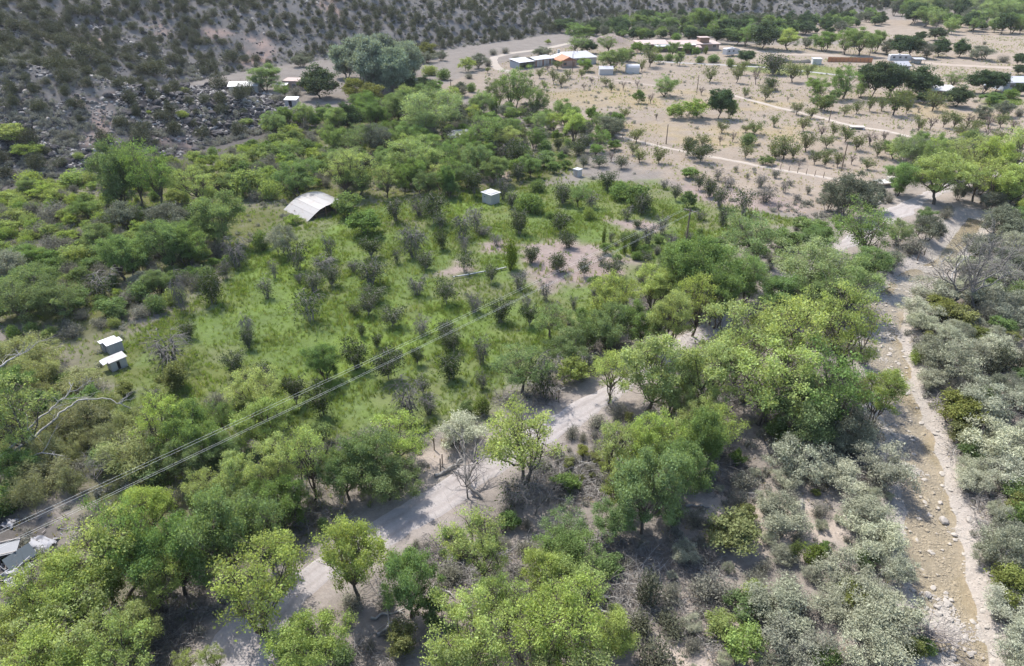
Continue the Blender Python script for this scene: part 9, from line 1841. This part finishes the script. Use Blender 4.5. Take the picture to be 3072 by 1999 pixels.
# irrigation pipe, headgate, platform
for (a, b) in [((-8.93,93.92),(-6.51,94.82)),((-6.38,94.92),(-3.94,96.04)),((-2.86,96.35),(-0.84,97.39))]:
    a = np.array(a); b = np.array(b)
    o = tube_part(None, 'irrigation_pipe', 'pipe_white', [(0, 0, .32), ((b - a)[0], (b - a)[1], .32)], .11, 8); o.location = (a[0], a[1], (zat(*a) + zat(*b)) / 2)
    tag(o, 'length of white irrigation pipe lying in the orchard grass', 'pipe', 'irrigation pipe lengths')
x, y = (89.82,185.8)
MARKS.append((x, y, 8, 'by the ditch headgate'))
rt = root('headgate', x, y, R(-8), 'small concrete ditch headgate beside the ditch track', 'headgate')
box(rt, 'base', 'concrete', (0, 3.4), (0, 1.6), (-.3, .55)); slab(rt, 'deck', 'board_grey', [(-.2, -.1, .72), (3.6, -.1, .72), (3.6, 1.7, .8), (-.2, 1.7, .8)], .1); box(rt, 'gate_frame', 'dark_metal', (.3, 3.0), (-.06, -.003), (-.1, .5))
x, y = (75.01,137.18)
MARKS.append((x, y, 8, 'by the pale wooden platform'))
rt = root('wooden_platform', x, y, R(12), 'pale wooden platform on short legs where the road bends', 'platform')
for k in range(5): box(rt, 'plank', 'cream_wall', (0, 4.6), (k * .5, k * .5 + .46), (.85, .93 + .01 * (k % 2)))
for px, py in ((.2, .2), (4.4, .2), (.2, 2.2), (4.4, 2.2)): tube_part(rt, 'leg', 'brown_wood', [(px, py, -.2), (px, py, .85)], .09)
box(rt, 'crate', 'board_grey', (2.6, 4.3), (.5, 1.8), (.95, 1.7))

# logs, fallen limbs, driftwood
def log(a, b, r, lab, z0=.1, z1=.1, mat='dead_wood', forks=2, seed=0):
    rng = np.random.default_rng(seed); G = Geo()
    A = np.array([a[0], a[1], zat(*a) + z0 + r * .6]); B = np.array([b[0], b[1], zat(*b) + z1 + r * .6])
    P = curve(A, B, rng, 7, .05); G.tube(P, np.linspace(r, r * .55, 7), 0, 7)
    L = np.linalg.norm(B - A)
    for k in range(forks):
        s = P[rng.integers(2, 6)]; d = (B - A) / L + rng.normal(size=3) * .6; d[2] = abs(d[2]); G.tube(curve(s, s + d * L * .3, rng, 4, .1), np.linspace(r * .45, r * .15, 4), 0, 4)
    o = obj('fallen_log', G.mesh('fallen_log', [mat])); tag(o, lab, 'log'); return o
LOGS = [((-10.7,34.52),(-8.25,35.29)),((-9.95,32.98),(-8.37,34.59)),((6.38,36.35),(8.7,36.12)),((6.48,35.68),(8.18,33.96)),((54.6,63.31),(55.74,61.96)),((-7.4,50.36),(-4.68,52.96)),((15.71,46.31),(17.82,46.19)),((26.59,47.32),(25.46,44.38)),((68.75,125.64),(72.22,129.3)),((-6.24,37.23),(-4.84,36.75))]
for k, ((a, b), lab) in enumerate(zip(LOGS, ('forked grey log leaning across the brush by the road', 'pale log lying under the forked grey log', 'straight bleached log at the wood edge', 'heap-like grey log sloping towards the sandy gap', 'thin bleached log on the sandy far bank', 'brown log lying along the dirt road edge', 'short log on bare sand near the olive shrubs', 'bleached leaning limb above the silver shrubs', 'bleached log beside the far road bend', 'grey log half hidden under a cottonwood'))):
    log(a, b, .13 + .03 * (k % 3), lab, seed=600 + k)
def limbs(name, paths, r, lab, cat, mat, seed, twigs=8):
    rng = np.random.default_rng(seed); G = Geo()
    for P in paths:
        P = np.array(P, float)
        t = np.linspace(0, len(P) - 1, 4 * len(P)); P = np.stack([np.interp(t, range(len(P)), P[:, k]) for k in range(3)], 1); n = len(P)
        P[1:-1] += rng.normal(size=(n - 2, 3)) * .06
        G.tube(P, np.linspace(r, r * .2, n), 0, 6)
        for k in range(twigs):
            s = P[rng.integers(n // 3, n)]; d = (P[-1] - P[0]); d = d / np.linalg.norm(d) + rng.normal(size=3) * .7; L = rng.uniform(.6, 2.2)
            Q = curve(s, s + d * L, rng, 5, .15); G.tube(Q, np.linspace(r * .3, r * .06, 5), 0, 4)
            for _ in range(3): s2 = Q[rng.integers(1, 5)]; G.tube(curve(s2, s2 + (d + rng.normal(size=3) * .8) * L * .35, rng, 3, .1), np.linspace(r * .1, r * .04, 3), 0, 3)
    o = obj(name, G.mesh(name, [mat])); return tag(o, lab, cat)
def at3(c, r, L): return None
limbs('dead_cottonwood', [[(-51.05,48.13,-0.2),(-49.07,50.17,1.5),(-47.31,52.79,3.0),(-46.15,54.2,4.0),(-45.26,55.88,4.5),(-44.52,57.15,5.0),(-44.44,58.18,5.6)],[(-49.52,49.73,1.0),(-47.19,51.8,2.4),(-45.87,54.59,3.0),(-45.05,56.91,3.4),(-44.2,57.93,3.7),(-41.75,58.25,3.6),(-40.13,57.87,3.2)],[(-50.72,54.72,5.0),(-48.97,54.78,5.3),(-46.8,53.79,5.0)],[(-54.64,60.27,5.0),(-53.67,62.4,5.6),(-52.79,64.75,5.6)],[(-49.52,49.34,1.0),(-47.21,49.85,1.6),(-44.49,51.17,2.4),(-42.43,50.78,2.2)]],
      .15, 'leaning dead cottonwood with long bleached limbs beside the junk pile', 'dead tree', 'dead_wood', 5, 9)
limbs('bare_snag', [[(-2.37,47.2,-0.2),(-3.83,48.01,0.8),(-4.33,49.22,1.8),(-4.44,50.51,2.6),(-4.64,51.98,3.3)],[(-4.12,48.8,1.3),(-3.54,49.59,2.0),(-3.36,50.22,2.5)]], .17, 'bare leaning snag at the edge of the dirt road', 'dead tree', 'bark_grey', 6, 14)
limbs('leaning_trunk', [[(61.42,86.41,-0.2),(61.59,88.85,2.2),(61.42,91.45,4.6)],[(61.42,86.41,-0.2),(62.76,89.49,2.8),(64.23,91.23,3.8),(66.54,92.47,4.6)]], .17, 'forked bleached trunk leaning over the silver shrubs', 'dead tree', 'dead_wood', 8, 7)
limbs('dead_sapling', [[(62.67,84.69,-0.2),(64.04,86.96,2.0),(66.18,89.26,3.8)]], .1, 'slim bleached sapling leaning on the creek bank', 'dead tree', 'dead_wood', 9, 6)
x, y = (30.6,32.98)
limbs('driftwood_pile', [[(x + a, y + b, -.1), (x + a + c, y + b + d, .35), (x + a + 2 * c, y + b + 2 * d, .5)] for a, b, c, d in ((-1.6, .9, .9, -.35), (-1.2, .4, 1.0, -.3), (-.8, .6, .8, -.5), (-.3, .2, .9, -.3), (-1.4, 1.2, .7, -.6), (0, -.2, .8, -.4))], .1, 'heap of dark driftwood on the creek edge', 'driftwood', 'debris_wood', 11, 10)
for (c, s, lab) in (((30.76,34.33), 1.5, 'large white boulder beside the driftwood heap'), ((31.31,34.11), 1.2, 'second large white boulder touching the driftwood heap'), ((38.7,45.33), .95, 'lone grey boulder with driftwood in the creek')):
    o = obj('pale_boulder', rock_mesh('pale_boulder', int(s * 100), 'creek_rock', .75)); o.location = (c[0], c[1], zat(*c) + s * .2); o.scale = (s, s, s); tag(o, lab, 'boulder')

# junk pile under the trees by the road
JUNK_AT = (0, 0)
def junk():
    def p(u, v): return plane_pt(u, v)
    J = {'a': [-42.35,40.51,0.0],'b': [-40.56,39.94,0.0],'w': [-41.66,39.6,0.0],'s1': [-39.88,41.74,0.0],'s2': [-40.04,38.58,0.0],'s3': [-39.39,37.75,0.0],'l': [-40.49,39.05,0.0],'s4': [-44.18,44.22,0.0]}
    x, y, _ = J['a']
    global JUNK_AT
    JUNK_AT = (x + 1, y)
    rt = root('flatbed_trailer', x, y, R(20), 'wrecked dark flatbed trailer in the junk pile', 'trailer')
    slab(rt, 'deck', 'dark_metal', [(-1.5, -.6, .75), (1.3, -.6, .75), (1.3, .9, .8), (-1.5, .9, .8)], .1)
    for a in (-.62, .92): tube_part(rt, 'side_rail', 'board_grey', [(-1.5, a, .9), (1.3, a, .9)], .05)
    for a in (-.8, .9):
        tube_part(rt, 'post', 'dark_metal', [(-1.45, a, .7), (-1.45, a, 1.5)], .04)
    for a in (-.75, .95):
        G = Geo(); G.tube([(-.2, a - .1, .33), (-.2, a + .1, .33)], [.33, .33], 0, 12); w = obj('wheel', G.mesh('wheel', ['rubber']), rt); G = Geo(); G.tube([(-.2, a - .13, .33), (-.2, a + .12, .33)], [.16, .16], 0, 10); obj('rim', G.mesh('rim', ['white_metal']), w)
    x, y, _ = J['b']
    rt = root('sheet_panel', x, y, R(55), 'tilted dark teal metal panel in the junk pile', 'panel'); slab(rt, 'sheet', 'teal_panel', [(-.9, -.5, .15), (1.2, -.5, .3), (1.2, .6, .95), (-.9, .6, .8)], .05); box(rt, 'prop', 'dark_metal', (-.1, .1), (.3, .5), (-.2, .7))
    for key, lab, s in (('s1', 'crumpled white sheet at the top of the junk pile', 1.0), ('s2', 'crumpled white sheet in the middle of the junk pile', .8), ('s3', 'crumpled white sheet under the cottonwood beside the junk pile', .7), ('s4', 'scrap of white plastic behind the junk pile', .5)):
        x, y, _ = J[key]; n = 9; u, v = np.meshgrid(np.linspace(-1, 1, n), np.linspace(-1, 1, n)); rng = np.random.default_rng(int(s * 1000) + len(lab))
        z = .25 + .22 * vnoise(u * 3 + x, v * 3 + y, .9, 5) + .1 * rng.normal(size=u.shape); z = np.maximum(z, .03)
        V = np.stack([u * s * 1.1 + .1 * rng.normal(size=u.shape), v * s * .8 + .1 * rng.normal(size=u.shape), z], -1).reshape(-1, 3)
        i = (np.arange(n - 1)[:, None] * n + np.arange(n - 1)[None]).reshape(-1, 1)
        o = obj('plastic_sheet', mesh_from('plastic_sheet', V, [(4, i + np.array([[0, 1, n + 1, n]]))], ['tarp_white'])); o.location = (x, y, zat(x, y)); tag(o, lab, 'sheet')
    x, y, _ = J['l']
    for k, (dx, dy, ex, ey, z1, lab) in enumerate(((-.2, -.2, 1.3, .5, .25, 'white pole lying across the junk pile'), (0, 0, .7, 1.2, .5, 'thin pole leaning over the trailer wreck'), (-.9, -.6, -.2, .3, .3, 'grey pole beside the wheel in the junk pile'))):
        o = tube_part(None, 'scrap_pole', 'pipe_white' if k == 0 else 'grey_metal', [(0, 0, .12), (ex - dx, ey - dy, z1)], .05, 6); o.location = (x + dx, y + dy, zat(x, y)); tag(o, lab, 'pole')
    rng = np.random.default_rng(3); G = Geo()
    for k in range(90):
        c = np.array([x, y, 0]) + np.array([rng.normal() * 1.5, rng.normal() * 1.5 + .8, zat(x, y) + rng.uniform(.02, .3)]); d = rng.normal(size=3) * .35; d[2] *= .3
        G.tube([c - d, c + d], rng.uniform(.015, .06), int(rng.integers(0, 3)), 4)
    o = obj('scrap_heap', G.mesh('scrap_heap', ['dark_metal', 'grey_metal', 'debris_wood'])); tag(o, 'loose scrap metal and sticks of the junk pile', kind='stuff')
MARKS.append((LOGS[0][0][0], LOGS[0][0][1], 6, 'over the forked grey log'))
MARKS.append((PA[0], PA[1], 7, 'near the four-wire pole'))
MARKS.append((LOGS[2][0][0], LOGS[2][0][1], 5, 'beside the straight bleached log'))
MARKS.append((LOGS[5][0][0], LOGS[5][0][1], 6, 'beside the roadside log'))
MARKS.append((LOGS[4][0][0], LOGS[4][0][1], 6, 'beside the far-bank log'))
junk()
MARKS.append((*JUNK_AT, 6, 'beside the junk pile'))

set_plants()
set_cover()

# ---------------------------------------------------------------- the air
def air():
    o = box(None, 'haze', 'dark_gap', (-3200, 3200), (-450, 5300), (-4, 112))
    m, nt, out = _mat('haze_air')
    v = nd(nt, 'ShaderNodeVolumePrincipled', inp={'Density': .00006, 'Anisotropy': .3})
    v.inputs['Color'].default_value = (.90, .94, 1.0, 1)
    nt.links.new(v.outputs[0], out.inputs['Volume'])
    o.data.materials.clear(); o.data.materials.append(m)
    tag(o, 'thin summer haze filling the valley air', kind='stuff')
air()
